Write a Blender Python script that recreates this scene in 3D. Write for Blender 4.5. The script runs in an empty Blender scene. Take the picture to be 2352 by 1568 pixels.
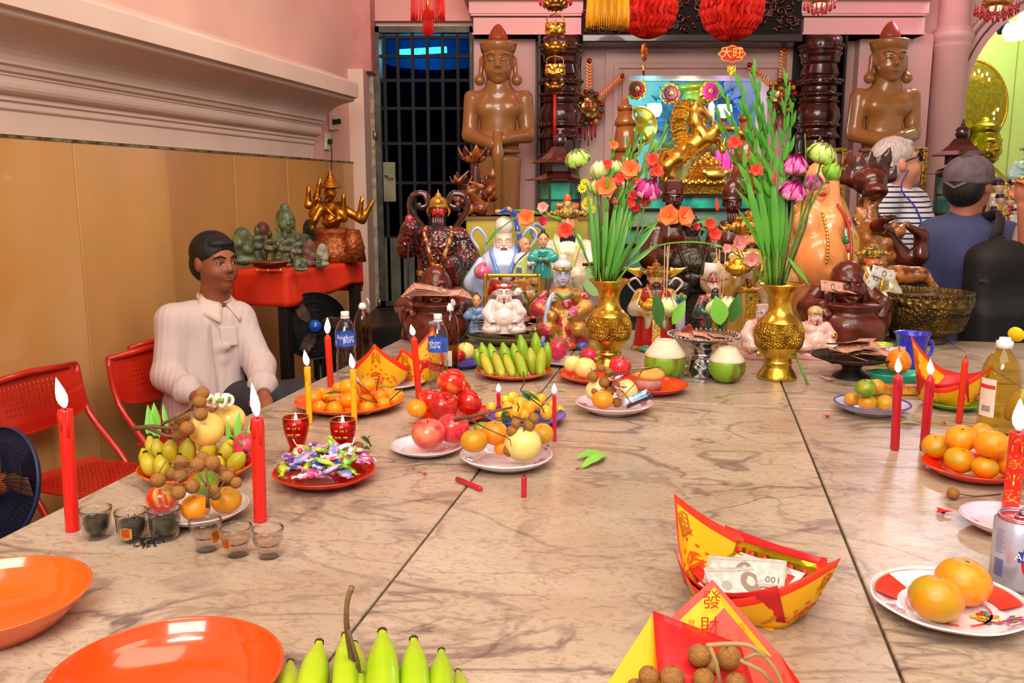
import bpy,math,random
import numpy as np
from mathutils import Vector,Matrix
from math import sin,cos,pi,radians as R_,atan2,hypot,sqrt
random.seed(7); rs = np.random.RandomState(5)
sc = bpy.context.scene; COL = sc.collection
# ------------------------------------------------------------------ camera
F = 2007.0; PIT = math.atan(350/F); SP,CP = sin(PIT),cos(PIT); CZ = 1.5; TZ = .95
cam = bpy.data.cameras.new('camera'); cam.lens = F/2352*36; cam.sensor_width = 36; cam.clip_start = .02
co = bpy.data.objects.new('camera',cam); COL.objects.link(co); co.location = (0,0,CZ); co.rotation_euler = (pi/2-PIT,0,0); sc.camera = co
sc.view_settings.view_transform = 'Standard'; sc.view_settings.look = 'None'; sc.view_settings.gamma = 1; sc.view_settings.use_curve_mapping = False
sc.view_settings.exposure = 0.12
sc.cycles.max_bounces = 10; sc.cycles.transparent_max_bounces = 24; sc.cycles.caustics_reflective = False; sc.cycles.caustics_refractive = False; sc.cycles.sample_clamp_indirect = 4
w = bpy.data.worlds.new('world'); sc.world = w; w.use_nodes = True
w.node_tree.nodes['Background'].inputs[0].default_value = (1,.86,.72,1); w.node_tree.nodes['Background'].inputs[1].default_value = .62
def light(kind,loc,col,en,size=.1,tgt=None,sy=None,nm='unseen_light'):
  l = bpy.data.lights.new(nm,kind); l.color = col; l.energy = en
  if kind == 'AREA':
    l.size = size
    if sy: l.shape = 'RECTANGLE'; l.size_y = sy
  elif kind == 'POINT': l.shadow_soft_size = size
  elif kind == 'SPOT': l.shadow_soft_size = size; l.spot_size = 1.2; l.spot_blend = .6
  o = bpy.data.objects.new(nm,l); COL.objects.link(o); o.location = loc
  if tgt: o.rotation_euler = (Vector(tgt)-Vector(loc)).to_track_quat('-Z','Y').to_euler()
  return o
light('AREA',(.5,.7,3.3),(1,.86,.7),50,2.4,(.4,2.4,.9),1.6)  # soft overhead key light added over the table, out of view
light('AREA',(.4,2.9,3.45),(1,.88,.76),66,2.6,(.5,6.0,1.7),.9)  # unseen light added to brighten the back wall
light('AREA',(3.3,6.6,3.2),(.75,.88,1),16,.5,(1.2,1.6,.95),.12)
light('AREA',(-.6,-1.0,3.0),(1,.95,.88),75,1.6,(-1.2,3.5,1.5),1.0)  # unseen fill added behind the camera to lift the left wall
light('POINT',(.4,6.3,2.95),(1,.1,.28),4.2,.1,nm='red_lantern_glow')
light('POINT',(2.9,6.2,3.0),(1,.12,.42),4.8,.12,nm='red_lantern_glow')
light('POINT',(-.7,5.9,3.2),(1,.4,.5),4,.2,nm='pink_glow')
# ------------------------------------------------------------------ pixel / depth helpers
def ray(u,v):
  x = (u-1176)/F; y = -(v-784)/F
  return (x,CP+y*SP,-SP+y*CP)
def P(u,v,D):
  d = ray(u,v); t = D/d[1]; return Vector((d[0]*t,D,CZ+d[2]*t))
def Z(u,v,z=TZ):
  d = ray(u,v); t = (z-CZ)/d[2]; return Vector((d[0]*t,d[1]*t,z))
def mpp(q): return (q[1]*CP-(q[2]-CZ)*SP)/F            # metres per pixel at a point
def at(u,D,z): # point at pixel column u, distance D, height z
  t = D*CP-(z-CZ)*SP; return Vector(((u-1176)/F*t,D,z))
# ------------------------------------------------------------------ materials
def lin(h):
  h = h.lstrip('#'); c = [int(h[i:i+2],16)/255 for i in (0,2,4)]
  return tuple((x/12.92 if x <= .04045 else ((x+.055)/1.055)**2.4) for x in c)+(1,)
MC = {}
def M(c,r=.5,me=0,c2=None,ns=8,lo=.4,hi=.6,bump=0,bs=30,coat=0,sub=0,em=0,tr=0,ior=1.45,al=1,sheen=0,kind='noise',det=3,obj=True,spec=.5,st=None):
  key = (c,r,me,c2,ns,lo,hi,bump,bs,coat,sub,em,tr,ior,al,kind,det,spec,st)
  if key in MC: return MC[key]
  m = bpy.data.materials.new('mat'); m.use_nodes = True; nt = m.node_tree; b = nt.nodes['Principled BSDF']; I = b.inputs
  I['Base Color'].default_value = lin(c); I['Roughness'].default_value = r; I['Metallic'].default_value = me
  I['Coat Weight'].default_value = coat; I['Coat Roughness'].default_value = .05; I['IOR'].default_value = ior; I['Alpha'].default_value = al
  I['Specular IOR Level'].default_value = spec
  if sub: I['Subsurface Weight'].default_value = sub; I['Subsurface Radius'].default_value = (.02,.01,.005); I['Subsurface Scale'].default_value = .3
  if tr: I['Transmission Weight'].default_value = tr
  if em: I['Emission Color'].default_value = lin(c); I['Emission Strength'].default_value = em
  if c2 or bump:
    tc = nt.nodes.new('ShaderNodeTexCoord'); src = tc.outputs['Object']
    if st:
      mp = nt.nodes.new('ShaderNodeMapping'); mp.inputs['Scale'].default_value = st; nt.links.new(src,mp.inputs[0]); src = mp.outputs[0]
  def tex(scale):
    if kind == 'vor':
      n = nt.nodes.new('ShaderNodeTexVoronoi'); n.inputs['Scale'].default_value = scale; nt.links.new(src,n.inputs['Vector']); return n.outputs['Distance']
    if kind == 'wave':
      n = nt.nodes.new('ShaderNodeTexWave'); n.inputs['Scale'].default_value = scale; n.inputs['Distortion'].default_value = 6; n.inputs['Detail'].default_value = 3; nt.links.new(src,n.inputs['Vector']); return n.outputs['Fac']
    if kind == 'stripe':
      n = nt.nodes.new('ShaderNodeTexWave'); n.inputs['Scale'].default_value = scale; n.bands_direction = 'Z' if st and not st[0] else 'X'; nt.links.new(src,n.inputs['Vector']); return n.outputs['Fac']
    n = nt.nodes.new('ShaderNodeTexNoise'); n.inputs['Scale'].default_value = scale; n.inputs['Detail'].default_value = det; nt.links.new(src,n.inputs['Vector']); return n.outputs['Fac']
  if c2:
    rp = nt.nodes.new('ShaderNodeValToRGB'); rp.color_ramp.elements[0].position = lo; rp.color_ramp.elements[1].position = hi
    rp.color_ramp.elements[0].color = lin(c); rp.color_ramp.elements[1].color = lin(c2)
    nt.links.new(tex(ns),rp.inputs[0]); nt.links.new(rp.outputs[0],I['Base Color'])
    if em: nt.links.new(rp.outputs[0],I['Emission Color'])
  if bump:
    bp = nt.nodes.new('ShaderNodeBump'); bp.inputs['Strength'].default_value = bump; bp.inputs['Distance'].default_value = .01
    nt.links.new(tex(bs),bp.inputs['Height']); nt.links.new(bp.outputs[0],I['Normal'])
    if coat: nt.links.new(bp.outputs[0],I['Coat Normal'])
  MC[key] = m; return m
def cer(c,c2=None,ns=12,lo=.5,hi=.56): return M(c,.25,0,c2,ns,lo,hi,coat=.8)      # glazed porcelain
GOLD = M('#ecb840',.28,1,'#c08420',30,.35,.7,bump=.5,bs=60)
GOLDS = M('#f4c860',.28,.95)
GOLDR = M('#f8c450',.26,1,bump=1,bs=45,kind='vor')
SILV = M('#c8c4c8',.18,1,bump=.6,bs=45,kind='vor')
BLK = M('#141010',.3,coat=.5); DKW = M('#2a100a',.25,0,'#4a1c10',9,coat=.6,st=(1,1,.3))
def thin(c,dens=0.01,gl=1.3):   # clear sheet of glass or plastic: tinted see-through with a Fresnel gloss
  key = ('thin',c,dens,gl)
  if key in MC: return MC[key]
  m = bpy.data.materials.new('glass'); m.use_nodes = True; nt = m.node_tree; nt.nodes.remove(nt.nodes['Principled BSDF']); out = nt.nodes['Material Output']
  t = nt.nodes.new('ShaderNodeBsdfTransparent'); g = nt.nodes.new('ShaderNodeBsdfGlossy'); x = nt.nodes.new('ShaderNodeMixShader'); fr = nt.nodes.new('ShaderNodeLayerWeight'); fr.inputs[0].default_value = .5; pw = nt.nodes.new('ShaderNodeMath'); pw.operation = 'POWER'; pw.inputs[1].default_value = 3.5; mu = nt.nodes.new('ShaderNodeMath')
  t.inputs[0].default_value = lin(c); g.inputs['Roughness'].default_value = .04; mu.operation = 'MULTIPLY_ADD'; mu.inputs[1].default_value = gl; mu.inputs[2].default_value = dens; mu.use_clamp = True
  nt.links.new(fr.outputs[1],pw.inputs[0]); nt.links.new(pw.outputs[0],mu.inputs[0]); nt.links.new(mu.outputs[0],x.inputs[0]); nt.links.new(t.outputs[0],x.inputs[1]); nt.links.new(g.outputs[0],x.inputs[2]); nt.links.new(x.outputs[0],out.inputs[0])
  MC[key] = m; return m
# ------------------------------------------------------------------ objects
def link(nm,data,parent=None):
  o = bpy.data.objects.new(nm,data); COL.objects.link(o)
  if parent: o.parent = parent
  return o
def tag(o,label=None,cat=None,group=None,kind=None):
  if label: o['label'] = label
  if cat: o['category'] = cat
  if group: o['group'] = group
  if kind: o['kind'] = kind
  return o
def thing(nm,label,cat,loc=(0,0,0),rz=0,group=None,s=1,rot=None):
  o = link(nm,None); o.empty_display_size = .02; o.location = loc; o.rotation_euler = rot if rot else (0,0,rz); o.scale = (s,)*3
  return tag(o,label,cat,group)
def mesh(v,f,mats=(),mi=None,smooth=True,nm='mesh'):
  me = bpy.data.meshes.new(nm); me.from_pydata(v if isinstance(v,list) else v.tolist(),[],f if isinstance(f,list) else f.tolist())
  for m in (mats if isinstance(mats,(list,tuple)) else [mats]): me.materials.append(m)
  if mi is not None and len(mi) == len(me.polygons): me.polygons.foreach_set('material_index',mi)
  if smooth: me.polygons.foreach_set('use_smooth',[True]*len(me.polygons))
  me.update(); return me
def rotm(rx=0,ry=0,rz=0): return np.array(Matrix.Rotation(rz,3,'Z')@Matrix.Rotation(ry,3,'Y')@Matrix.Rotation(rx,3,'X'))
def alignz(d):  # rotation taking +Z to d
  return np.array(Vector(d).to_track_quat('Z','Y').to_matrix())
class G:
  def __init__(s): s.v = []; s.f = []; s.m = []; s.c = 0; s.T = None
  def mat(s,i): s.c = i; return s
  def add(s,vs,fs):
    o = len(s.v)
    if s.T is not None: vs = [tuple(s.T@Vector(p)) for p in vs]
    s.v += [tuple(float(a) for a in p) for p in vs]; s.f += [tuple(i+o for i in f) for f in fs]; s.m += [s.c]*len(fs); return s
  def grid(s,fn,nu,nv,cu=False,cv=False):
    vs = [fn(i/(nu if cu else nu-1),j/(nv if cv else nv-1)) for i in range(nu) for j in range(nv)]
    fs = []
    for i in range(nu if cu else nu-1):
      for j in range(nv if cv else nv-1):
        a = i*nv+j; b = ((i+1) % nu)*nv+j; c = ((i+1) % nu)*nv+(j+1) % nv; d = i*nv+(j+1) % nv; fs.append((a,b,c,d))
    return s.add(vs,fs)
  def ell(s,c,r,rot=None,n=12,m=8):
    if not hasattr(r,'__len__'): r = (r,)*3
    vs = []; fs = []
    for j in range(1,m):
      for i in range(n):
        a = 2*pi*i/n; b = pi*j/m; vs.append((r[0]*sin(b)*cos(a),r[1]*sin(b)*sin(a),r[2]*cos(b)))
    vs += [(0,0,r[2]),(0,0,-r[2])]; T = len(vs)-2
    for j in range(m-2):
      for i in range(n): fs.append((j*n+i,(j+1)*n+i,(j+1)*n+(i+1) % n,j*n+(i+1) % n))
    for i in range(n): fs.append((T,i,(i+1) % n)); fs.append((T+1,(m-2)*n+(i+1) % n,(m-2)*n+i))
    V = np.array(vs)
    if rot is not None: V = V@np.array(rot).T
    return s.add((V+np.array(c)).tolist(),fs)
  def lathe(s,prof,c=(0,0,0),n=24,fl=0,fa=0,sy=1,rot=None):
    vs = []; fs = []; m = len(prof)
    for r,z in prof:
      for i in range(n):
        a = 2*pi*i/n; q = r*(1+fa*cos(fl*a)) if fl else r
        vs.append((q*cos(a),q*sin(a)*sy,z))
    for j in range(m-1):
      for i in range(n):
        fs.append((j*n+i,j*n+(i+1) % n,(j+1)*n+(i+1) % n,(j+1)*n+i))
    V = np.array(vs)
    if prof[0][0] > 1e-6 and False: pass
    fs.append(tuple(range(n-1,-1,-1))) if prof[0][0] > 0 else None
    if prof[-1][0] > 0: fs.append(tuple((m-1)*n+i for i in range(n)))
    if rot is not None: V = V@np.array(rot).T
    return s.add((V+np.array(c)).tolist(),fs)
  def tube(s,pts,r,n=6,cap=True,sy=1):
    P_ = [Vector(p) for p in pts]; m = len(P_)
    if 4 <= m <= 9:
      q = P_; P_ = []
      for i in range(m-1):
        p0,p1,p2,p3 = q[max(i-1,0)],q[i],q[i+1],q[min(i+2,m-1)]
        for a in (0,.25,.5,.75): P_.append(.5*((2*p1)+(p2-p0)*a+(2*p0-5*p1+4*p2-p3)*a*a+(3*p1-p0-3*p2+p3)*a**3))
      P_.append(q[-1]); m = len(P_)
    if not hasattr(r,'__len__'): r = [r]*m
    elif len(r) != m: r = [float(np.interp(i/(m-1),np.linspace(0,1,len(r)),r)) for i in range(m)]
    vs = []; up = None
    for i in range(m):
      t = (P_[min(i+1,m-1)]-P_[max(i-1,0)]); t = t.normalized() if t.length > 1e-9 else Vector((0,0,1))
      if up is None: up = Vector((0,0,1)) if abs(t.z) < .9 else Vector((1,0,0))
      x = up.cross(t)
      if x.length < 1e-4: x = Vector((1,0,0)).cross(t)
      x.normalize(); y = t.cross(x).normalized(); up = y
      up = t.cross(x)
      for k in range(n):
        a = 2*pi*k/n; vs.append(P_[i]+(x*cos(a)+y*sin(a)*sy)*r[i])
      up = y
    fs = [(i*n+k,i*n+(k+1) % n,(i+1)*n+(k+1) % n,(i+1)*n+k) for i in range(m-1) for k in range(n)]
    if cap: fs += [tuple(range(n-1,-1,-1)),tuple((m-1)*n+k for k in range(n))]
    return s.add([tuple(q) for q in vs],fs)
  def box(s,c,d,rot=None,bev=0):
    x,y,z = d[0]/2,d[1]/2,d[2]/2
    V = np.array([(a*x,b*y,e*z) for a in (-1,1) for b in (-1,1) for e in (-1,1)])
    if rot is not None: V = V@np.array(rot).T
    return s.add((V+np.array(c)).tolist(),[(0,1,3,2),(4,6,7,5),(0,4,5,1),(2,3,7,6),(0,2,6,4),(1,5,7,3)])
  def prism(s,pts,t,fr=None):  # 2D polygon pts in (x,z), thickness t in y
    n = len(pts); vs = [(x,-t/2,z) for x,z in pts]+[(x,t/2,z) for x,z in pts]
    fs = [tuple(range(n)),tuple(range(2*n-1,n-1,-1))]+[(i,i+n,(i+1) % n+n,(i+1) % n) for i in range(n)]
    if fr is not None: vs = [tuple(fr@Vector(p)) for p in vs]
    return s.add(vs,fs)
  def torus(s,c,R,r,rot=None,n=24,m=6):
    V = []; fs = []
    for i in range(n):
      a = 2*pi*i/n
      for j in range(m):
        b = 2*pi*j/m; V.append(((R+r*cos(b))*cos(a),(R+r*cos(b))*sin(a),r*sin(b)))
    for i in range(n):
      for j in range(m): fs.append((i*m+j,((i+1) % n)*m+j,((i+1) % n)*m+(j+1) % m,i*m+(j+1) % m))
    V = np.array(V)
    if rot is not None: V = V@np.array(rot).T
    return s.add((V+np.array(c)).tolist(),fs)
  def build(s,nm,mats,parent=None,smooth=True,**k):
    o = link(nm,mesh(s.v,s.f,mats,s.m,smooth,nm),parent)
    if k: tag(o,**k)
    return o
def bevel(o,w=.004,seg=2):
  b = o.modifiers.new('b','BEVEL'); b.width = w; b.segments = seg; b.limit_method = 'ANGLE'; return o
def dup(o,loc=None,rot=None,s=None,label=None,group=None,parent=None,nm=None):
  c = o.copy(); COL.objects.link(c)
  if parent: c.parent = parent
  if loc is not None: c.location = loc
  if rot is not None: c.rotation_euler = rot
  if s is not None: c.scale = (s,)*3 if not hasattr(s,'__len__') else s
  if label: c['label'] = label
  if group: c['group'] = group
  for ch in list(o.children): dup(ch,parent=c)
  return c
PROTO = []
# ------------------------------------------------------------------ distance-field sculpting
class SD:
  """union of soft primitives meshed with surface nets; one continuous sculpted surface"""
  def __init__(s,h,k=.0): s.h = h; s.k = k; s.p = []; s.M = (np.eye(3),np.zeros(3),1.0); s.mi = 0
  def frame(s,loc=(0,0,0),rot=None,sc_=1.0,base=None):
    B = base or (np.eye(3),np.zeros(3),1.0); Rr = np.eye(3) if rot is None else np.array(rot)
    s.M = (B[0]@Rr,B[1]+B[0]@(np.array(loc,float)*B[2]),B[2]*sc_); return s
  def _a(s,fn,lo,hi,k,op): s.p.append((fn,np.array(lo,float),np.array(hi,float),s.M,s.mi,(s.k if k is None else k)*s.M[2],op)); return s
  def ell(s,c,r,rot=None,k=None,op=0):
    c = np.array(c,float); r = np.array((r,)*3 if not hasattr(r,'__len__') else r,float); Rr = None if rot is None else np.array(rot); m = r.max() if Rr is not None else r
    def fn(q):
      q = q-c
      if Rr is not None: q = q@Rr
      k0 = np.sqrt(((q/r)**2).sum(-1)); k1 = np.sqrt(((q/(r*r))**2).sum(-1))+1e-9
      return k0*(k0-1)/k1
    return s._a(fn,c-m,c+m,k,op)
  def cap(s,a,b,ra,rb=None,k=None,op=0,fl=1.0):
    a = np.array(a,float); b = np.array(b,float); rb = ra if rb is None else rb; ba = b-a; L = (ba*ba).sum()+1e-12; m = max(ra,rb)
    def fn(q):
      h = np.clip(((q-a)@ba)/L,0,1)[...,None]; return np.sqrt(((q-a-h*ba)**2).sum(-1))-(ra+(rb-ra)*h[...,0])
    return s._a(fn,np.minimum(a,b)-m,np.maximum(a,b)+m,k,op)
  def chain(s,pts,rr,k=None):
    if not hasattr(rr,'__len__'): rr = [rr]*len(pts)
    for i in range(len(pts)-1): s.cap(pts[i],pts[i+1],rr[i],rr[i+1],k)
    return s
  def box(s,c,d,rot=None,rd=0,k=None,op=0):
    c = np.array(c,float); e = np.array(d,float)/2-rd; Rr = None if rot is None else np.array(rot); m = np.full(3,np.linalg.norm(np.array(d)/2)) if Rr is not None else np.array(d)/2
    def fn(q):
      q = q-c
      if Rr is not None: q = q@Rr
      w_ = np.abs(q)-e; return np.sqrt((np.maximum(w_,0)**2).sum(-1))+np.minimum(w_.max(-1),0)-rd
    return s._a(fn,c-m,c+m,k,op)
  def tor(s,c,Rt,r,rot=None,k=None,op=0):
    c = np.array(c,float); Rr = None if rot is None else np.array(rot)
    def fn(q):
      q = q-c
      if Rr is not None: q = q@Rr
      return np.hypot(np.hypot(q[...,0],q[...,1])-Rt,q[...,2])-r
    return s._a(fn,c-Rt-r,c+Rt+r,k,op)
  def robe(s,prof,c=(0,0,0),sy=.8,fold=0,nf=9,k=None,ph=0,fz=0):
    zs = np.array([p[1] for p in prof],float); rr = np.array([p[0] for p in prof],float); c = np.array(c,float); m = rr.max()*1.2+abs(fold)
    def fn(q):
      q = q-c; z = q[...,2]; x = q[...,0]; y = q[...,1]/sy; rad = np.interp(z,zs,rr); th = np.arctan2(y,x)
      if fold: rad = rad+fold*np.sin(nf*th+ph+fz*z)*np.clip((zs[-1]-z)/(zs[-1]-zs[0]),0,1)
      d = (np.hypot(x,y)-rad)*.75; return np.maximum(d,np.maximum(zs[0]-z,z-zs[-1]))
    return s._a(fn,c+np.array((-m,-m,zs[0])),c+np.array((m,m,zs[-1])),k,op=0)
  def mesh(s,noise=0):
    h = s.h; los = []; his = []
    for fn,lo,hi,Mx,mi,k,op in s.p:
      cs = np.array([[(lo,hi)[a][0],(lo,hi)[b][1],(lo,hi)[c][2]] for a in (0,1) for b in (0,1) for c in (0,1)])
      wv = cs*Mx[2]@Mx[0].T+Mx[1]; los.append(wv.min(0)-k-2*h); his.append(wv.max(0)+k+2*h)
    ad = [i for i in range(len(s.p)) if s.p[i][6] == 0]
    g0 = np.min([los[i] for i in ad],0)-h; g1 = np.max([his[i] for i in ad],0)+h; N = np.ceil((g1-g0)/h).astype(int)+1
    Fd = np.full(N,3*h,np.float32); ID = np.zeros(N,np.int16); best = np.full(N,1e9,np.float32)
    for (fn,lo,hi,Mx,mi,k,op),a,b in zip(s.p,los,his):
      i0 = np.maximum(((a-g0)/h).astype(int),0); i1 = np.minimum(np.ceil((b-g0)/h).astype(int)+1,N)
      if (i1 <= i0).any(): continue
      sl = tuple(slice(x,y) for x,y in zip(i0,i1))
      ax = [g0[d]+h*np.arange(i0[d],i1[d]) for d in range(3)]
      q = np.stack(np.meshgrid(*ax,indexing='ij'),-1); q = ((q-Mx[1])@Mx[0])/Mx[2]
      d = (fn(q)*Mx[2]).astype(np.float32); cur = Fd[sl]
      if op == 1: d = -d; kk = max(k,1e-6); hh = np.maximum(kk-np.abs(cur-d),0)/kk; Fd[sl] = np.maximum(cur,d)+hh*hh*kk*.25; continue
      kk = max(k,1e-6); hh = np.maximum(kk-np.abs(cur-d),0)/kk; Fd[sl] = np.minimum(cur,d)-hh*hh*kk*.25
      bb = best[sl]; mk = d < bb; bb[mk] = d[mk]; ID[sl][mk] = mi
    ins = Fd < 0; C = N-1; cnt = np.zeros(C,np.float32); acc = np.zeros(tuple(C)+(3,),np.float32); quads = []
    idx = np.arange(int(np.prod(C))).reshape(C)
    for ax in range(3):
      sA = [slice(None)]*3; sB = [slice(None)]*3; sA[ax] = slice(0,-1); sB[ax] = slice(1,None)
      A = Fd[tuple(sA)]; B = Fd[tuple(sB)]; cr = (A < 0) != (B < 0); e = np.argwhere(cr)
      if not len(e): continue
      av = A[cr]; bv = B[cr]; t = av/(av-bv); pt = e.astype(np.float32); pt[:,ax] += t
      o1,o2 = [(1,2),(2,0),(0,1)][ax]
      ok = (e[:,o1] > 0) & (e[:,o2] > 0) & (e[:,o1] < C[o1]) & (e[:,o2] < C[o2]); e = e[ok]; pt = pt[ok]; neg = av[ok] < 0; cells = []
      for da,db in ((0,0),(1,0),(1,1),(0,1)):
        ce = e.copy(); ce[:,o1] -= da; ce[:,o2] -= db; np.add.at(cnt,tuple(ce.T),1); np.add.at(acc,tuple(ce.T),pt); cells.append(idx[tuple(ce.T)])
      q = np.stack(cells,1); q[~neg] = q[~neg][:,::-1]; quads.append(q)
    Q = np.concatenate(quads); used,inv = np.unique(Q,return_inverse=True); Q = inv.reshape(Q.shape)
    ct = cnt.reshape(-1)[used][:,None]; V = acc.reshape(-1,3)[used]/ct
    # light smoothing of the net
    nv = len(V)
    for _ in range(1):
      S = np.zeros_like(V); n = np.zeros(nv)
      for a,b in ((0,1),(1,2),(2,3),(3,0)):
        np.add.at(S,Q[:,a],V[Q[:,b]]); np.add.at(n,Q[:,a],1)
      V = V*.5+S/n[:,None]*.5
    gi = np.clip(np.round(V).astype(int),0,N-1); vid = ID[tuple(gi.T)]; V = V*h+g0
    return V,Q,vid[Q[:,0]]
  def build(s,nm,mats,parent=None,**k):
    V,Q,mi = s.mesh(); me = mesh(V,Q,mats,mi.astype(int).tolist(),True,nm); o = link(nm,me,parent)
    if k: tag(o,**k)
    return o
# ------------------------------------------------------------------ lettering: flat outlines mapped onto surfaces
TXC = {}
def txt(s_,size=1,res=2):
  if (s_,res) not in TXC:
    cu = bpy.data.curves.new('t','FONT'); cu.body = s_; cu.resolution_u = res; cu.align_x = 'CENTER'; cu.align_y = 'CENTER'
    o = bpy.data.objects.new('t',cu); COL.objects.link(o); dg = bpy.context.evaluated_depsgraph_get(); me = bpy.data.meshes.new_from_object(o.evaluated_get(dg))
    TXC[(s_,res)] = ([(v.co.x,v.co.y) for v in me.vertices],[tuple(p.vertices) for p in me.polygons])
    bpy.data.objects.remove(o); bpy.data.meshes.remove(me); bpy.data.curves.remove(cu)
  v,f = TXC[(s_,res)]; return [(x*size,y*size) for x,y in v],f
def disc2(cx,cy,rx,ry,n=14): return [(cx+rx*cos(2*pi*i/n),cy+ry*sin(2*pi*i/n)) for i in range(n)],[tuple(range(n))]
def line2(pts,w):
  vs = []; fs = []
  for i,(x,y) in enumerate(pts):
    a = pts[max(i-1,0)]; b = pts[min(i+1,len(pts)-1)]; dx,dy = b[0]-a[0],b[1]-a[1]; L = hypot(dx,dy) or 1; ww = w[i] if hasattr(w,'__len__') else w
    vs += [(x-dy/L*ww,y+dx/L*ww),(x+dy/L*ww,y-dx/L*ww)]
    if i: fs.append((2*i-2,2*i-1,2*i+1,2*i))
  return vs,fs
def move2(vf,dx,dy,s=1,a=0): return [(dx+s*(x*cos(a)-y*sin(a)),dy+s*(x*sin(a)+y*cos(a))) for x,y in vf[0]],vf[1]
# ================================================================== THE ROOM
PLAS = M('#e0b8a6',.7,0,'#d4aa9c',1.5,.35,.7,bump=.06,bs=20)
PLASP = M('#e0bcb4',.65,0,'#d4aea8',1.2,.35,.7)
LILAC = M('#e0c6b6',.55,0,'#d4baaa',2,.3,.7)
def struct(nm,g,m,parent=None,smooth=False):
  o = g.build(nm,m,parent,smooth)
  if not parent: o['kind'] = 'structure'
  return o
def bx(x0,x1,y0,y1,z0,z1): return ((x0+x1)/2,(y0+y1)/2,(z0+z1)/2),(x1-x0,y1-y0,z1-z0)
FL = struct('floor',G().box(*bx(-4,7,-3,12,-.1,0)),M('#6a4a38',.4,0,'#58402f',6))
struct('ceiling',G().box(*bx(-4,7,1.0,12,3.75,3.85)),M('#e8c8b8',.8))
# left wall in its own frame: s along the wall, n into the room
WS = .213; wa = Vector((WS,1,0)).normalized(); wn = Vector((wa.y,-wa.x,0)); W0 = Vector((-2.6,0,0))
def WL(s,n,z): return W0+wa*s+wn*n+Vector((0,0,z))
RW = Matrix((wn,wa,Vector((0,0,1)))).transposed()   # columns n, a, z
def wbox(g,s0,s1,n0,n1,z0,z1): return g.box(tuple(WL((s0+s1)/2,(n0+n1)/2,(z0+z1)/2)),(n1-n0,s1-s0,z1-z0),RW)
SE = 6.748
lw = struct('wall_left',wbox(G(),-1,SE+.6,-.15,-.001,0,3.8),PLAS)
sj = 3.75; jo = [sj+.64*i for i in range(-7,5)]+[SE]
for i in range(len(jo)-1):
  a = jo[i]; b = min(jo[i+1],SE)
  if b-a < .05: continue
  m = M(['#d49c54','#cc924c','#d6a260','#ca9454','#cc9652'][i % 5],.22,0,['#bc8850','#d8ac74','#c2925a','#b4824e','#c08c56'][i % 5],1.7,.35,.7,bump=.02,bs=8,st=(1,1,.35),coat=.3)
  o = wbox(G(),a+.002,b-.002,0,.02,0,1.69).build('marble_panel',m,lw,False); bevel(o,.003,1)
g = G(); wbox(g,0,SE,0,.024,1.688,1.698); g.build('joint_strip',M('#4a3a22',.9,0,'#8a7a60',20),lw,False)
# cornice: one moulded profile run along the wall
pr = [(0,1.70),(.022,1.70),(.022,1.785),(.03,1.79),(.034,1.795),(.034,1.815),(.046,1.822),(.046,1.838),(.052,1.842)]
pr += [(.052+.035*sin(t),1.878-.036*cos(t)) for t in np.linspace(0,pi*.75,7)]
pr += [(.085,1.905),(.085,1.915),(.1,1.918),(.105,1.935),(.12,1.94)]
pr += [(.3-.18*cos(t),1.94+.085*sin(t)+.02*t) for t in np.linspace(.1,pi/2,9)]
pr += [(.31,2.058),(.318,2.064),(.322,2.078),(.35,2.082),(.352,2.165),(.345,2.175),(.06,2.285),(0,2.285)]
g = G(); n = len(pr); vs = [tuple(WL(s,a,z)) for s in (-1,6.06) for a,z in pr]
g.add(vs,[(i,i+1,n+i+1,n+i) for i in range(n-1)]+[tuple(range(2*n-1,n-1,-1))])
cn = struct('trim_1',g,LILAC,None,False)
# end pilaster and the reveal beside the door
g = G(); e0 = WL(SE,0,0); g.box(*bx(e0.x-.02,e0.x+.11,e0.y,7.1,0,2.36)); struct('wall_pier',g,M('#dcc0b0',.6))
g = G(); g.box(*bx(-1.7,-1.04,6.72,7.3,2.36,3.8)); g.box(*bx(e0.x+.09,-1.052,6.98,7.2,0,2.4)); g.box(*bx(-1.45,-1.385,6.6,6.75,2.3,3.8)); struct('wall_pier',g,M('#c88f88',.7,0,'#b87a74',3))
# ---- back wall with door, niche and arch openings
YB = 7.0
def XB(u,z=1.6,D=YB): return at(u,D,z).x
def ZB(v,D=YB,u=1200): return P(u,v,D).z
dz0,dz1 = ZB(700),ZB(64); dx0,dx1 = XB(868),XB(1088)
nx0,nx1,nz0,nz1 = XB(1432),XB(1746),ZB(470),ZB(178)
ax0 = XB(2198); ar = .715; axc = ax0+ar; az = ZB(222)
g = G()
g.box(*bx(-1.2,dx1,YB,YB+.2,dz1,3.8)); g.box(*bx(-1.2,dx0,YB,YB+.2,0,3.8)); g.box(*bx(dx0,dx1,YB,YB+.2,0,dz0))
g.box(*bx(dx1,nx0,YB,YB+.2,0,3.8)); g.box(*bx(nx0,nx1,YB,YB+.2,0,nz0)); g.box(*bx(nx0,nx1,YB,YB+.2,nz1,3.8)); g.box(*bx(nx1,ax0,YB,YB+.2,0,3.8))
N = 24; vs = []
for i in range(N+1):
  a = pi-pi*i/N; x = axc+ar*cos(a); z = az+ar*sin(a)
  vs += [(x,YB,z),(x,YB,3.8),(x,YB+.2,z)]
g.add(vs,[(3*i,3*i+3,3*i+4,3*i+1) for i in range(N)]+[(3*i,3*i+2,3*i+5,3*i+3) for i in range(N)])
g.box(*bx(axc+ar,7,YB,YB+.2,0,3.8))
bw = struct('wall_back',g,PLASP)
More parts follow.
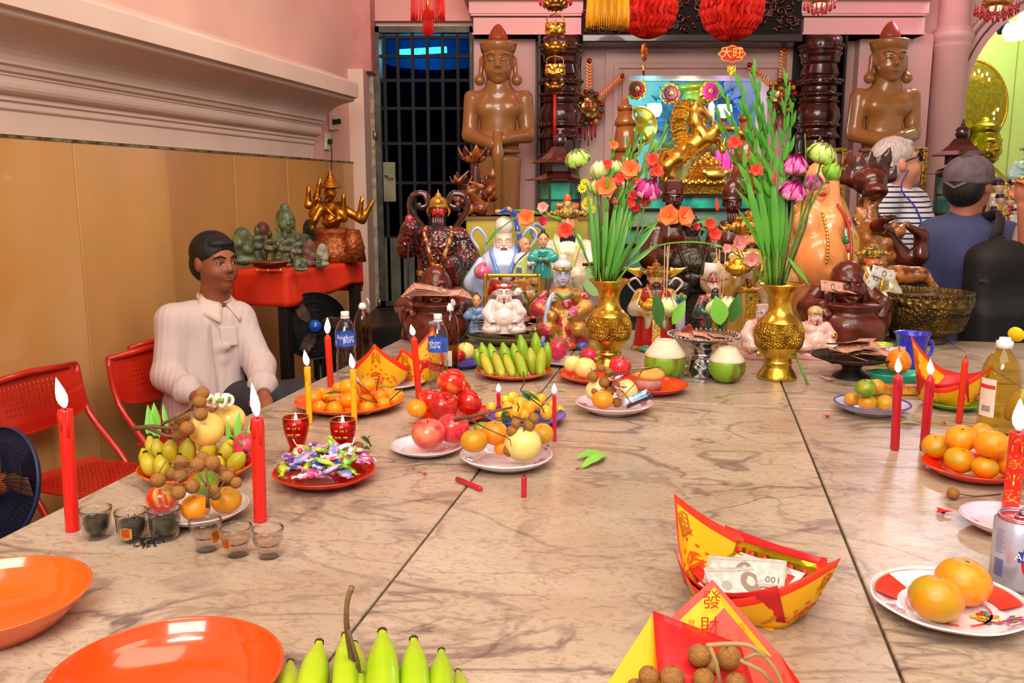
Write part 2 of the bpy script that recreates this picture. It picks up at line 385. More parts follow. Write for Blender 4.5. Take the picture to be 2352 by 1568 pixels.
# arch moulding bands
g = G()
for off,dp,w_ in ((.02,.03,.05),(.085,.045,.035),(.14,.03,.03)):
  path = [(ax0-off,z) for z in (0,1,az)]+[(axc-(ar+off)*cos(t),az+(ar+off)*sin(t)) for t in np.linspace(.05,pi/2+.9,26)]
  v2,f2 = line2(path,w_/2); k = len(v2)
  vs = [(x,YB-dp,z) for x,z in v2]+[(x,YB+.01,z) for x,z in v2]
  g.add(vs,f2+[(i,i+2,i+2+k,i+k) for i in range(0,k-2)]+[(i+k,i+2+k,i+2,i) for i in range(1,k-2)])
struct('trim_2',g,M('#e2b6b4',.6))
# engaged column with capital right of the statue
cx = XB(2152); g = G()
zc = ZB(88); g.lathe([(.125,0),(.125,zc-.12),(.13,zc-.11),(.13,zc-.1),(.14,zc-.08),(.14,zc-.06),(.135,zc-.05),(.15,zc-.03),(.155,zc),(.15,zc+.02),(.135,zc+.03),(.14,zc+.05),(.11,zc+.07),(.11,3.8)],(cx,YB-.06,0),32)
struct('wall_column',g,M('#e0b4ae',.6),None,True)
# entablature blocks over the two statue bays
g = G()
for u0,u1 in ((1088,1334),(1842,2118)):
  xa,xb = XB(u0,2.9,6.8),XB(u1,2.9,6.8); z0 = ZB(84,6.8)
  g.box(*bx(xa,xb,6.72,YB,z0,z0+.12)); g.box(*bx(xa-.01,xb+.01,6.71,YB,z0,z0+.012)); g.box(*bx(xa-.02,xb+.0,6.70,YB,z0+.13,z0+.145)); g.box(*bx(xa-.03,xb+.01,6.69,YB,z0+.145,z0+.23)); g.box(*bx(xa-.06,xb+.01,6.64,YB,z0+.23,z0+.26)); g.box(*bx(xa-.07,xb+.01,6.6,YB,z0+.26,z0+.9))
struct('trim_3',g,M('#e0b4b0',.6))
g = G(); z0 = ZB(52); g.box(*bx(-1.05,dx1+.02,6.93,YB,z0,z0+.012)); g.box(*bx(-1.05,dx1,6.96,YB,z0+.012,3.8)); struct('trim_4',g,M('#dca69c',.65))
# pilaster strips beside each statue
g = G(); g.box(*bx(XB(1092),XB(1228),6.9,YB,0,ZB(84))); g.box(*bx(XB(1944),XB(2106),6.9,YB,0,ZB(84))); struct('wall_pilaster',g,M('#dfb2ae',.6))
# steel-framed door with glazing bars
dr = struct('door_1',G().box(*bx(dx0,dx0+.045,6.93,7.0,dz0,dz1)).box(*bx(dx1-.02,dx1,6.93,7.0,dz0,dz1)).box(*bx(dx0,dx1,6.93,7.0,dz1-.045,dz1)).box(*bx(dx0,dx1,6.93,7,dz0,dz0+.04)),M('#3a3a36',.5,.3,'#54503f',12))
DM = M('#06070a',.7)
us = [891,921,954,987,1021,1055,1083]; vsr = [88,131,186,250,330,420,545]
for u in us: G().box(*bx(XB(u)-.012,XB(u)+.012,6.95,6.98,dz0+.04,dz1-.045)).build('glazing_bar',DM,dr,False)
for v in vsr: G().box(*bx(dx0+.045,dx1,6.952,6.978,ZB(v)-.011,ZB(v)+.011)).build('glazing_bar',DM,dr,False)
GLB = thin('#5cb0d8',.0,.12)
for i in range(6):
  for j in range(6):
    G().box(*bx(XB(us[i])+.012,XB(us[i+1])-.012,6.962,6.966,ZB(vsr[j+1])+.011,ZB(vsr[j])-.011)).build('glass_pane',GLB,dr,False)
G().box(*bx(dx0+.045,dx1,6.95,6.97,dz0+.04,ZB(546))).build('kick_panel',M('#5c6454',.55,0,'#48503f',5),dr,False)
g = G().box(*bx(XB(884),XB(912),6.9,6.93,ZB(463),ZB(373))); bevel(g.build('lock_plate',M('#8a8a6c',.5,0,'#6c6c54',6),dr,False),.006)
g = G().tube([(XB(888),6.9,ZB(404)),(XB(896),6.86,ZB(406)),(XB(908),6.86,ZB(411))],.007,6); g.build('handle',M('#9a9a90',.3,1),dr)
for v in (312,690): G().lathe([(.016,-.03),(.016,.03)],(dx0+.0,6.9,ZB(v)),10).build('hinge',M('#9a9a84',.4,.8),dr)
G().box(*bx(dx0-.03,dx0,6.9,7.0,dz0,dz1)).build('door_jamb',M('#b0a890',.7,0,'#8c8070',20,bump=.3),dr,False)
# dark room behind the door with a blue-gelled tube
g = G(); g.box(*bx(dx0-.5,dx1+.5,8.6,8.7,0,3.6)); g.box(*bx(dx0-.55,dx0-.5,7.2,8.7,0,3.6)); g.box(*bx(dx1+.3,dx1+.35,7.2,8.7,0,3.6)); g.box(*bx(dx0-.5,dx1+.4,7.2,8.7,3.5,3.6)); struct('wall_store',g,M('#40688a',.7))
g = G(); vs = []   # dark valance with a drooping edge
zt = ZB(128,8.2)
for i in range(17):
  x = dx0-.3+(dx1-dx0+.6)*i/16; a = abs(i-8)/8; vs += [(x,8.15,.3),(x,8.15,zt-.13+.1*a*a+(.05 if a > .7 else 0)),(x,8.18,.3),(x,8.18,zt-.13+.1*a*a+(.05 if a > .7 else 0))]
g.add(vs,[(4*i,4*i+4,4*i+5,4*i+1) for i in range(16)]+[(4*i+1,4*i+5,4*i+7,4*i+3) for i in range(16)]+[(4*i+2,4*i+3,4*i+7,4*i+6) for i in range(16)])
tag(g.build('curtain',M('#06080a',.9),None,False),'black drooping curtain hanging behind the glazed steel door','curtain')
q0 = P(912,121,8.3); q1 = P(1026,114,8.3)
o = G().tube([q0,q1],.028,10).build('tube_lamp',M('#b8f4ff',.3,em=14)); tag(o,'bluish glowing fluorescent tube behind the glazed door','lamp')
light('POINT',(q0+q1)/2+Vector((0,-.12,-.1)),(.1,.55,1),9,.15,nm='tube_lamp_glow'); light('POINT',(dx0+.25,8.0,1.7),(.1,.3,.5),.5,.2,nm='blue_glow')
# raised dark plinth below the door, carrying the statues
st = struct('floor_dais',G().box(*bx(-1.3,2.55,5.9,YB,0,dz0-.01)),M('#3a2a22',.35,0,'#241814',5))
G().box(*bx(-1.3,2.55,5.88,5.9,0,dz0-.03)).build('riser',M('#181210',.4),st,False)
# dark recesses and turned wooden columns
for k,(u0,u1) in enumerate(((1236,1334),(1840,1942))):
  xa,xb = XB(u0,2.4,6.72),XB(u1,2.4,6.72); zt = ZB(84,6.8)
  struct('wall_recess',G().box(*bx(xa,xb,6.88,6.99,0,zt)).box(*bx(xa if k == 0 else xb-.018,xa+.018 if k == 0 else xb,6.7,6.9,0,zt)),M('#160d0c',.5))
  xc = (XB(1288,2.4,6.72) if k == 0 else XB(1884,2.4,6.72)); R = .155; prof = [(.1,.6)]
  zz = [(86,.9),(96,1),(118,1),(120,.9),(124,1.02),(134,.9),(146,.9),(150,.78),(172,.9),(178,.8),(184,1.02),(196,1.02),(200,.82),(214,.86),(216,1.0),(222,1.0),(224,.9),(232,.9),(236,1.03),(240,.86),(252,1.0),(270,1.06),(282,.98),(286,1.04),(292,1.04),(296,.9),(306,.96),(312,1.06),(318,1.06),(322,.9),(334,.95),(352,.92),(358,1.05),(366,1.05),(370,.9),(400,.95),(420,1.05),(440,1),(600,1)]
  prof += [(R*a,ZB(v,6.72)) for v,a in reversed(zz)]
  o = G().lathe(prof,(0,0,0),40).build('carved_column',DKW); o.location = (xc,6.72,0); bevel(o,.006,2)
  tag(o,'dark turned wooden column with stacked rings %s of the niche' % ('left' if k == 0 else 'right'),'column','turned columns flanking the niche')
  for v,nn,rr in ((108,26,.012),(188,22,.016),(219,34,.008),(289,26,.012),(316,26,.012)):
    g = G()
    for i in range(nn):
      a = 2*pi*i/nn; g.ell((R*1.02*cos(a),R*1.02*sin(a),ZB(v,6.72)),(rr,rr,rr*.9),n=6,m=4)
    tag(g.build('beaded_band',M('#4a2416',.3,coat=.6),o),kind='stuff')
# carved lintel
lx0,lx1,lz0 = XB(1336,2.8,6.7),XB(1842,2.8,6.7),ZB(100,6.7)
lt = G().box(*bx(lx0,lx1,6.7,YB,lz0+.05,3.4)).build('carved_lintel',M('#0c0504',.8),None,False); tag(lt,'dark carved wooden lintel with scrolls above the niche','lintel')
bevel(G().box(*bx(lx0,lx1,6.64,YB,lz0,lz0+.06)).build('ledge',M('#2a2026',.3,coat=.5),lt,False),.01)
g = G()
for side in (-1,1):
  for i in range(100):
    cxx = (lx0+lx1)/2+side*(.02+.86*random.random()*(lx1-lx0)/2*1.1); czz = lz0+.09+random.random()*.32; r0 = .02+.03*random.random(); sg = random.choice((-1,1)); ph = random.random()*6
    pts = [(cxx+side*sg*r0*(1-t*.8)*cos(ph+t*7),6.69-.015*t,czz+r0*(1-t*.8)*sin(ph+t*7)) for t in np.linspace(0,1,12)]
    g.tube(pts,[.004,.009,.012,.006],5)
for i in range(120):
  g.ell((lx0+.02+random.random()*(lx1-lx0-.04),6.69,lz0+.08+random.random()*.33),(.012,.012,.022),rotm(0,random.random()*3),6,4)
tag(g.build('scroll_relief',M('#2e130c',.28,0,'#542618',20,coat=.6),lt),kind='stuff')
# stepped white frame of the niche
def frame(x0,x1,z0,z1,w,y0,y1):
  return G().box(*bx(x0,x0+w,y0,y1,z0,z1)).box(*bx(x1-w,x1,y0,y1,z0,z1)).box(*bx(x0+w,x1-w,y0,y1,z1-w,z1))
g = G(); fx0,fx1,fz1 = XB(1330),XB(1842),ZB(98)
for (u0,u1,v,y0,w) in ((1330,1842,98,6.93,.2),(1384,1792,127,6.9,.07),(1402,1776,150,6.88,.035),(1413,1765,157,6.9,.03),(1421,1757,165,6.86,.045)):
  h = frame(XB(u0),XB(u1),1.0,ZB(v),w,y0,YB); g.add(h.v,h.f)
struct('trim_5',g,M('#dab4b0',.55))
# interior of the niche
g = G(); g.box(*bx(nx0-.3,nx1+.3,8.3,8.35,nz0-.4,nz1+.4)); g.box(*bx(nx0-.3,nx0-.25,YB+.2,8.3,nz0-.3,nz1+.3)); g.box(*bx(nx1+.25,nx1+.3,YB+.2,8.3,nz0-.3,nz1+.3)); g.box(*bx(nx0-.3,nx1+.3,YB+.2,8.3,nz0-.05,nz0)); g.box(*bx(nx0-.3,nx1+.3,YB+.2,8.3,nz1+.12,nz1+.16))
struct('wall_niche',g,M('#b8d8d4',.5))
light('POINT',(nx0+.25,7.6,nz1-.12),(.2,.85,1),12,.08,nm='niche_lamp'); light('POINT',(nx1-.2,7.7,nz1-.15),(.65,.4,1),12,.08,nm='niche_lamp'); light('POINT',((nx0+nx1)/2,7.3,nz1-.05),(1,.9,.6),4,.08,nm='niche_lamp')
# green-lit room through the arch
g = G(); g.box(*bx(2.3,7,9.0,9.1,0,3.8)); g.box(*bx(2.6,2.65,7.2,9,0,3.8)) if False else None
g.box(*bx(XB(2198)-.3,XB(2198)-.25,7.2,9,0,3.8)); gw = struct('wall_chapel',g,M('#b8c474',.6,0,'#c8cf84',1.3,.3,.7))
for u in (2318,): G().box(*bx(XB(u,2,9)-.003,XB(u,2,9)+.003,8.992,9,0,3.7)).build('panel_joint',M('#8a9c50',.6),gw,False)
light('AREA',(4.4,8.0,3.5),(.8,1,.62),42,1.2,(4.1,8.8,1.6),nm='chapel_lamp'); light('POINT',(4.3,8.4,1.3),(1,.9,.4),5,.2,nm='chapel_glow')
# ================================================================== THE MARBLE TABLE
TA = R_(12.1); ta = Vector((sin(TA),cos(TA),0)); tb = Vector((cos(TA),-sin(TA),0)); T0 = Vector((-.82,1.324,0))
RT = Matrix((tb,ta,Vector((0,0,1)))).transposed()
def TL(s,t,z=TZ): return T0+ta*s+tb*t+Vector((0,0,z))
def marble():
  m = bpy.data.materials.new('marble'); m.use_nodes = True; nt = m.node_tree; L = nt.links.new; b = nt.nodes['Principled BSDF']
  tc = nt.nodes.new('ShaderNodeTexCoord'); mp = nt.nodes.new('ShaderNodeMapping'); mp.inputs['Rotation'].default_value = (0,0,.5); mp.inputs['Scale'].default_value = (1,1.8,1); L(tc.outputs['Object'],mp.inputs[0])
  def nz(scale,det=6,dist=0,src=None):
    n = nt.nodes.new('ShaderNodeTexNoise'); n.inputs['Scale'].default_value = scale; n.inputs['Detail'].default_value = det; n.inputs['Distortion'].default_value = dist; L(src or mp.outputs[0],n.inputs['Vector']); return n
  def ramp(src,els):
    r = nt.nodes.new('ShaderNodeValToRGB'); e = r.color_ramp.elements
    for i,(p,c) in enumerate(els):
      x = e[i] if i < 2 else e.new(p); x.position = p; x.color = lin(c)
    L(src,r.inputs[0]); return r.outputs[0]
  def mix(f,a,c,mode='MIX'):
    x = nt.nodes.new('ShaderNodeMix'); x.data_type = 'RGBA'; x.blend_type = mode
    L(f,x.inputs[0]) if not isinstance(f,float) else setattr(x.inputs[0],'default_value',f); L(a,x.inputs[6]); L(c,x.inputs[7]); return x.outputs[2]
  base = ramp(nz(2.2,5,.6).outputs[0],[(.3,'#a68e78'),(.7,'#c6b6a2'),(.5,'#b8a48e')])
  fine = ramp(nz(34,9,2.2).outputs[0],[(.34,'#a4846a'),(.5,'#ffffff')])
  c = mix(.4,base,fine,'MULTIPLY')
  cloud = nz(1.6,3,.2,tc.outputs['Object'])
  # thin grey-violet veins: narrow band of a distorted noise
  v1 = nz(2.3,7,1.1); vr = ramp(v1.outputs[0],[(.478,'#000000'),(.503,'#ffffff'),(.528,'#000000')])
  v2 = nz(1.4,8,1.8); vr2 = ramp(v2.outputs[0],[(.49,'#000000'),(.503,'#ffffff'),(.515,'#000000')])
  msk = ramp(cloud.outputs[0],[(.42,'#000000'),(.52,'#ffffff')]); ad = mix(1.0,vr,msk,'MULTIPLY'); ad2 = mix(.6,ad,vr2,'ADD')
  grey = nt.nodes.new('ShaderNodeRGB'); grey.outputs[0].default_value = lin('#74625a')
  sp = nt.nodes.new('ShaderNodeMath'); sp.operation = 'MULTIPLY'; L(ad2,sp.inputs[0]); sp.inputs[1].default_value = .9
  L(mix(sp.outputs[0],c,grey.outputs[0]),b.inputs['Base Color'])
  rr = nt.nodes.new('ShaderNodeMapRange'); L(nz(9,4).outputs[0],rr.inputs[0]); rr.inputs[3].default_value = .2; rr.inputs[4].default_value = .42; L(rr.outputs[0],b.inputs['Roughness'])
  bp = nt.nodes.new('ShaderNodeBump'); bp.inputs['Strength'].default_value = .12; bp.inputs['Distance'].default_value = .004; L(nz(40,5,1).outputs[0],bp.inputs['Height']); L(bp.outputs[0],b.inputs['Normal'])
  return m
MARB = marble()
tbl = thing('marble_table','wide beige marble-topped offering table with dark joints between its slabs','table',(0,0,0))
tvs = [0,.666,1.323,1.98,2.64]; svs = [-1.3,1.148,2.32]
for i in range(4):
  for j in range(2):
    c = TL((svs[j]+svs[j+1])/2,(tvs[i]+tvs[i+1])/2,TZ-.015); g = G().box((0,0,0),(tvs[i+1]-tvs[i]-.004,svs[j+1]-svs[j]-.004,.03))
    o = g.build('slab',MARB,tbl,False); o.location = c; o.rotation_euler = (0,0,-TA); bevel(o,.002,1)
g = G().box(tuple(TL(.51,1.32,TZ-.07)),(2.62,3.6,.09),RT); g.build('grout_bed',M('#4a2c1c',.9),tbl,False)
g = G().box(tuple(TL(.51,1.32,.42)),(2.4,3.4,.84),RT); g.build('pedestal',M('#8a6448',.5,0,'#74523a',4),tbl,False)

bevel(tag(G().box(tuple(TL(2.76,1.0,.43)),(1.9,.8,.86),RT).build('altar_step',M('#5c2418',.4,0,'#3c1810',5),None,False),'dark red altar step behind the marble table carrying the rear statues','altar'),.006)
# ================================================================== TABLE THINGS: plates, fruit, candles, glass
ORD = ['leftmost','second from the left','third from the left','fourth from the left','fifth from the left','sixth from the left','seventh from the left','eighth from the left','ninth from the left','tenth from the left','eleventh from the left','twelfth from the left']
def ordl(i,n): return 'rightmost' if (i == n-1 and n > 1) else ORD[i]
OR1 = M('#e8600c',.2,0,coat=.6); OR2 = M('#ec4a08',.18,0,coat=.8); OR3 = M('#e8501c',.2,coat=.5); RDP = M('#e02c0c',.2,coat=.6); BLP = M('#4848c8',.25,coat=.4); WHP = M('#e4d8e4',.15,coat=.9); GRP = M('#7cb83c',.3,coat=.4)
PL = {}
def plate(key,u,v,wpx,mat,label,h=.028,deep=.6,scal=0,cat='plate',nm='plate',rim=None,deco=None):
  c = Z(u,v,TZ+h); Rr = wpx/2*mpp(c)
  t = thing(nm,label,cat,(c.x,c.y,TZ))
  g = G(); d = deep
  g.lathe([(0,.004),(d*Rr-.006,.004),(d*Rr-.004,0),(d*Rr,.001),((d+.97)/2*Rr,h*.42),(.955*Rr,h*.86),(Rr,h-.001),(Rr*1.0,h),(Rr-.003,h+.001),(.97*Rr,h*.985),(.945*Rr,h*.9),(.9*Rr,h*.66),((d+.86)/2*Rr,h*.3),(d*Rr+.002,.0095),(d*Rr,.0085),(d*Rr-.008,.0065),(0,.006)],n=64,fl=scal,fa=.008 if scal else 0)
  g.build('dish',mat,t)
  if rim:
    g = G(); g.torus((0,0,h),Rr-.002,.0022,n=64); g.build('rim',rim,t)
  PL[key] = (c,Rr,t,h); return t
plate('A',-22,1362,425,OR1,'empty orange plastic plate cut off by the left frame edge',.044,.66)
plate('B',382,1540,524,OR2,'empty bright orange plastic plate nearest the viewer at lower left',.046,.68)
plate('C',455,1160,228,WHP,'white plate carrying apple and mandarins under a longan sprig',.022)
plate('D',450,1066,256,OR1,'orange plate with ripe bananas and yellow melons',.03)
plate('E',745,1078,234,RDP,'round red plate heaped with wrapped candies',.024)
plate('F',802,916,248,OR1,'orange plate heaped with small mandarins beside yellow candles',.026)
plate('G',888,872,180,WHP,'white saucer under the pair of yellow paper boats',.016)
plate('H',1045,944,170,RDP,'red plate under the pyramid of red apples',.02)
plate('I',980,1020,168,WHP,'white plate under two pink apples',.018)
plate('J',1163,1042,213,WHP,'white floral plate with mandarins, longans and one large pear',.024,rim=M('#d8d0dc',.2))
plate('K',1206,950,188,BLP,'blue plastic plate of yellow mango plums',.022)
plate('L',1180,848,177,OR1,'orange plate holding the green banana bunch',.022)
plate('M',1060,830,96,BLP,'blue plate with one pear behind the water bottle',.018)
plate('N',1366,857,168,OR3,'orange-red plate with two pale pears and a red apple',.022)
plate('N2',1296,826,110,M('#c8c4e0',.2,coat=.6),'pale plate under dragon fruit beside the gold vase',.014)
plate('O',1410,922,178,M('#e8d0e0',.15,coat=.9),'white floral plate with mango, mandarin, candies and snack bars',.026)
plate('P',1494,880,172,RDP,'red plate under the muffin',.024)
plate('Q',2003,924,168,M('#c8c4d8',.15,coat=.9),'white plate with blue rim under green mandarins',.026,rim=M('#3a44b0',.2))
plate('R',2188,920,128,GRP,'light green plate under the right paper boat',.018)
plate('S',2238,1066,222,RDP,'red plate heaped with large mandarins at right',.024)
plate('T',2318,1186,208,M('#f0d0e4',.12,coat=1),'white pink-petalled saucer behind the beer can',.024)
plate('U',2180,1372,342,M('#f0e4ec',.12,coat=1),'scalloped white floral plate with two mandarins at lower right',.022,.6,scal=56)
# printed decoration on the two floral plates
def platedeco(key,items):
  c,Rr,t,h = PL[key]
  cols = {}
  for (vf,col) in items: cols.setdefault(col,G()); G_ = cols[col]; G_.add([(x*Rr,y*Rr,(.0082 if hypot(x,y) < .6 else .0088+(hypot(x,y)-.6)/.35*(h*.9-.0085))+.0008) for x,y in vf[0]],vf[1])
  for col,G_ in cols.items():
    vv = G_; tag(vv.build('printed_flower',M(col,.25,coat=.6),t),kind='stuff')
def sector(a0,a1,r0,r1,n=10):
  vs = []
  for i in range(n+1):
    a = a0+(a1-a0)*i/n; vs += [(r0*cos(a),r0*sin(a)),(((r0+r1)/2)*cos(a),((r0+r1)/2)*sin(a)),(r1*cos(a),r1*sin(a))]
  return vs,[f for i in range(n) for f in ((3*i,3*i+1,3*i+4,3*i+3),(3*i+1,3*i+2,3*i+5,3*i+4))]
def blossom(x,y,r,cols=('#c81838','#702098','#e04878','#2c7840')):
  return [(disc2(x+r*.8*cos(k*2.4)*(.3+k/14),y+r*.8*sin(k*2.4)*(.3+k/14),r*.3,r*.24,7),cols[k % 4]) for k in range(12)]
it = [(sector(a,a+.75,.63,.92),'#e03420') for a in (2.1,-.2)]
it += [(sector(a,a+2.6,.5,.53,20),'#d82818') for a in (1.9,-1.5)]+[(sector(0,6.28,.93,.94,40),'#b89850')]
for a in (3.35,5.6,1.2): it += blossom(.78*cos(a),.78*sin(a),.14)
it += blossom(.35,-.32,.2,('#f08820','#e8c030','#d02020','#1c7838'))+blossom(-.25,-.35,.1,('#4030a0','#d02060','#1c7838','#5040c0'))
platedeco('U',it)
platedeco('O',blossom(-.75,.05,.17,('#e02050','#f06080','#d01848','#38803c'))+blossom(.1,-.78,.12)+blossom(.8,.2,.12)); platedeco('J',blossom(.72,-.2,.16,('#c01878','#e03080','#8020a0','#38803c'))+blossom(-.8,-.1,.12)+blossom(-.1,-.8,.14))
platedeco('T',[(disc2(-.62,.25,.12,.035),'#e02888'),(disc2(-.74,-.15,.11,.03),'#c01880'),(disc2(-.3,-.6,.12,.03),'#d83090')])
# ---- fruit prototypes (unit radius), copied with their parts
def proto(nm,s=1): o = thing(nm,'x','fruit'); PROTO.append(o); return o
def roundfruit(nm,mat,prof,stem=None,n=20):
  t = proto(nm); g = G(); g.lathe(prof,n=n); g.build('flesh',mat,t)
  if stem: stem(t)
  return t
def ellprof(a,b,dt=.0,db=.0,dw=.3,m=14):
  out = []
  for i in range(m+1):
    th = -pi/2+pi*i/m; r = a*cos(th); z = b*sin(th); q = max(0,1-(r/dw)**2)
    z -= (dt*q if z > 0 else -db*q); out.append((max(r,0) if 0 < i < m else 0,z))
  return out
def stemscar(c,r=.1,z=.8):
  def f(t): G().lathe([(0,z-.03),(r,z-.02),(r*.8,z+.02),(0,z+.03)],n=8).build('stem_scar',M(c,.8),t)
  return f
def stemstick(z,h=.35,c='#3a2a18',r=.035):
  def f(t): G().tube([(0,0,z-.1),(.03,0,z+h*.5),(.09,0,z+h)],[r,r*.8,r*1.3],6).build('stem',M(c,.8),t)
  return f
MAN = ellprof(1,.86,.1,.06,.28)
f_manO = roundfruit('mandarin',M('#f08c10',.26,0,'#f8a010',5,.3,.7,bump=.15,bs=45,coat=.3,sub=.1),MAN,stemscar('#3c5a20',.09,.77))
f_manG = roundfruit('mandarin',M('#e8940c',.24,0,'#a89c10',1.3,.4,.75,bump=.15,bs=45,coat=.4,sub=.1),MAN,stemscar('#5c6a20',.09,.77))
f_manGG = roundfruit('mandarin',M('#5c9410',.24,0,'#b89c14',1.1,.42,.75,bump=.12,bs=45,coat=.4),MAN,stemscar('#2c4a18',.09,.77))
f_small = roundfruit('mandarin',M('#fc8c08',.3,0,'#ffa414',3,bump=.1,bs=30,coat=.2,sub=.15),ellprof(1,.86,.14,.05,.3),stemscar('#4c6a18',.1,.74))
def appleprof(m=16):
  o = []
  for i in range(m+1):
    th = -pi/2+pi*i/m; r = (1+.06*sin(th))*cos(th); z = .93*sin(th); q = max(0,1-(r/.42)**2); z -= .3*q if z > 0 else -.16*q; o.append((max(r,0) if 0 < i < m else 0,z))
  return o
AP = appleprof()
f_appR = roundfruit('apple',M('#c01210',.18,0,'#e8481c',.9,.55,.85,coat=.6),AP,stemstick(.62,.35),28)
f_appY = roundfruit('apple',M('#d81c0c',.18,0,'#f4a848',.8,.5,.75,coat=.6),AP,stemstick(.62,.3),28)
f_appP = roundfruit('apple',M('#e03840',.22,0,'#f4a070',.9,.4,.75,coat=.5),AP,stemstick(.62,.3),28)
f_appPk = roundfruit('apple',M('#d41c38',.22,0,'#ec5048',9,.4,.7,coat=.5),AP,stemstick(.62,.3),28)
f_appS = roundfruit('apple',M('#d83020',.22,0,'#d8b050',2.2,.45,.62,coat=.5,st=(1,1,.25)),AP,stemstick(.62,.3),28)
f_pear = roundfruit('pear',M('#ecd478',.32,0,'#f4e090',3,.3,.7,bump=.04,bs=60,coat=.15,sub=.1),ellprof(1,.95,.12,.1,.25),stemstick(.82,.25),26)
f_pear2 = roundfruit('pear',M('#f0d488',.35,0,'#f8e8a4',2,.3,.7,coat=.15),[(0,-.82),(.3,-.95),(.7,-.78),(.98,-.3),(1,.05),(.85,.5),(.62,.85),(.4,1.05),(.2,1.08),(0,1.0)],stemstick(1.0,.35),26)
f_melon = roundfruit('melon',M('#f0cc60',.35,0,'#f8dc80',1.5,.3,.7,coat=.15),ellprof(1,1.0,.04,.04,.2),stemscar('#4a3820',.07,.97),28)
f_longan = roundfruit('longan',M('#a87434',.6,0,'#8c5c28',6,bump=.3,bs=25),ellprof(1,.98,0,0),stemscar('#4a3018',.12,.97),14)
f_plum = roundfruit('mango_plum',M('#fcac18',.3,0,'#f8c030',2,coat=.2,sub=.1),ellprof(.88,1.1,.0,.0),stemscar('#5a5a20',.08,1.08),16)
def drag(t):
  rnd = random.Random(3)
  for j in range(5):
    for i in range(6):
      th = -.9+j*.45; a = 2*pi*(i+.5*(j % 2))/6; r = cos(th)*.84; z = sin(th)*1.0
      d = Vector((cos(a)*.8,sin(a)*.8,.75+.5*(j > 2))).normalized(); p = Vector((r*cos(a),r*sin(a),z)); q = p+d*(.28+.09*j); sd = Vector((-sin(a),cos(a),0))*.16
      g = G(); g.add([tuple(p-sd),tuple(p+sd),tuple(p+(q-p)*.5+sd*.7),tuple(q),tuple(p+(q-p)*.5-sd*.7),tuple(p+d*.05+Vector((cos(a),sin(a),0))*.09)],[(0,5,4),(5,3,4),(5,2,3),(5,1,2),(0,4,3,2,1)])
      g.build('scale_leaf',M('#c02848',.4,0,'#7ca838',1.2) if j < 3 else M('#88b840',.4,0,'#b05040',1.5,.5,.8),t,False)
f_drag = roundfruit('dragon_fruit',M('#d01850',.35,0,'#e83858',3,coat=.3),ellprof(.86,1.08),drag,20)
def fruit(pr,u,v,rpx,plt,label,group=None,lvl=0,D=None,rx=None,rz=None,nm=None,sq=1.0):
  c,Rr,t,h = PL[plt] if plt else (None,)*4
  if D is None:
    q = Z(u,v,TZ+.05); r = rpx*mpp(q)
    for _ in range(3): q = Z(u,v,TZ+.008+r*.86*(1+1.45*lvl)); r = rpx*mpp(q)
    if c: 
      y = min(max(q.y,c.y-Rr*.8),c.y+Rr*.8); q = P(u,v,y)
  else: q = P(u,v,D)
  r = rpx*mpp(q)
  o = dup(pr,tuple(q),(rx if rx is not None else random.uniform(-.4,.4),random.uniform(-.3,.3),rz if rz is not None else random.uniform(0,6.2)),r,label,group)
  return o
def fruitrow(pr,plt,rows,desc,group):
  """rows: name -> [(u,v,r,lvl)], labelled by place within the row"""
  for rn,L in rows.items():
    L = sorted(L)
    for i,a in enumerate(L):
      p_ = a[4] if len(a) > 4 else pr
      fruit(p_,a[0],a[1],a[2],plt,'%s, %s%s' % (desc,(ordl(i,len(L))+' of the ') if len(L) > 1 else 'the only one in the ',rn),group,a[3])
fruit(f_manG,2150,1374,61,'U','greenish-orange mandarin in front on the scalloped floral plate','mandarins on the scalloped plate',rx=.25,rz=2)
fruit(f_manO,2212,1335,62,'U','bright orange mandarin behind the other on the scalloped floral plate','mandarins on the scalloped plate',rx=.15)
g_ = 'large mandarins on the red plate at right'
fruitrow(f_manG,'S',{'front row': [(2204,1055,34,0),(2262,1074,30,0,f_manG),(2318,1068,30,0,f_manO)],'back and upper row': [(2150,1024,32,0),(2208,1006,34,1,f_manO),(2256,994,26,.6),(2278,1020,38,1,f_manO),(2335,1020,26,.5,f_manO)]},'mandarin on the heaped red plate',g_)
g_ = 'greenish mandarins on the blue-rimmed plate'
fruitrow(f_manGG,'Q',{'bottom layer': [(1957,916,18,0,f_manG),(1992,924,21,0,f_manG),(2032,925,20,0,f_manG),(2018,912,15,0)],'top layer': [(1988,891,24,1.1),(2012,888,21,.9,f_manG)]},'small greenish mandarin on blue-rimmed plate',g_)
# plate F small mandarins
g_ = 'small mandarins heaped on the orange plate'
fruitrow(f_small,'F',{'front row': [(733,935,18,0),(770,938,19,0),(842,936,18,0),(880,926,17,0),(806,936,17,0),(905,916,14,0)],'middle row': [(722,912,17,0),(752,908,16,0),(776,917,19,.4),(804,918,22,.6),(838,912,18,.5),(870,910,17,.3),(895,903,15,0),(915,908,14,0)],'top row': [(778,890,15,.9),(801,888,22,1.6),(844,883,20,1.7),(830,900,16,1),(740,900,13,.2)]},'small mandarin on orange plate',g_)
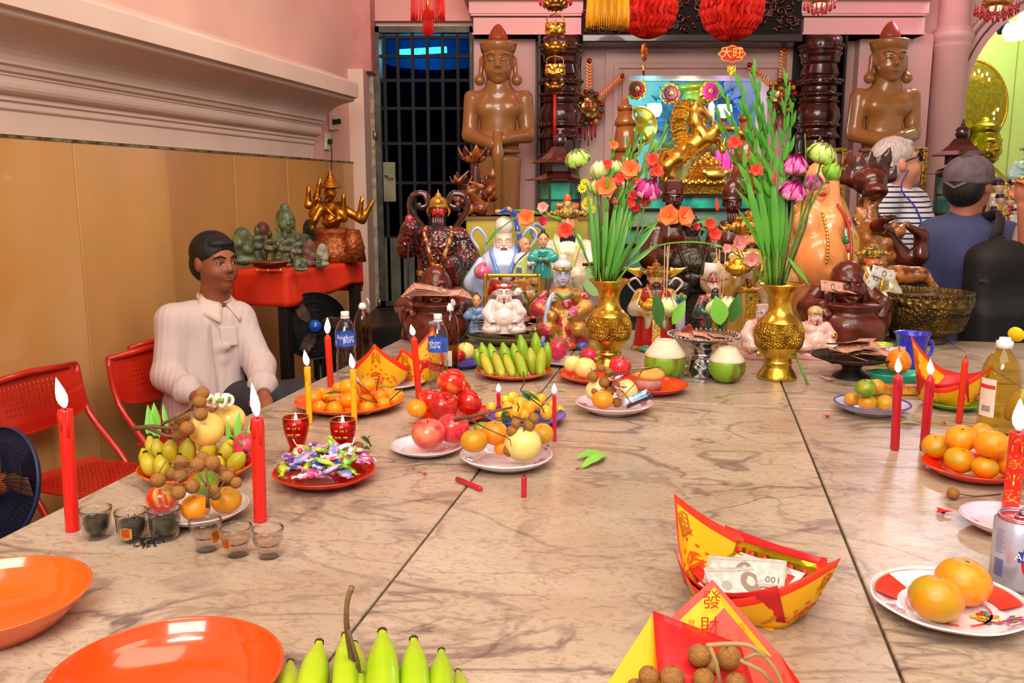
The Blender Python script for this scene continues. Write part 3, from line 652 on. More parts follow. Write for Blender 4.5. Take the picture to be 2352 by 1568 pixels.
# apples
g_ = 'apples of the red pyramid'
fruit(f_appY,1037,877,33,'H','yellow-streaked red apple on top of the apple pyramid',g_,D=PL['H'][0].y-.02)
fruit(f_appR,1018,931,34,'H','dark red apple at the front left of the pyramid',g_,D=PL['H'][0].y-.07,rx=.6,rz=.4)
fruit(f_appR,1077,924,31,'H','dark red apple at the front right of the pyramid',g_,D=PL['H'][0].y-.03,rx=1)
fruit(f_appY,988,918,28,'H','pale red apple at the back left of the pyramid',g_,D=PL['H'][0].y+.05)
fruit(f_appR,1060,893,22,'H','dark red apple half hidden behind the pyramid top',g_,D=PL['H'][0].y+.07)
fruit(f_appP,984,997,39,'I','large pink-yellow apple on white plate, left of the pair','pink apples on white plate',D=PL['I'][0].y-.04,rx=.1)
fruit(f_appPk,1040,984,38,'I','bright pink-red speckled apple on white plate, right of the pair','pink apples on white plate',D=PL['I'][0].y-.0,rx=.2)
fruit(f_small,958,938,24,None,'orange mandarin behind the cellophane bag',None,D=1.98)
# plate J
g_ = 'mandarins on the white floral plate'; Y = PL['J'][0].y
fruit(f_manG,1089,1012,32,'J','greenish mandarin at the left end of the white floral plate',g_,D=Y-.03,rx=.2,rz=3)
fruit(f_manO,1136,994,32,'J','orange mandarin on the white floral plate just left of the pear',g_,D=Y+.01)
fruit(f_manG,1245,996,27,'J','blotched mandarin behind the pear at the right of the floral plate',g_,D=Y+.02)
fruit(f_manGG,1108,985,20,'J','green mandarin peeping out behind the orange one',g_,D=Y+.08)
fruit(f_manO,1152,1030,18,'J','small orange fruit low between mandarin and pear',g_,D=Y-.0)
fruit(f_pear,1201,1019,43,'J','large pale yellow round pear on the white floral plate',D=Y-.05,rx=-.1)
for (u,v,r,n_) in ((1176,990,14,'hanging left of the pear top'),(1216,976,14,'above the pear'),(1170,1034,15,'lying in front of the pear'),(1226,960,13,'highest on the twig'),(1185,972,12,'behind the twig joint')):
  fruit(f_longan,u,v,r,'J','brown longan %s' % n_,'longans on the white floral plate',D=Y-.06)
# plate K plums
L = [(1127,938,14,0),(1163,921,13,.2),(1180,915,15,.5),(1195,930,18,.7),(1216,938,16,.6),(1186,946,18,.3),(1231,929,15,.6),(1222,912,14,.9),(1255,948,17,.3),(1287,942,11,0),(1166,940,17,.3),(1203,955,15,0),(1148,955,13,0),(1242,918,14,.7),(1268,932,12,.2)]
fruitrow(f_plum,'K',{'front half': L[0:1]+L[4:6]+L[8:9]+L[10:13],'back half': L[1:4]+L[6:8]+L[9:10]+L[13:]},'yellow mango plum on the blue plate','mango plums on the blue plate')
# plate C, D
Y = PL['C'][0].y
fruit(f_appS,374,1146,37,'C','striped red and yellow apple with a nick on the white plate',D=Y-.01,rx=-.2)
fruit(f_manO,449,1165,34,'C','shiny orange mandarin at the front of the longan plate','mandarins on the longan plate',D=Y-.06)
fruit(f_manG,520,1148,35,'C','olive-green mandarin at the right of the longan plate','mandarins on the longan plate',D=Y-.03)
fruit(f_manGG,470,1110,32,'C','green mandarin hidden under the longan twigs','mandarins on the longan plate',D=Y+.06)
Y = PL['D'][0].y
fruit(f_melon,474,985,40,'D','pale yellow melon behind the ripe bananas, left of two','melons behind the ripe bananas',D=Y+.03)
fruit(f_melon,527,965,37,'D','pale yellow melon under the jasmine garland, right of two','melons behind the ripe bananas',D=Y+.1)
fruit(f_drag,566,1030,36,'D','red dragon fruit behind the second red candle',D=Y+.04,rx=.2)
# plates M N N2 O P
fruit(f_pear,1069,807,22,'M','yellow pear on the blue plate behind the bottle',D=PL['M'][0].y); fruit(f_appR,1053,817,17,'M','red apple half hidden behind the oil bottle',D=PL['M'][0].y-.03)
Y = PL['N'][0].y
fruit(f_pear,1315,836,21,'N','pale yellow pear at the left of the orange-red plate','pears on the orange-red plate',D=Y); fruit(f_pear,1344,845,26,'N','pale yellow pear in front on the orange-red plate','pears on the orange-red plate',D=Y-.03)
fruit(f_appPk,1424,842,26,'N','shiny crimson apple between the pears and the muffin',D=Y+.02)
fruit(f_drag,1282,800,26,'N2','magenta dragon fruit right of the green bananas','dragon fruits beside the gold vase',D=PL['N2'][0].y,rx=-.2); fruit(f_drag,1352,816,23,'N','magenta dragon fruit leaning behind the pale pears','dragon fruits beside the gold vase',D=Y+.09,rx=1.2,rz=.3)
Y = PL['O'][0].y
fruit(f_pear2,1371,896,26,'O','speckled yellow mango leaning at the left of the floral plate','mangoes on the floral plate',D=Y-.01); fruit(f_pear2,1440,898,25,'O','yellow mango behind the candies on the floral plate','mangoes on the floral plate',D=Y+.02)
fruit(f_manO,1384,917,25,'O','orange mandarin at the front of the floral plate',D=Y-.05)
for (u,v,r,n_) in ((1362,864,13,'at the left end of the sprig'),(1380,845,10,'highest on the sprig'),(1398,855,11,'beside the highest one'),(1388,878,13,'in the middle of the sprig'),(1366,898,9,'low at the left'),(1417,924,12,'lying beside the mandarin'),(1399,900,12,'above the mandarin'),(1414,884,10,'next to the wrapped candies')):
  fruit(f_longan,u,v,r,'O','brown longan %s' % n_,'longans on the floral plate',D=Y-.03)
fruit(f_longan,2189,1133,14,None,'single brown longan lying alone on the marble',D=Z(2189,1146).y)
fruit(f_longan,822,1028,14,None,'single brown longan beside the cellophane bag',D=Z(822,1040).y)
G().tube([Z(2204,1134,TZ+.01),Z(2240,1140,TZ+.002),Z(2300,1134,TZ+.002)],.0012,5).build('twig',M('#6a4c30',.8),None,label='thin brown twig beside the lone longan',cat='twig')
# ---- longan sprigs: twigs with the fruit they carry
TW = M('#8a6844',.75,0,'#6a4c30',12,bump=.3,bs=60)
def sprig(label,stems,fr,D,group,desc):
  t = thing('longan_sprig',label,'fruit sprig',tuple(P(stems[0][0][0],stems[0][0][1],D)))
  o = t.location.copy()
  for i,(pts,r) in enumerate((s[:-1],s[-1]) for s in stems):
    g = G(); g.tube([P(p[0],p[1],D+(p[2] if len(p) > 2 else 0))-o for p in pts],[r*1.3,r,r*.7],6); g.build('twig',TW,t)
  for (u,v,r,dd) in fr:
    q = P(u,v,D+dd); rr = r*mpp(q); c = f_longan.children[0].copy(); COL.objects.link(c); c.parent = t; c.name = 'longan'; c.location = q-o; c.scale = (rr,)*3
  return t
Y = PL['C'][0].y
sprig('bunch of brown longans on forked twigs over the apple and mandarins',[[(477,1165,-.1),(477,1120,-.1),(474,1075,-.06),.0025],[(474,1115,-.1),(450,1080,-.08),(400,1075,-.05),.0015],[(478,1142,-.1),(500,1130,-.1),(516,1104,-.08),.0018],[(516,1104,-.08),(490,1085,-.06),(465,1060,-.04),.0014],[(440,1085,-.06),(400,1110,-.07),(388,1125,-.08),.0012],[(440,1060,-.04),(380,1060,-.04),(362,1090,-.05),.0012]],
      [(363,1102,18,-.05),(395,1087,17,-.02),(416,1092,17,-.05),(416,1062,17,-.02),(454,1067,18,-.05),(465,1052,16,0),(487,1063,19,-.04),(442,1117,17,-.08),(410,1131,17,-.1),(522,1095,15,-.05),(542,1108,14,-.05),(489,1125,14,-.08),(505,1080,15,-.02),(495,1136,13,-.08),(530,1082,12,0)],Y,None,'')
Y = PL['D'][0].y
sprig('bunch of brown longans on a thick cut twig over the melons',[[(308,984,-.03),(350,979,-.03),(400,984,-.03),.0042],[(340,982,-.03),(380,1000,-.04),(418,1005,-.04),.003],[(370,975,-.03),(420,950,-.02),(450,920,0),.0025],[(420,950,-.02),(440,940,0),(447,925,0),.0015],[(400,984,-.03),(430,980,-.03),(440,975,-.02),.002]],
      [(465,903,16,0),(459,922,16,-.01),(461,951,16,-.02),(430,983,17,-.03),(413,962,15,0),(404,972,14,0),(405,1000,13,0),(426,957,12,.02)],Y,None,'')
sprig('bare forked twig lying over the mandarins on the white floral plate',[[(1044,965,-.03),(1100,952,-.05),(1177,935,-.05),.0035],[(1075,960,-.04),(1110,980,-.06),(1158,1002,-.08),.0018],[(1177,955,-.05),(1210,965,-.05),(1258,972,-.04),.0015],[(1158,1000,-.08),(1172,1010,-.09),(1174,1024,-.1),.0012],[(1206,960,-.05),(1204,975,-.06),(1203,990,-.07),.002],[(1086,951,-.04),(1120,957,-.05),(1160,960,-.05),.0014]],[],PL['J'][0].y,None,'')
sprig('bunch of thin longan twigs reaching over the muffin plate',[[(1395,858,-.04),(1450,850,-.04),(1517,842,-.03),.0018],[(1400,862,-.04),(1440,858,-.04),(1500,845,-.03),.0015],[(1475,850,-.03),(1455,885,-.04),(1435,905,-.05),.0012],[(1370,850,-.03),(1360,852,-.03),(1357,845,-.03),.002],[(1370,897,-.04),(1400,893,-.05),(1430,887,-.04),.0012],[(1420,890,-.05),(1440,910,-.06),(1448,925,-.07),.0014]],[],PL['O'][0].y,None,'')
# leafy twigs on the mandarins and plums
LEAF = M('#2c6020',.4,0,'#3c7828',4,coat=.2); LEAFL = M('#6cb838',.45,0,'#8cc850',4); LEAFD = M('#1c4a1c',.4,0,'#285c22',5,coat=.3)
def leafg(g,p,d,up,L,w,n=6,curl=.2):
  p = Vector(p); d = Vector(d).normalized(); up = Vector(up); s = d.cross(up).normalized(); up = s.cross(d)
  vs = []
  for i in range(n+1):
    t = i/n; ww = w*sin(pi*min(1,t*1.02))**.8*(1-.25*t) if 0 < i < n else w*.04; c = p+d*L*t+up*(curl*L*t*(1-t)-.1*L*t*t)
    vs += [c-s*ww+up*ww*.3,c,c+s*ww+up*ww*.3]
  return g.add([tuple(v) for v in vs],[f for i in range(n) for f in ((3*i,3*i+1,3*i+4,3*i+3),(3*i+1,3*i+2,3*i+5,3*i+4))])
def twiglet(label,D,stems,leaves,mat=LEAF,r=.0014):
  t = thing('leafy_twig',label,'twig',tuple(P(stems[0][0][0],stems[0][0][1],D))); o = t.location.copy()
  for pts in stems: G().tube([P(a,b,D)-o for a,b in pts],[r*1.3,r],5).build('twig',M('#4a4a20',.7),t)
  for (u0,v0,u1,v1,w) in leaves:
    a = P(u0,v0,D)-o; b = P(u1,v1,D-.01)-o; leafg(G(),a,b-a,(0,-.5,1),(b-a).length,w).build('leaf',mat,t)
  return t
Y = PL['F'][0].y-.08
twiglet('dark leaf twig across the small mandarins at left',Y,[[(718,929),(745,923),(772,918)],[(742,924),(748,916),(750,912)]],[(785,902,744,903,.006)],LEAFD)
twiglet('forked green twig over the mandarins at right',Y,[[(819,877),(840,893),(868,925)],[(822,911),(845,920),(868,926)],[(871,864),(867,880),(865,896)],[(925,893),(910,905),(895,920)]],[])
Y = PL['K'][0].y-.06
twiglet('dark green leaf pair on a thin stem above the plums',Y,[[(1202,852),(1203,880),(1196,895),(1202,902)],[(1268,905),(1258,915),(1252,921)],[(1200,900),(1245,935),(1250,948)]],[(1199,897,1218,918,.012),(1203,900,1242,920,.008)],LEAFD)
twiglet('small dark leaves low among the yellow plums',Y-.02,[[(1188,925),(1192,935),(1188,945)]],[(1150,960,1168,945,.012),(1278,955,1290,940,.006),(1195,985,1190,965,.008),(1160,975,1158,950,.01)],LEAFD)
twiglet('small dark leaves beside the cellophane bag',Z(850,1040).y,[[(853,1025),(845,1010),(836,1000)]],[(850,1020,830,1002,.008),(850,1030,836,1030,.008),(848,1005,852,998,.006)],LEAFD)
# crumpled leaf and scattered petals on the marble
def leafth(nm,label,cat,parts,mat,z=.004):
  q = Z(parts[0][0],parts[0][1]); t = thing(nm,label,cat,tuple(q))
  for (u0,v0,u1,v1,w,lift) in parts:
    a = Z(u0,v0,TZ+z)-q; b = Z(u1,v1,TZ+z+lift)-q; leafg(G(),a,b-a,(0,-.2,1),(b-a).length,w,7,.25).build('leaf',mat,t)
  return t
t = leafth('torn_leaf','crumpled light green leaves lying alone in the middle of the marble','leaf',[(1395,1048,1322,1045,.016,.01),(1390,1052,1335,1068,.014,.006),(1355,1066,1392,1038,.012,.014),(1340,1048,1372,1032,.01,.012)],LEAFL)
G().tube([Z(1322,1076,TZ+.002)-t.location,Z(1350,1072,TZ+.004)-t.location,Z(1380,1050,TZ+.008)-t.location],.0014,5).build('stalk',M('#7a6a38',.7),t)
leafth('leaf','thin pale green leaf blade near the right red candles','leaf',[(2068,970,2118,972,.006,0),],M('#a0b060',.5))
leafth('leaf','small green leaf scrap left of the floral plate','leaf',[(1282,894,1302,898,.005,0)],LEAFL)
def petal(u,v,w,label,c='#e02818',n=3):
  q = Z(u,v); t = thing('fallen_petal',label,'petal',tuple(q)); s = w*mpp(q)
  for i in range(n):
    a = i*2.2+u; d = Vector((cos(a),sin(a),.35+.2*(i % 2))); leafg(G(),d*(-s*.1)+Vector((0,0,.003)),d,(0,0,1),s*.6,s*.22,5,.3).build('petal',M(c,.5,sub=.1),t)
petal(2165,1182,42,'crumpled bright red blossom lying on the marble near the can','#f01c1c',6); petal(1900,960,24,'crumpled red petal lying behind the long slab joint','#e83020',5)
petal(2170,975,22,'flat red petal left of the big oil bottle','#f03820',2); petal(975,1092,18,'red petal scrap right of the cellophane bag','#d82020',2); petal(950,1080,14,'small red petal scrap below the cellophane bag','#c82020',2); petal(1965,805+60,26,'pale pink petal by the black pedestal foot','#e89080',3); petal(1135,900,14,'small red scrap on marble behind the apples','#b83018',2)
# ---- bananas
BANY = M('#c8b020',.4,0,'#98a018',1.6,.4,.7,coat=.1); BANS = M('#c4b42c',.4,0,'#a8a020',14,.35,.6); BANG = M('#90b81c',.35,0,'#70a418',5,.4,.65,coat=.2); BANL = M('#b4cc14',.35,0,'#a0c410',9,.4,.65,coat=.2); BANB = M('#c8b83c',.4,0,'#94ac20',8,.4,.62,coat=.15)
BTIP = M('#3a2c18',.8)
def banana(par,o,A,B,r,mat,bend,neck=.3,tipc=BTIP,n=15):
  A = Vector(A)-o; B = Vector(B)-o; L = (B-A).length; bend = Vector(bend)
  pts = []; rr = []
  prof = [(0,.45),(.08,.7),(.2,.92),(.35,1),(.5,1),(.65,.97),(.78,.8),(.87,.56),(.93,.38),(.97,.3),(1,.28)]
  for t,q in prof: pts.append(A.lerp(B,t)+bend*4*t*(1-t)*L); rr.append(q*r)
  g = G(); vs = []; m = len(pts); up = None
  for i in range(m):
    tt = (pts[min(i+1,m-1)]-pts[max(i-1,0)]).normalized(); x = tt.cross(Vector((0,1,.1))).normalized(); y = tt.cross(x).normalized()
    for k in range(n):
      a = 2*pi*k/n+.3; q = rr[i]*(1+.07*cos(5*a)); vs.append(tuple(pts[i]+(x*cos(a)+y*sin(a))*q))
  fs = [(i*n+k,i*n+(k+1) % n,(i+1)*n+(k+1) % n,(i+1)*n+k) for i in range(m-1) for k in range(n)]+[tuple(range(n-1,-1,-1))]
  g.add(vs,fs); b = g.build('banana',mat,par)
  g = G(); e = pts[-1]; d = (pts[-1]-pts[-2]).normalized(); g.tube([e-d*r*.08,e+d*r*.16,e+d*r*.3],[r*.31,r*.33,r*.2],9); g.build('tip',tipc,b); return b
def bunch(label,D,lst,mats,px=None,ctr=None,bend=(0,-.06,0)):
  q = P(ctr[0],ctr[1],D); q.z = max(q.z,TZ+.008); t = thing('banana_bunch',label,'bananas',tuple(q)); o = t.location.copy()
  for i,(u0,v0,u1,v1,r,d0,d1) in enumerate(lst):
    a = P(u0,v0,D+d0); b = P(u1,v1,D+d1)
    if a.z < TZ+.012: a = Z(u0,v0,TZ+.02)
    banana(t,o,a,b,r*mpp(a),mats[i % len(mats)] if not isinstance(mats,dict) else mats.get(i,mats[-1]),bend)
  return t
# front bunch at the bottom edge
Yf = .93
bunch('bunch of bright green bananas at the bottom edge of the view',Yf,[(640,1700,667,1522,34,0,0),(690,1700,733,1477,40,-.01,0),(790,1710,793,1460,36,.01,.02),(880,1710,878,1452,42,-.01,0),(955,1710,950,1470,40,0,0),(1010,1700,1014,1496,34,0,0),(1070,1700,1052,1543,28,.01,0),(835,1700,815,1478,30,.03,.04)],[BANL],ctr=(850,1600),bend=(0,.02,0))
t = thing('dry_twig','dry brown banana stalk fibre standing over the front bananas','twig',tuple(P(800,1450,.915))); o = t.location.copy()
G().tube([P(u,v,.885)-o for u,v in ((808,1348),(798,1380),(796,1430),(806,1500),(818,1580))],[.004,.003,.0035,.004],6).build('twig',TW,t)
G().tube([P(u,v,.88)-o for u,v in ((800,1445),(822,1520),(830,1580))],[.002,.0025],6).build('twig',TW,t); G().tube([P(u,v,.88)-o for u,v in ((825,1538),(848,1552),(866,1555))],[.0015,.0022],6).build('twig',TW,t)
# green bunch on plate L
Y = PL['L'][0].y
bunch('bunch of green finger bananas on the orange plate before the statues',Y,[(1110,845,1092,800,11,.03,.03),(1120,850,1106,787,12,.04,.04),(1140,850,1125,788,13,.03,.04),(1170,850,1154,786,13,.02,.04),(1192,845,1178,788,12,.02,.04),(1210,840,1194,768,13,.04,.05),(1235,840,1230,762,13,.05,.05),(1255,845,1258,785,11,.04,.04),(1130,862,1107,812,12,-.02,0),(1155,865,1135,810,12,-.04,-.01),(1180,865,1160,814,12,-.05,-.02),(1205,866,1188,810,13,-.05,-.02),(1226,860,1217,798,13,-.03,-.01),(1240,862,1245,798,12,-.02,0)],{-1: BANG,8: BANB,9: BANB,10: BANB,11: BANB,12: BANB,13: BANB},ctr=(1180,860))
# ripe bananas on plate D
Y = PL['D'][0].y
bunch('double row of ripe spotted stubby bananas on the orange plate',Y,[(365,1070,343,1000,17,.04,.04),(372,1065,359,1006,17,.03,.03),(395,1062,391,1008,19,.02,.02),(430,1064,434,1004,19,.02,.02),(475,1058,483,1005,19,.03,.03),(515,1058,533,1008,19,.04,.04),(350,1082,328,1028,16,0,0),(352,1090,334,1040,18,-.03,-.02),(378,1095,366,1044,18,-.04,-.03),(415,1095,412,1045,17,-.03,-.02),(500,1090,504,1046,18,-.01,0),(530,1078,562,1038,19,0,0)],[BANY,BANS],ctr=(450,1080),bend=(0,-.1,0))
# lone banana at the right edge
q = Z(2345,985); t = thing('banana','curved yellow banana at the right edge behind the candle','banana',tuple(q)); o = t.location.copy()
banana(t,o,P(2318,965,q.y),P(2372,895,q.y),17*mpp(q),BANY,(-.12,0,.1))
# pandan-like green shoots behind the bananas
for (u0,v0,u1,v1,w) in ((356,985,336,930,.010),(366,990,350,925,.012),(345,990,333,955,.006),(386,970,372,927,.006),(545,1000,548,945,.008),(530,1010,520,965,.006),(560,1010,548,1030,.007),(578,1010,572,965,.006)):
  a = P(u0,v0+18,Y+.04); b = P(u1,v1,Y+.05); o = link('pointed_leaf',None); o.location = a
  leafg(G(),(0,0,0),b-a,(0,-1,.2),(b-a).length,w,6,.05).build('blade',LEAFL,o)
  tag(o,'green pointed leaf %s the banana plate' % ('left behind' if u0 < 450 else 'right of'),'leaf','green shoots around the ripe bananas')
# jasmine garland
q = P(505,925,Y+.06); t = thing('jasmine_garland','small ring garland of white jasmine buds on the melon','garland',tuple(q)); g = G()
for i in range(90):
  a = 2*pi*i/90*7; b = 2*pi*i/90; R1 = 22*mpp(q); g.ell(((R1+.007*cos(a))*cos(b),(R1*.7+.006*cos(a))*sin(b),.009*sin(a)+.005),(.0035,.0035,.0055),rotm(a,.4,b),6,4)
tag(g.build('flower_bud',M('#f4f0dc',.6),t),kind='stuff'); G().tube([(.018*cos(a),.013*sin(a),.008) for a in np.linspace(0,6.28,12)],.004,6).build('string',M('#88a040',.7),t)
# ---- candles
def flamemat(nm='flame'):
  m = bpy.data.materials.new(nm); m.use_nodes = True; nt = m.node_tree; b = nt.nodes['Principled BSDF']; tc = nt.nodes.new('ShaderNodeTexCoord'); sx = nt.nodes.new('ShaderNodeSeparateXYZ'); rp = nt.nodes.new('ShaderNodeValToRGB'); e = rp.color_ramp.elements
  nt.links.new(tc.outputs['Generated'],sx.inputs[0]); nt.links.new(sx.outputs[2],rp.inputs[0]); e[0].position = 0; e[0].color = (.15,.12,.9,1); e[1].position = .14; e[1].color = (1,.42,.15,1)
  for p,c in ((.3,(1,.85,.5,1)),(.75,(1,.8,.4,1)),(1,(1,.5,.12,1))): x = e.new(p); x.color = c
  nt.links.new(rp.outputs[0],b.inputs['Emission Color']); b.inputs['Emission Strength'].default_value = 7; b.inputs['Base Color'].default_value = (0,0,0,1); return m
FLM = flamemat()
def candle(ub,vb,ut,vt,wpx,wax,label,fl=None,neck=False,lit=0,group=None,text=None,D=None):
  a = Z(ub,vb) if D is None else Vector((at(ub,D,TZ).x,D,TZ)); b = P(ut,vt,a.y); d = b-a; h = d.length; r = wpx/2*mpp(a)
  t = thing('candle',label,'candle',tuple(a),group=group,rot=Vector((0,0,1)).rotation_difference(d).to_euler())
  if neck: pr = [(r*.8,0),(r*.8,.002),(r,.004),(r,h-.014),(r*1.06,h-.010),(r*.9,h-.008),(r*.55,h-.003),(r*.4,h)]
  else: pr = [(r*1.0,0),(r*.97,.003),(r,h*.5),(r*1.02,h-.003),(r,h-.0005),(r*.85,h),(r*.5,h-.002),(0,h-.003)]
  g = G(); g.lathe(pr,n=22); 
  if r > .004 and lit:
    for k in range(3):
      an = 3.6+k*.9; g.tube([(r*cos(an),r*sin(an),h-.003),(r*1.04*cos(an),r*1.04*sin(an),h-.02-.012*k)],[r*.1,r*.16],5)
  g.build('wax',wax,t)
  G().tube([(0,0,h-.003),(0,0,h+.004),(.0012,0,h+.0075)],.0008,5).build('wick',M('#201410',.9),t)
  if fl:
    u,v,hp,wp = fl; c = P(u,v,a.y); R3 = t.rotation_euler.to_matrix(); lc = R3.inverted()@(c-a); FH = hp*mpp(a); FW = wp/2*mpp(a)
    base = Vector((0,0,h+.002)); ax = (lc-base); ax = ax.normalized() if ax.length > 0 else Vector((0,0,1)); g = G()
    g.lathe([(0,0),(FW*.45,FH*.06),(FW*.85,FH*.2),(FW,FH*.36),(FW*.82,FH*.56),(FW*.5,FH*.75),(FW*.2,FH*.92),(0,FH)],n=14)
    o = g.build('flame',FLM,t); o.location = base; o.rotation_euler = ax.to_track_quat('Z','Y').to_euler()
    light('POINT',tuple(c),(1,.62,.3),.12+FH*3.2,.008,nm='candle_flame_light')
  if text:
    g = G(); s_,size = text; n = len(s_)
    for i,ch in enumerate(s_):
      vf = txt(ch,size); zc = h*.86-i*size*1.14
      g.add([((r+.0006)*sin(x/r),-(r+.0006)*cos(x/r),zc+y) for x,y in vf[0]],vf[1])
    o = g.build('gold_lettering',M('#f0b040',.3,.6),t); o.rotation_euler = (0,0,-.5)
  return t
RW1 = M('#e02018',.35,sub=.25,coat=.3); RW2 = M('#c81430',.35,sub=.2,coat=.3); YW = M('#f8b418',.4,sub=.25); RWO = M('#e83418',.4,sub=.2)
candle(167,1218,150,940,31,RW1,'thick red burning candle nearest the left table edge',(139,902,72,24),lit=1)
candle(598,1196,591,960,30,RW1,'thick red burning candle behind the water-filled glasses',(584,915,80,21),lit=1)
candle(760,888,752,768,15,RWO,'slim red burning candle left of the water bottle',(752,756,38,14),True)
candle(711,972,706,842,14,YW,'left yellow burning candle in front of the mandarins',(703,825,38,14),lit=1)
candle(814,974,811,848,14,YW,'right yellow burning candle in front of the mandarins',(809,834,36,14),lit=1)
candle(963,915,950,772,15,RWO,'slim red burning candle between paper boat and bottle',(948,763,26,13),True)
candle(1146,955,1145,902,9,RW2,'short red candle burning left in the plum plate pair',(1145,889,21,11))
candle(1274,1013,1273,906,9,RW2,'thin red candle burning right of the white floral plate',(1273,894,24,12))
candle(2055,1033,2063,858,20,RW2,'left burning crimson candle at the right of the table',(2063,840,36,15),True,1)
candle(2122,1034,2137,862,20,RW2,'dripping burning crimson candle beside the mandarin heap',(2137,844,36,15),True,1)
candle(2202,972,2218,822,14,RWO,'unlit pointed red candle in front of the right paper boat',None,True)
candle(2318,1190,2340,992,36,RW1,'thick red candle with gold lettering behind the beer can',(2342,950,76,30),lit=1,text=('合家平安',.026))
candle(1203,1141,1204,1094,13,RW2,'short red candle stub with black wick standing alone',None)
a = Z(1050,1100,TZ+.005); b = Z(1106,1123,TZ+.005); t = thing('candle_stub','broken red candle stub lying on the marble','candle',tuple(a),rot=(b-a).to_track_quat('Z','Y').to_euler())
G().lathe([(.0052,0),(.0052,(b-a).length*.95),(.003,(b-a).length)],n=12).build('wax',RW2,t)
# red glass candle cups
RGL = thin('#f02814',.03); GLS = thin('#fcfcfc',.02,2.2)
for u,lab in ((683,'red glass candle cup left behind the candy plate'),(790,'red glass candle cup right behind the candy plate')):
  q = Z(u,1046 if u < 700 else 1052); m_ = mpp(q); r = 30*m_; h = 88*m_/cos(.3); t = thing('candle_cup',lab,'candle cup',tuple(q),group='red glass candle cups')
  G().lathe([(0,0),(r*.75,0),(r*.78,h*.06),(r*.6,h*.14),(r*.55,h*.24),(r*.72,h*.4),(r*.95,h*.66),(r,h),(r*.92,h),(r*.87,h*.68),(r*.6,h*.38),(0,h*.3)],n=28).build('glass',RGL,t)
  G().lathe([(0,h*.34),(r*.6,h*.42),(r*.84,h*.7),(r*.86,h*.84),(0,h*.84)],n=24).build('wax',M('#d83818',.3,em=.25),t); G().torus((0,0,h),r*.96,.001).build('gilt_rim',GOLDS,t)
  g = G()
  for k in range(14): g.ell((r*.97*sin(.9*sin(k*1.7)*.5),-r*.97*cos(.9*sin(k*1.7)*.5)-.001,h*.66+.009*cos(k*2.1)),(.003,.0012,.003),n=6,m=4)
  g.build('gilt_emblem',GOLD,t); FH = 26*m_; g = G().lathe([(0,0),(.003,FH*.2),(.0036,FH*.4),(.0015,FH*.8),(0,FH)],n=10); o = g.build('flame',FLM,t); o.location = (0,0,h*.84); light('POINT',(q.x,q.y,q.z+h*.95),(1,.6,.3),.1,.008,nm='candle_flame_light')
# ---- shot glasses
def shot(u,v,wpx,kind,lab):
  q = Z(u,v); r = wpx/2*mpp(q); t = thing('shot_glass',lab,'glass',tuple(q),group='small glasses at the left front'); h = r*1.95
  if kind == 'water':
    pr = [(0,0),(r*.62,0),(r*.7,h*.05),(r*.62,h*.1),(r*.66,h*.15),(r*.6,h*.22),(r*.58,h*.28),(r*.8,h*.45),(r*.97,h*.62),(r*.97,h*.8),(r,h),(r*.93,h),(r*.88,h*.82),(r*.87,h*.62),(r*.68,h*.44),(0,h*.34)]; lq = [(0,h*.345),(r*.67,h*.445),(r*.865,h*.62),(0,h*.62)]
  else:
    pr = [(0,0),(r*.6,0),(r*.64,h*.06),(r*.8,h*.16),(r*.88,h*.4),(r*.93,h*.8),(r,h),(r*.93,h),(r*.85,h*.78),(r*.79,h*.4),(r*.66,h*.22),(0,h*.18)]; lq = [(0,h*.19),(r*.64,h*.225),(r*.78,h*.4),(r*.83,h*.66),(0,h*.7)]
  G().lathe(pr,n=28).build('glass',GLS,t)
  if kind == 'water': G().lathe(lq,n=28).build('water',thin('#f8f2ea',.0,.5),t)
  else:
    g = G(); g.lathe([(a*.95,b) for a,b in lq],n=20)
    for k in range(70):
      a = random.random()*6.28; rr = r*.75*sqrt(random.random()); z = h*(.25+.45*random.random()) if rr > r*.5 else h*(.6+.12*random.random()); d = Vector((random.uniform(-1,1),random.uniform(-1,1),random.uniform(-.5,.7))).normalized()*r*.22
      c = Vector((rr*cos(a),rr*sin(a),z)); g.tube([c-d,c+d*.3+Vector((0,0,.001)),c+d],[.0006,.0013,.0005],4)
    tag(g.build('tea_leaves',M('#2c2418',.8,0,'#4a4028',60),t),kind='stuff')
  if kind != 'plain': pass
  return t,r,h
def fu(t,r,h,ang,z):  # small gilded emblem with the character printed on the glass
  vf = txt('福',.016); g = G(); g.add([((r*.94)*sin(x/r+ang),-(r*.94)*cos(x/r+ang)-.0006,z+y) for x,y in vf[0]],vf[1]); g.build('printed_character',M('#c01810',.4),t)
  g = G(); n = 10; vs = []
  for j in range(5):
    for i in range(n+1):
      x = -.0105+.021*i/n; y = -.0105+.021*j/4; vs.append((r*.92*sin(x/r+ang),-r*.92*cos(x/r+ang)-.0002,z+y*(1-.25*abs(x)/.0105)))
  g.add(vs,[(j*(n+1)+i,j*(n+1)+i+1,(j+1)*(n+1)+i+1,(j+1)*(n+1)+i) for j in range(4) for i in range(n)]); g.build('gilt_emblem',M('#d8a850',.3,.7),t)
shot(224,1234,73,'tea','small glass of dried tea leaves beside the red candle, leftmost of six'); a = shot(305,1241,74,'tea','small glass of tea leaves with a red and gold character, second of six'); fu(*a,.0,a[2]*.4)
shot(381,1237,76,'tea','small glass of tea leaves just before the apple plate, third of six')
a = shot(475,1262,74,'water','small glass of clear water with the character at its right, fourth of six'); fu(*a,1.05,a[2]*.55)
a = shot(546,1274,72,'water','small glass of clear water with a red character at its left, fifth of six'); fu(*a,-.55,a[2]*.55); shot(618,1278,72,'water','small plain glass of clear water before the red candle, rightmost of six')
g = G(); q0 = Z(342,1247)
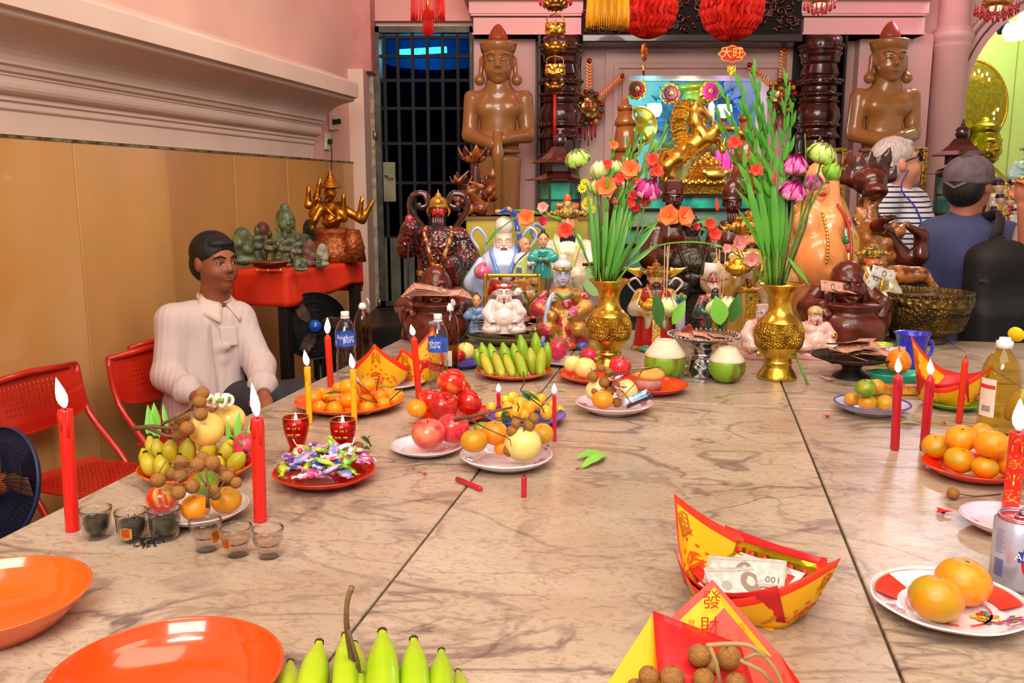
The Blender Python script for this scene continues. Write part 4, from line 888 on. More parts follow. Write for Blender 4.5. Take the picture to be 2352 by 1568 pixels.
for k in range(150):
  a = random.random()*6.28; rr = .022*random.random()**.8; c = Vector((rr*cos(a)*1.1,rr*sin(a),.001+.002*random.random())); d = Vector((random.uniform(-1,1),random.uniform(-1,1),.1)).normalized()*.0022; g.tube([c-d,c+d],[.0007,.0004],4)
o = g.build('spilled_tea',M('#1c1810',.9)); o.location = q0; tag(o,'dark tea leaves spilled on the marble between glasses','tea leaves',kind='stuff')
# ---- bottles
def bottle(u,v,wpx,hpx,kind,lab,rz=0):
  q = Z(u,v); m_ = mpp(q); r = wpx/2*m_; h = hpx*m_*1.03; t = thing('plastic_bottle',lab,'bottle',tuple(q),rz)
  if kind == 'water':
    z = [(0,.0),(.85,0),(.96,.02),(.98,.06),(.9,.1),(.98,.14),(.92,.2),(.98,.25),(.92,.3),(.96,.36),(.82,.42),(.96,.48),(1,.5),(1,.7),(.97,.72),(.9,.76),(.72,.83),(.5,.88),(.35,.9),(.33,.94),(0,.945)]
    G().lathe([(a*r,b*h) for a,b in z],n=32).build('bottle_body',thin('#f4f8fa',.07,1.5),t)
    G().lathe([(r*.4,h*.9),(r*.44,h*.905),(r*.44,h*.918),(r*.38,h*.922)],n=24).build('neck_ring',M('#f0ecf0',.4),t); G().lathe([(r*.4,h*.93),(r*.42,h*.932),(r*.41,h*.992),(r*.36,h),(0,h)],n=24,fl=12,fa=.02).build('cap',M('#f4f0ee',.4),t)
    lz0,lz1 = .5,.69
    G().grid(lambda a,b: (1.012*r*cos(a*2*pi),1.012*r*sin(a*2*pi),h*(lz0+(lz1-lz0)*b)),32,6,cu=True).build('label',M('#2a5cc8',.3,0,'#14286c',20,coat=.5,lo=.55,hi=.75),t)
    def put(s_,size,ax,z,nm,c):
      vf = txt(s_,size); g = G(); g.add([(1.02*r*sin(x/r+ax),-1.02*r*cos(x/r+ax),z+y) for x,y in vf[0]],vf[1]); g.build(nm,M(c,.4),t)
    put('Angkor',r*.62,.25,h*.635,'lettering','#e8f0ff'); put('pure',r*.62,.62,h*.585,'lettering','#e8f0ff')
    g = G()
    for k in range(9): x = -.98+k*.035; g.add([(1.022*r*sin(x),-1.022*r*cos(x),h*.52),(1.022*r*sin(x+.018),-1.022*r*cos(x+.018),h*.52),(1.022*r*sin(x+.018),-1.022*r*cos(x+.018),h*.58),(1.022*r*sin(x),-1.022*r*cos(x),h*.58)],[(0,1,2,3)])
    g.build('barcode',M('#e8e8f0',.5),t)
  else:
    big = kind == 'big'
    z = [(0,0),(.9,0),(1,.03),(1,.06)]+[(1-.03*(k % 2),.08+.028*k) for k in range(16)]+[(1,.54),(1,.62),(.9,.72),(.7,.8),(.45,.86),(.33,.89),(.33,.91),(0,.91)]
    if not big: z = [(0,0),(.9,0),(1,.03),(.95,.1),(1,.2),(.95,.3),(1,.4),(.97,.5),(1,.58),(.93,.7),(.75,.8),(.5,.87),(.36,.9),(.36,.93),(0,.93)]
    G().lathe([(a*r,b*h) for a,b in z],n=40).build('bottle_body',thin('#f4e488' if big else '#dca838',.05),t)
    G().lathe([(r*.36,h*.895),(r*.42,h*.9),(r*.42,h*.965),(r*.3,h*.97),(r*.28,h),(0,h)],n=24).build('neck_cap',M('#f0ecf4',.3),t)
    hg = G(); L = r*.42; hg.lathe([(0,0),(L*.95,0),(L,L*.1),(L,L*.3),(L*.8,L*.35),(0,L*.2)],n=20)
    o = hg.build('flip_lid',M('#f0d010' if big else '#c8c4dc',.35),t); o.location = (r*.62,0,h*1.02); o.rotation_euler = (0,1.25,.5)
    if big:
      g = G().grid(lambda a,b: (1.01*r*cos(2.85+a*.95),1.01*r*sin(2.85+a*.95),h*(.22+.38*b)),10,6); g.build('label',M('#f0e4d8',.5,0,'#e8d0c0',40),t)
      g = G().grid(lambda a,b: (1.016*r*cos(2.87+a*.9),1.016*r*sin(2.87+a*.9),h*(.5+.04*b)),10,2); g.build('label_band',M('#d83028',.5),t)
      g = G()
      for k in range(10): x = 3.1+k*.05; g.add([(1.016*r*cos(x+e),1.016*r*sin(x+e),h*zz) for e,zz in ((0,.27),(.025,.27),(.025,.33),(0,.33))],[(0,1,2,3)])
      g.build('barcode',M('#302828',.5),t)
    elif u > 900:
      g = G().grid(lambda a,b: (1.01*r*cos(3.9+a*2.0),1.01*r*sin(3.9+a*2.0),h*(.12+.22*b)),12,4); g.build('label',M('#e8e4e0',.5),t)
  return t
bottle(797,868,47,150,'water','clear water bottle with blue label left of the paper boats',-.1); bottle(1008,890,46,166,'water','clear water bottle with blue label behind the apples',-.9)
bottle(836,822,42,124,'oil','small bottle of golden oil with open lid behind the left water bottle',-.2); bottle(1036,856,38,156,'oil','small bottle of golden oil with open lid behind the right water bottle',-1)
bottle(2287,1000,84,222,'big','large bottle of yellow cooking oil with yellow flip lid at right',.2)
# ---- beer can
q = Z(2328,1345); r = 53*mpp(q); h = .118*r/.033*.8; h = 172*mpp(q); t = thing('beer_can','silver and red beer can with opened tab at the right edge','can',tuple(q))
G().lathe([(0,.004),(r*.7,.004),(r*.78,0),(r*.8,.001),(r,r*.28),(r,h-r*.28),(r*.84,h-.004),(r*.86,h),(r*.82,h),(r*.8,h-.006),(0,h-.006)],n=48).build('can_body',M('#d0d4e4',.28,.6,'#b4bce0',6,.3,.8),t)
G().torus((0,0,h-.001),r*.84,.0016,n=40).build('rim',M('#d0d0dc',.15,1),t); G().lathe([(r*.87,h-r*.17),(r*.885,h-r*.19),(r*.875,h-r*.13),(r*.865,h-r*.12)],n=40).build('red_band',M('#c81824',.3),t)
def onc(g,vf,ax,z,off=.0006): return g.add([((r+off)*sin(x/r+ax),-(r+off)*cos(x/r+ax),z+y) for x,y in vf[0]],vf[1])
def gridify(x0,x1,y0,y1,n=10,fn=None):
  return [(x0+(x1-x0)*i/n,y0+(y1-y0)*j) for i in range(n+1) for j in (0,1)],[(2*i,2*i+2,2*i+3,2*i+1) for i in range(n)]
def ovalgrid(rx,ry,n=12): return [(rx*(-1+2*i/n),s_*ry*sqrt(max(0,1-(-1+2*i/n)**2))) for i in range(n+1) for s_ in (-1,1)],[(2*i,2*i+2,2*i+3,2*i+1) for i in range(n)]
onc(G(),ovalgrid(r*.62,h*.3),.22,h*.5).build('red_oval',M('#c81c2c',.35),t); onc(G(),gridify(-r*.72,r*.72,-h*.07,h*.07),.22,h*.53,.0012).build('blue_banner',M('#3440a8',.35),t)
onc(G(),txt('ANCHOR',r*.42),.28,h*.53,.002).build('lettering',M('#f0f0f8',.4),t); g = G()
for k in range(12): onc(g,gridify(-r*.22,r*.22,0,h*.008,3),-1.25,h*(.2+.02*k),.0006)
g.build('barcode',M('#30409c',.5),t); g = G()
for k in range(14): onc(g,gridify(-r*.25,r*.2*(1-.3*(k % 3)),0,h*.006,3),-1.25,h*(.52+.024*k),.0006)
g.build('small_print',M('#8070b0',.5),t)
g = G().torus((.006,.0,h+.006),.008,.0022,rotm(-.9,0,.2),16); g.torus((0,0,h-.002),.007,.0015,None,16); g.build('tab',M('#d8dce8',.2,1),t)
# ---- candies
def candyproto(nm,c,c2):
  t = proto('candy'); m_ = M(c,.2,0,c2,2.2,.45,.55,coat=1,bump=.2,bs=9); g = G()
  def wrap(a,b):
    x = -1+2*a; w_ = .34*(1-min(1,(abs(x)/.62))**4)**.5 if abs(x) < .6 else .06+.5*(abs(x)-.6); th = 2*pi*b; return (x,w_*cos(th)*(1+.15*cos(5*th)),(w_ if abs(x) < .6 else .05)*sin(th)*.5)
  g.grid(wrap,13,10,cv=True); g.build('wrapper',m_,t); return t
def lolli(c):
  t = proto('lollipop'); g = G().ell((0,0,0),(.42,.42,.3),n=10,m=6); g.build('sweet',M(c,.2,coat=1),t); G().tube([(.3,0,0),(1.7,0,.0)],.055,6).build('stick',M('#f0ece4',.5),t)
  G().lathe([(.1,-.1),(.3,.25),(.5,.3)],(0,0,0),8,rot=rotm(0,-1.57,0)).build('twist',M('#e8d0e8',.2,coat=1),t); return t
CD = [candyproto('c',a,b) for a,b in (('#2050c8','#e0e8f8'),('#d8d020','#58b020'),('#b02890','#e8a0d0'),('#5828a0','#e8e0f0'),('#58c028','#d0e050'),('#e8e0f0','#e03060'),('#7890e0','#e8b0d8'),('#e0d840','#f4f0d0'))]; CN = ['blue','yellow','magenta','purple','green','white and red','pale blue','cream yellow']
LO = [lolli('#c02060'),lolli('#f0e0e8')]
c,Rr,t,h = PL['E']; rnd = random.Random(11); cc = {}
pos = []
for k in range(54):
  a = k*2.39996; rad = Rr*.84*sqrt((k+.5)/54); pos.append((rad*cos(a),rad*sin(a),.02+.036*(1-(rad/Rr)**2)+.006*(k % 3)))
pos.sort(key=lambda p: p[0])
for k,(x,y,z) in enumerate(pos):
  i = rnd.randrange(8); n = cc[i] = cc.get(i,0)+1; side = 'left' if x < -Rr*.33 else ('right' if x > Rr*.33 else 'centre'); dep = 'front' if y < -Rr*.2 else ('back' if y > Rr*.25 else 'middle')
  dup(CD[i],(c.x+x,c.y+y,TZ+z),(rnd.uniform(-.5,.5),rnd.uniform(-.4,.4),rnd.uniform(0,3.1)),.025+.008*rnd.random(),'%s wrapped candy in the %s %s of the red candy plate' % (CN[i],dep,side),'wrapped candies on the red plate')
for (u0,v0,u1,v1) in ((690,1036,680,1020),(805,1035,812,1012),(770,1098,822,1068),(730,1062,760,1055),(765,1085,800,1066),(745,1050,775,1042),(800,1052,803,1030)):
  a = P(u0,v0,c.y-.03); b = P(u1,v1,c.y-.03); dup(LO[u0 % 2],tuple(a),(b-a).to_track_quat('X','Z').to_euler(),.016,'lollipop with white stick pointing %s in the candy plate near %s' % ('left' if u1 < u0 else 'right','the back rim' if v0 < 1045 else 'the middle'),'lollipops on the red plate')
c,Rr,t,h = PL['O']
for (u,v,i,lab) in ((1416,866,0,'blue wrapped candy hanging in the longan twigs'),(1418,891,5,'white and pink wrapped candy on the mangoes'),(1434,889,2,'pink wrapped candy on the right mango'),(1424,907,5,'red striped candy above the snack bars'),(1380,899,5,'small silver and red candy beside the mandarin'),(1405,930,5,'red and white candy at the plate front')):
  dup(CD[i],tuple(P(u,v,c.y-.05)),(.4,-.3,u*1.3),.017,lab,'candies on the floral plate')
for (u0,v0,u1,v1,col,lab) in ((1432,926,1486,902,'#48b8e8','light blue snack bar wrapper leaning on the plate rim'),(1440,930,1498,906,'#181430','black snack bar wrapper leaning on the plate rim')):
  a = P(u0,v0,c.y-.06); b = P(u1,v1,c.y-.06); o = G().grid(lambda s_,w_: tuple((b-a)*s_+Vector((0,0,1))*((w_-.5)*.02)+Vector((0,-.006*sin(pi*w_)*min(1,8*s_,8*(1-s_)),0))),14,7).build('snack_bar',M(col,.2,0,'#e8e8f0' if col[1] == '4' else '#303050',60,coat=1)); o.location = a; tag(o,lab,'snack bar'); so = o.modifiers.new('s','SOLIDIFY'); so.thickness = .004
# candy pieces on plate J right
for (u,v,i) in ((1252,1030,2),(1258,1022,3)): dup(CD[i],tuple(P(u,v,PL['J'][0].y-.02)),(.3,.3,u),.014,'%s wrapped sweet at the right rim of the pear plate' % CN[i],'sweets beside the pear')
# ---- muffin
q = P(1490,900,PL['P'][0].y-.02); q.z = TZ+.008; m_ = mpp(q); r = 30*m_; t = thing('muffin','golden muffin in a pleated paper case on the red plate','cake',tuple(q)); h = 52*m_
G().lathe([(0,0),(r*.85,0),(r*1.05,h*.62),(0,h*.62)],n=72,fl=30,fa=.03).build('paper_case',M('#d89898',.6,0,'#b88070',10),t)
S = SD(.002,.008); S.ell((0,0,h*.72),(r*1.18,r*1.18,h*.3)); S.ell((r*.3,-r*.2,h*.85),(r*.5,r*.4,h*.17)); S.build('cake_top',[M('#e0943c',.6,0,'#f0b060',8,bump=.3,bs=60)],t)
# ---- coconuts with lotus buds and incense
def coconut(u,v,wpx,lab):
  q = Z(u,v-4,TZ+.045); q.z = TZ; r = wpx/2*mpp(q); t = thing('coconut',lab,'coconut',tuple(q),group='young coconuts'); h = r*1.95
  G().lathe([(0,0),(r*.4,.0),(r*.72,h*.1),(r*.95,h*.28),(r,h*.42),(r*.96,h*.58),(r*.93,h*.62),(0,h*.62)],n=32,fl=3,fa=.025).build('husk',M('#7cac24',.4,0,'#6a4c20',18,.52,.66,coat=.2,st=(1,1,.3)),t)
  G().lathe([(r*.94,h*.6),(r*.97,h*.63),(r*.9,h*.7),(r*.5,h*.97),(r*.44,h),(r*.3,h),(r*.3,h*.97),(0,h*.96)],n=32,fl=7,fa=.012).build('trimmed_top',M('#ecdcc4',.6,0,'#e0ccac',12,bump=.1,bs=20),t)
  return t,q,h
c1 = coconut(1527,842,97,'green coconut with trimmed white top, left of the silver bowl'); c2 = coconut(1669,846,84,'green coconut with trimmed white top, behind the silver bowl at right')
def lotus(u,v,r,D,stem,lab,cols,open_=0,grp=None,tilt=(0,0),pod=False,nm='lotus'):
  c = P(u,v,D); R0 = r*1.22*mpp(c); t = thing(nm,lab,'flower',tuple(c),group=grp); o = t.location.copy()
  G().tube([P(a,b,D+(e[0] if e else 0))-o for a,b,*e in [(u,v+r*.5)]+stem],[.0028,.0034,.0036],7).build('stem',M('#5c8434',.6,0,'#6c7434',60,bump=.4,bs=120),t)
  R3 = rotm(tilt[0],tilt[1],0); fl = link('bloom',mesh([(0,0,0)],[]),t) if False else None
  layers = [(5,.62,1.0,.05),(6,.8,1.05,.25),(6,.95,.95,.5),(5,1.0,.75,.8)] if not open_ else [(6,.55,.85,.1),(7,.8,.95,.35),(7,1.0,.9,.65),(6,1.08,.7,1.0)]
  for li,(n,rr,hh,op) in enumerate(layers):
    for i in range(n):
      a = 2*pi*(i+.5*(li % 2)+.13*li)/n; g = G()
      def pt(s_,w_,a=a,rr=rr,hh=hh,op=op):
        bulge = sin(pi*min(1,s_*.86+.0))*rr*(1-.25*s_)+op*.22*s_*s_; tip = (1-s_)**.6 if s_ > .6 else 1; ww = 1.05*rr*sin(pi*(.12+.8*s_))*(1 if s_ < .95 else .3)*(w_-.5)*1.5/max(rr,.3)*.62
        z = -.75+1.5*hh*s_; x = bulge; an = a+ww/max(.35,bulge+.2)*.75; return tuple(R3@np.array((R0*x*cos(an),R0*x*sin(an),R0*z)))
      g.grid(pt,7,5); g.build('petal',cols[min(li,len(cols)-1)],t)
  if pod: G().lathe([(R0*.1,-R0*.3),(R0*.35,R0*.5),(R0*.3,R0*.62),(0,R0*.62)],n=14).build('seed_pod',M('#d8e060',.5),t)
  return t
LW = [M('#f4f4c0',.45,0,'#e4f0a0',6,sub=.2),M('#e4f0a8',.45,sub=.2),M('#c0dc70',.45,sub=.2),M('#98c848',.45,sub=.2)]
LC = [M('#f4ecc8',.45,sub=.2),M('#f0ecc0',.45,sub=.2),M('#dce4a0',.45,sub=.2),M('#b8d070',.45)]
LP = [M('#f0a0d0',.4,sub=.2),M('#e050b0',.4,0,'#e878c4',9,sub=.2),M('#d83c98',.4,0,'#c82c84',9,sub=.2),M('#dc90b4',.4,sub=.1)]
LGc = [M('#b0d850',.45),M('#98cc40',.45),M('#88c038',.45),M('#78b030',.45)]
D1 = c1[1].y; lotus(1533,705,24,D1,[(1532,745),(1531,760)],'white lotus bud standing in the left coconut',LC,0,'lotus buds in the coconuts')
lotus(1642,708,21,D1,[(1645,745),(1650,760)],'white lotus bud left in the right coconut',LC,0,'lotus buds in the coconuts'); lotus(1672,704,25,D1,[(1668,745),(1666,760)],'pointed white lotus bud right in the right coconut',LC,0,'lotus buds in the coconuts')
for (a,b,u,v,w,lab) in ((1515,752,1507,668,.02,'dark green folded leaf left of the left lotus bud'),(1545,745,1574,690,.018,'light green leaf right of the left lotus bud'),(1655,746,1645,680,.03,'broad light green leaf between the right lotus buds'),(1678,742,1698,676,.022,'dark green leaf right of the right lotus buds')):
  p0 = P(a,b,D1-.03); p1 = P(u,v,D1-.04); o = leafg(G(),(0,0,0),p1-p0,(0,-1,.1),(p1-p0).length,w,8,.08).build('offering_leaf',LEAFL if 'light' in lab else LEAF); o.location = p0; tag(o,lab,'leaf','leaves in the coconuts')
for (u0,v0,u1,v1,lab) in ((1524,735,1527,563,'left of three incense sticks over the left coconut'),(1530,735,1533,565,'middle of three incense sticks over the left coconut'),(1528,735,1537,562,'right of three incense sticks over the left coconut'),(1656,735,1645,570,'left of three incense sticks over the right coconut'),(1657,735,1652,572,'middle of three incense sticks over the right coconut'),(1655,735,1667,578,'right slanting incense stick over the right coconut')):
  p0 = P(u0,v0,D1+.03); p1 = P(u1,v1,D1+.03); o = G().tube([(0,0,0),p1-p0],.0014,5).build('incense_stick',M('#c8a078',.7)); o.location = p0; tag(o,'tan incense stick, '+lab,'incense stick','incense sticks in the coconuts')
# ---- silver pedestal bowl
q = Z(1612,862); m_ = mpp(q); r = 41*m_; H = 100*m_; t = thing('silver_stand','embossed silver pedestal dish between the coconuts','pedestal dish',tuple(q))
G().lathe([(r,0),(r*1.02,H*.05),(r*.95,H*.1),(r*.92,H*.3),(r*.85,H*.42),(r*.72,H*.48),(r*.6,H*.5),(r*.58,H*.55),(r*.66,H*.6),(r*.7,H*.66),(r*.6,H*.7),(r*.75,H*.76),(r*1.4,H*.84),(r*1.9,H*.93),(r*1.94,H*.95),(r*1.85,H*.95),(r*1.2,H*.88),(0,H*.86)],n=48).build('stand',SILV,t)
g = G()
for i in range(44): a = 2*pi*i/44; g.ell((r*1.95*cos(a),r*1.95*sin(a),H*.96),(.005,.003,.004),rotm(0,0,a),6,4)
tag(g.build('beaded_rim',M('#d8d4d0',.2,1),t),kind='stuff')
for i,(u,v,a) in enumerate(((1700-60,770,.3),(1668,772,.1),(1600,776,-.3))): pass
q2 = P(1580,764,q.y); t = thing('red_fruit_slice','dark red fruit skin piece standing on the silver dish','fruit',tuple(q2)); S = SD(.002,.006); S.ell((0,0,0),(.02,.01,.022)); S.ell((.004,0,.02),(.006,.006,.008)); S.ell((.0,-.012,.008),(.012,.01,.014),op=1); S.build('skin',[M('#8c2c24',.5,0,'#a84034',20)],t)
# ---- gold vases
def vase(u,v,wpx,hpx,lab):
  q = Z(u,v); m_ = mpp(q); r = wpx/2*m_; H = hpx*m_; t = thing('brass_vase',lab,'vase',tuple(q),group='brass vases')

  G().lathe([(r*.76,0),(r*.8,H*.01),(r*.8,H*.035),(r*.7,H*.07),(r*.58,H*.12),(r*.54,H*.165),(r*.58,H*.17),(r*.58,H*.185),(r*.53,H*.19),(r*.56,H*.205),(r*.53,H*.22),(r*.66,H*.25),(r*.9,H*.34),(r,H*.44),(r*.98,H*.52),(r*.86,H*.6),(r*.64,H*.66),(r*.52,H*.69),(r*.46,H*.74),(r*.43,H*.81),(r*.5,H*.88),(r*.7,H*.95),(r*.88,H*.985),(r*.92,H),(r*.86,H*.992),(r*.64,H*.95),(r*.4,H*.85),(r*.36,H*.75),(0,H*.72)],n=56).build('vase_body',M('#ecc450',.24,.95,'#d8ac38',9),t)
  g = G().lathe([(r*.868,H*.602),(r*.985,H*.525),(r*1.012,H*.44),(r*.93,H*.35)],n=56); g.build('engraved_band',M('#d8ac3c',.4,.9,'#a87820',30,.4,.6,bump=.9,bs=170,kind='vor'),t)
  return t,q,r,H
v1 = vase(1396,846,105,205,'left brass vase of gladioli and lotuses'); v2 = vase(1784,868,112,218,'right brass vase of tall green gladioli and lotuses')
# ================================================================== STATUES AND SHRINE PIECES
def headsd(S,z=0,y=0,s=1,lobes=False,ears=True,jolly=0,base=None,x=0,rot=None,neck=.16):
  S.frame((x,y,z),rot,s,base)
  S.ell((0,.05,.12),(.36,.41,.40),k=.1); S.ell((0,-.08,-.12),(.30,.33,.38),k=.1)
  for e in (-1,1):
    S.ell((e*.14,-.2,-.16),(.15+.03*jolly,.15,.14),k=.08); S.cap((e*.06,-.37,.1),(e*.22,-.31,.12),.035,.03,k=.05)
    S.ell((e*.15,-.37,.02),(.085,.05,.045),k=.02,op=1); S.ell((e*.147,-.315,.01),(.075,.06,.042),k=.01)
    S.ell((e*.05,-.42,-.12),(.04,.04,.035),k=.03)
    if ears: S.ell((e*.36,.02,.0),(.05,.08,.15),k=.02)
    if lobes: S.cap((e*.365,0,-.1),(e*.36,-.02,-.36),.045,.06,k=.03)
  S.cap((0,-.37,.06),(0,-.45,-.1),.03,.05,k=.04); S.ell((0,-.25,-.4),(.12,.11,.09),k=.08)
  S.cap((-.1,-.375,-.24),(.1,-.375,-.24),.024,k=.02); S.cap((-.07,-.37,-.295),(.07,-.37,-.295),.028,k=.02)
  if neck: S.cap((0,.05,-.3),(0,.07,-.7),neck,neck*1.1,k=.06)
  return S
def paint(par,z,y,s,brow='#181010',lips='#b02020',eye=True,x=0,rot=None,jolly=0,mous=None,closed=False):
  T = Matrix.Translation((x,y,z))@(Matrix.Identity(4) if rot is None else Matrix(np.array(rot).tolist()).to_4x4())@Matrix.Scale(s,4)
  def g(): q = G(); q.T = T; return q
  for e in (-1,1):
    if brow: g().tube([(e*.05,-.415,.1),(e*.15,-.385,.155+.02*jolly),(e*.25,-.31,.11)],[.012,.026,.008],6,sy=1).build('eyebrow',M(brow,.4),par)
    if eye and not closed:
      o = g().ell((e*.147,-.352,.012),(.066,.028,.03),n=10,m=6).build('eye',M('#f0ece8',.3),par); g().ell((e*.147,-.374,.012),(.026,.01,.026),n=8,m=5).build('pupil',M('#100c0c',.2),o)
    if closed: g().tube([(e*.08,-.375,.012),(e*.147,-.385,.0+.02*jolly),(e*.215,-.36,.012)],.012,5).build('closed_eye',M(brow or '#181010',.4),par)
  if lips: g().ell((0,-.385,-.262),(.085+.04*jolly,.03,.032+.02*jolly),n=10,m=6).build('mouth',M(lips,.35),par)
  if mous:
    for e in (-1,1): g().tube([(e*.01,-.42,-.185),(e*.1,-.42,-.2),(e*.17,-.4,-.32),(e*.19,-.4,-.62)],[.02,.035,.03,.008],6).build('moustache',M(mous,.3,coat=.6),par)
def beard(par,z,y,s,mat,L=.9,w=.2,x=0,n=5):
  g = G(); g.T = Matrix.Translation((x,y,z))@Matrix.Scale(s,4)
  for i in range(n):
    a = (i-(n-1)/2)/max(1,(n-1)/2); g.tube([(a*w*.8,-.3+.03*abs(a),-.36),(a*w,-.40,-.5),(a*w*.8,-.44,-.45-L*.5),(a*w*.25,-.38,-.4-L)],[.06,.075,.06,.015],7)
  return tag(g.build('beard',mat,par),kind=None)
def gems(par,pts,r,cols,nm='jewel'):
  for i,p in enumerate(pts): G().ell(p,r,n=8,m=5).build(nm,M(cols[i % len(cols)],.15,coat=1),par)
def hat(par,kind,z,s,mat,y=0,x=0):
  h = s; S = SD(h*.035,h*.03); S.frame((x,y,z),None,s)
  if kind == 'crown':
    S.robe([(.4,.08),(.43,.12),(.41,.34),(.3,.5)],(0,.03,0),1.05); n = 11
    for i in range(n):
      a = -pi/2+(i-5)*.36; S.ell((.43*cos(a),.03+.44*sin(a),.3),(.07,.06,.12)); S.ell((.34*cos(a),.03+.36*sin(a),.48),(.08,.06,.1))
    for e in (-1,1): S.chain([(e*.4,.0,.2),(e*.62,-.02,.3),(e*.68,-.02,.16),(e*.85,-.02,.34)],[.07,.08,.06,.03])
    S.ell((0,-.3,.58),(.16,.08,.18)); S.ell((0,-.1,.62),(.2,.2,.14))
    S.build('crown',[mat],par); gems(par,[(x,y-.43*s,z+s*.2),(x-.2*s,y-.4*s,z+s*.34),(x+.2*s,y-.4*s,z+s*.34),(x,y-.38*s,z+s*.56),(x,y-.1*s,z+s*.82)],.055*s,['#40b060','#c02030','#5070c0','#7060c0','#d86030'])
  elif kind == 'official':
    S.robe([(.4,.1),(.42,.2),(.36,.42),(.3,.46)],(0,.04,0),1.05); S.ell((0,.14,.5),(.27,.2,.22))
    for e in (-1,1): S.ell((e*.62,.1,.25),(.26,.03,.07),rotm(0,-e*.25,0))
    S.build('hat',[mat],par); gems(par,[(x,y-.42*s,z+s*.24)],.06*s,['#40a060'])
  elif kind == 'cap':
    S.ell((0,.05,.22),(.42,.46,.34)); S.tor((0,.03,.12),.38,.06); S.build('hat',[mat],par); gems(par,[(x,y-.46*s,z+s*.18)],.06*s,['#40a060'])
  elif kind == 'bow':
    S.ell((0,.03,.3),(.38,.36,.14)); 
    for e in (-1,1): S.ell((e*.32,-.05,.36),(.2,.1,.14),rotm(0,-e*.4,0))
    S.ell((0,-.3,.32),.1); S.build('hat',[mat],par)
  elif kind == 'scholar':
    S.box((0,.05,.36),(.72,.6,.5),rd=.1); S.box((0,-.22,.42),(.6,.14,.5),rd=.06); S.tor((0,.03,.13),.37,.05); S.build('hat',[mat],par)
  elif kind == 'helmet':
    S.ell((0,.05,.22),(.42,.46,.36)); S.tor((0,.03,.12),.38,.07); S.cap((0,0,.5),(0,0,.85),.1,.03); S.ell((0,0,.62),(.14,.14,.1)); S.ell((0,-.35,.3),(.16,.08,.16))
    for e in (-1,1): S.chain([(e*.4,-.02,.1),(e*.5,-.04,-.1),(e*.42,-.04,-.3)],[.07,.06,.04])
    S.build('helmet',[mat],par)
  elif kind == 'tall':
    S.ell((0,.06,.3),(.4,.42,.62)); S.tor((0,.03,.12),.37,.06); S.build('hat',[mat],par)
def hand(S,p,d,up,s,k=None):  # palm with five fingers along d
  p = np.array(p,float); d = np.array(d,float); d /= np.linalg.norm(d); up = np.array(up,float); sd = np.cross(d,up); sd /= np.linalg.norm(sd); up = np.cross(sd,d)
  S.ell(p+d*s*.45,(s*.42,s*.5,s*.2),np.stack([sd,d,up],1),k=s*.15)
  for i in range(4):
    b = p+d*s*.8+sd*s*(.32-.21*i); L = s*(.62,.72,.68,.5)[i]; m_ = b+d*L*.5+up*s*.04; S.chain([b,m_,m_+d*L*.4-up*L*.35],[s*.12,s*.105,s*.085],k=s*.03)
  b = p+d*s*.25+sd*s*.4; S.chain([b,b+sd*s*.25+d*s*.2,b+sd*s*.3+d*s*.5],[s*.14,s*.12,s*.09],k=s*.05)
def fig(label,cat,u,vt,vb,D,nm='porcelain_statue',rz=0,group=None,H=None):
  a = P(u,vb,D); b = P(u,vt,D); a.z = max(a.z,.862 if 3.3 < D < 4.3 else (TZ if 2.5 < D < 3.3 else 0)); h = b.z-a.z
  return thing(nm,label,cat,tuple(a),rz,group,h),h
def standing(t,robe,skin,hz=.82,hs=.2,w=.19,acc=None,armL=None,armR=None,sleeve=None,fold=.012,sy=.72,slim=False,res=.012,hands=True,lobes=False,jolly=0):
  S = SD(res,.03); k = w/.19
  S.robe([(.2*k,0),(.19*k,.08),(.17*k,.3),(.155*k,.42),(.16*k,.52),(.18*k,.6),(.15*k,.66),(.07,.73)],sy=sy,fold=fold,nf=11,ph=1,fz=4)
  AL = armL or [(-.14*k,0,.62),(-.2*k,-.05,.46),(-.07,-.17,.44)]; AR = armR or [(.14*k,0,.62),(.2*k,-.05,.46),(.07,-.17,.44)]
  S.build('robe',[robe],t)
  for A in (AL,AR):
    S = SD(res,.03); S.chain(A[:2],[.07,.075]); S.chain(A[1:3],[.07,.06]); e = A[2]; S.cap(e,(e[0]*1.4,e[1]+.05,e[2]-.17),.055,.025); S.ell((e[0]*1.3,e[1]+.03,e[2]-.09),(.03,.05,.1)); S.build('sleeve',[sleeve or robe],t)
    if hands: S = SD(res*.6,.005); d = (np.array(e)-np.array(A[1])); hand(S,np.array(e)+d*.1,d,(0,0,1),.05); S.build('hand',[skin],t)
  S = SD(hs*.034,.01); headsd(S,hz,0,hs,lobes=lobes,jolly=jolly); S.build('head',[skin],t)
  if acc:
    G().lathe([(.158*k,.40),(.172*k,.405),(.172*k,.435),(.158*k,.44)],n=32,sy=sy*1.02).build('belt',acc,t)
    G().lathe([(.205*k,0),(.215*k,.0),(.208*k,.045),(.2*k,.05)],n=48,sy=sy*1.02,fl=11,fa=.03).build('hem_band',acc,t)
    G().grid(lambda a,b: ((a-.5)*(.1-.02*b),-(.165+.03*(1-b))*sy*k-.012,.06+.34*b),5,8).build('apron',acc,t)
    for e in (-1,1): G().tube([(e*.02,-.17*sy*k-.0,.44),(e*.05,-.19*sy*k,.56),(e*.09,-.1*sy*k,.68),(e*.08,.02,.72)],.016,6).build('collar',acc,t)
  return t
CSK = M('#e4a070',.3,coat=.5); CWH = cer('#ece4e6'); WOODR = M('#5c1c0c',.25,0,'#3c1008',7,coat=.6,bump=.15,bs=30); WOODO = M('#a85c20',.25,0,'#5c2410',4,coat=.6); BBK = M('#0c0c10',.2,coat=1)
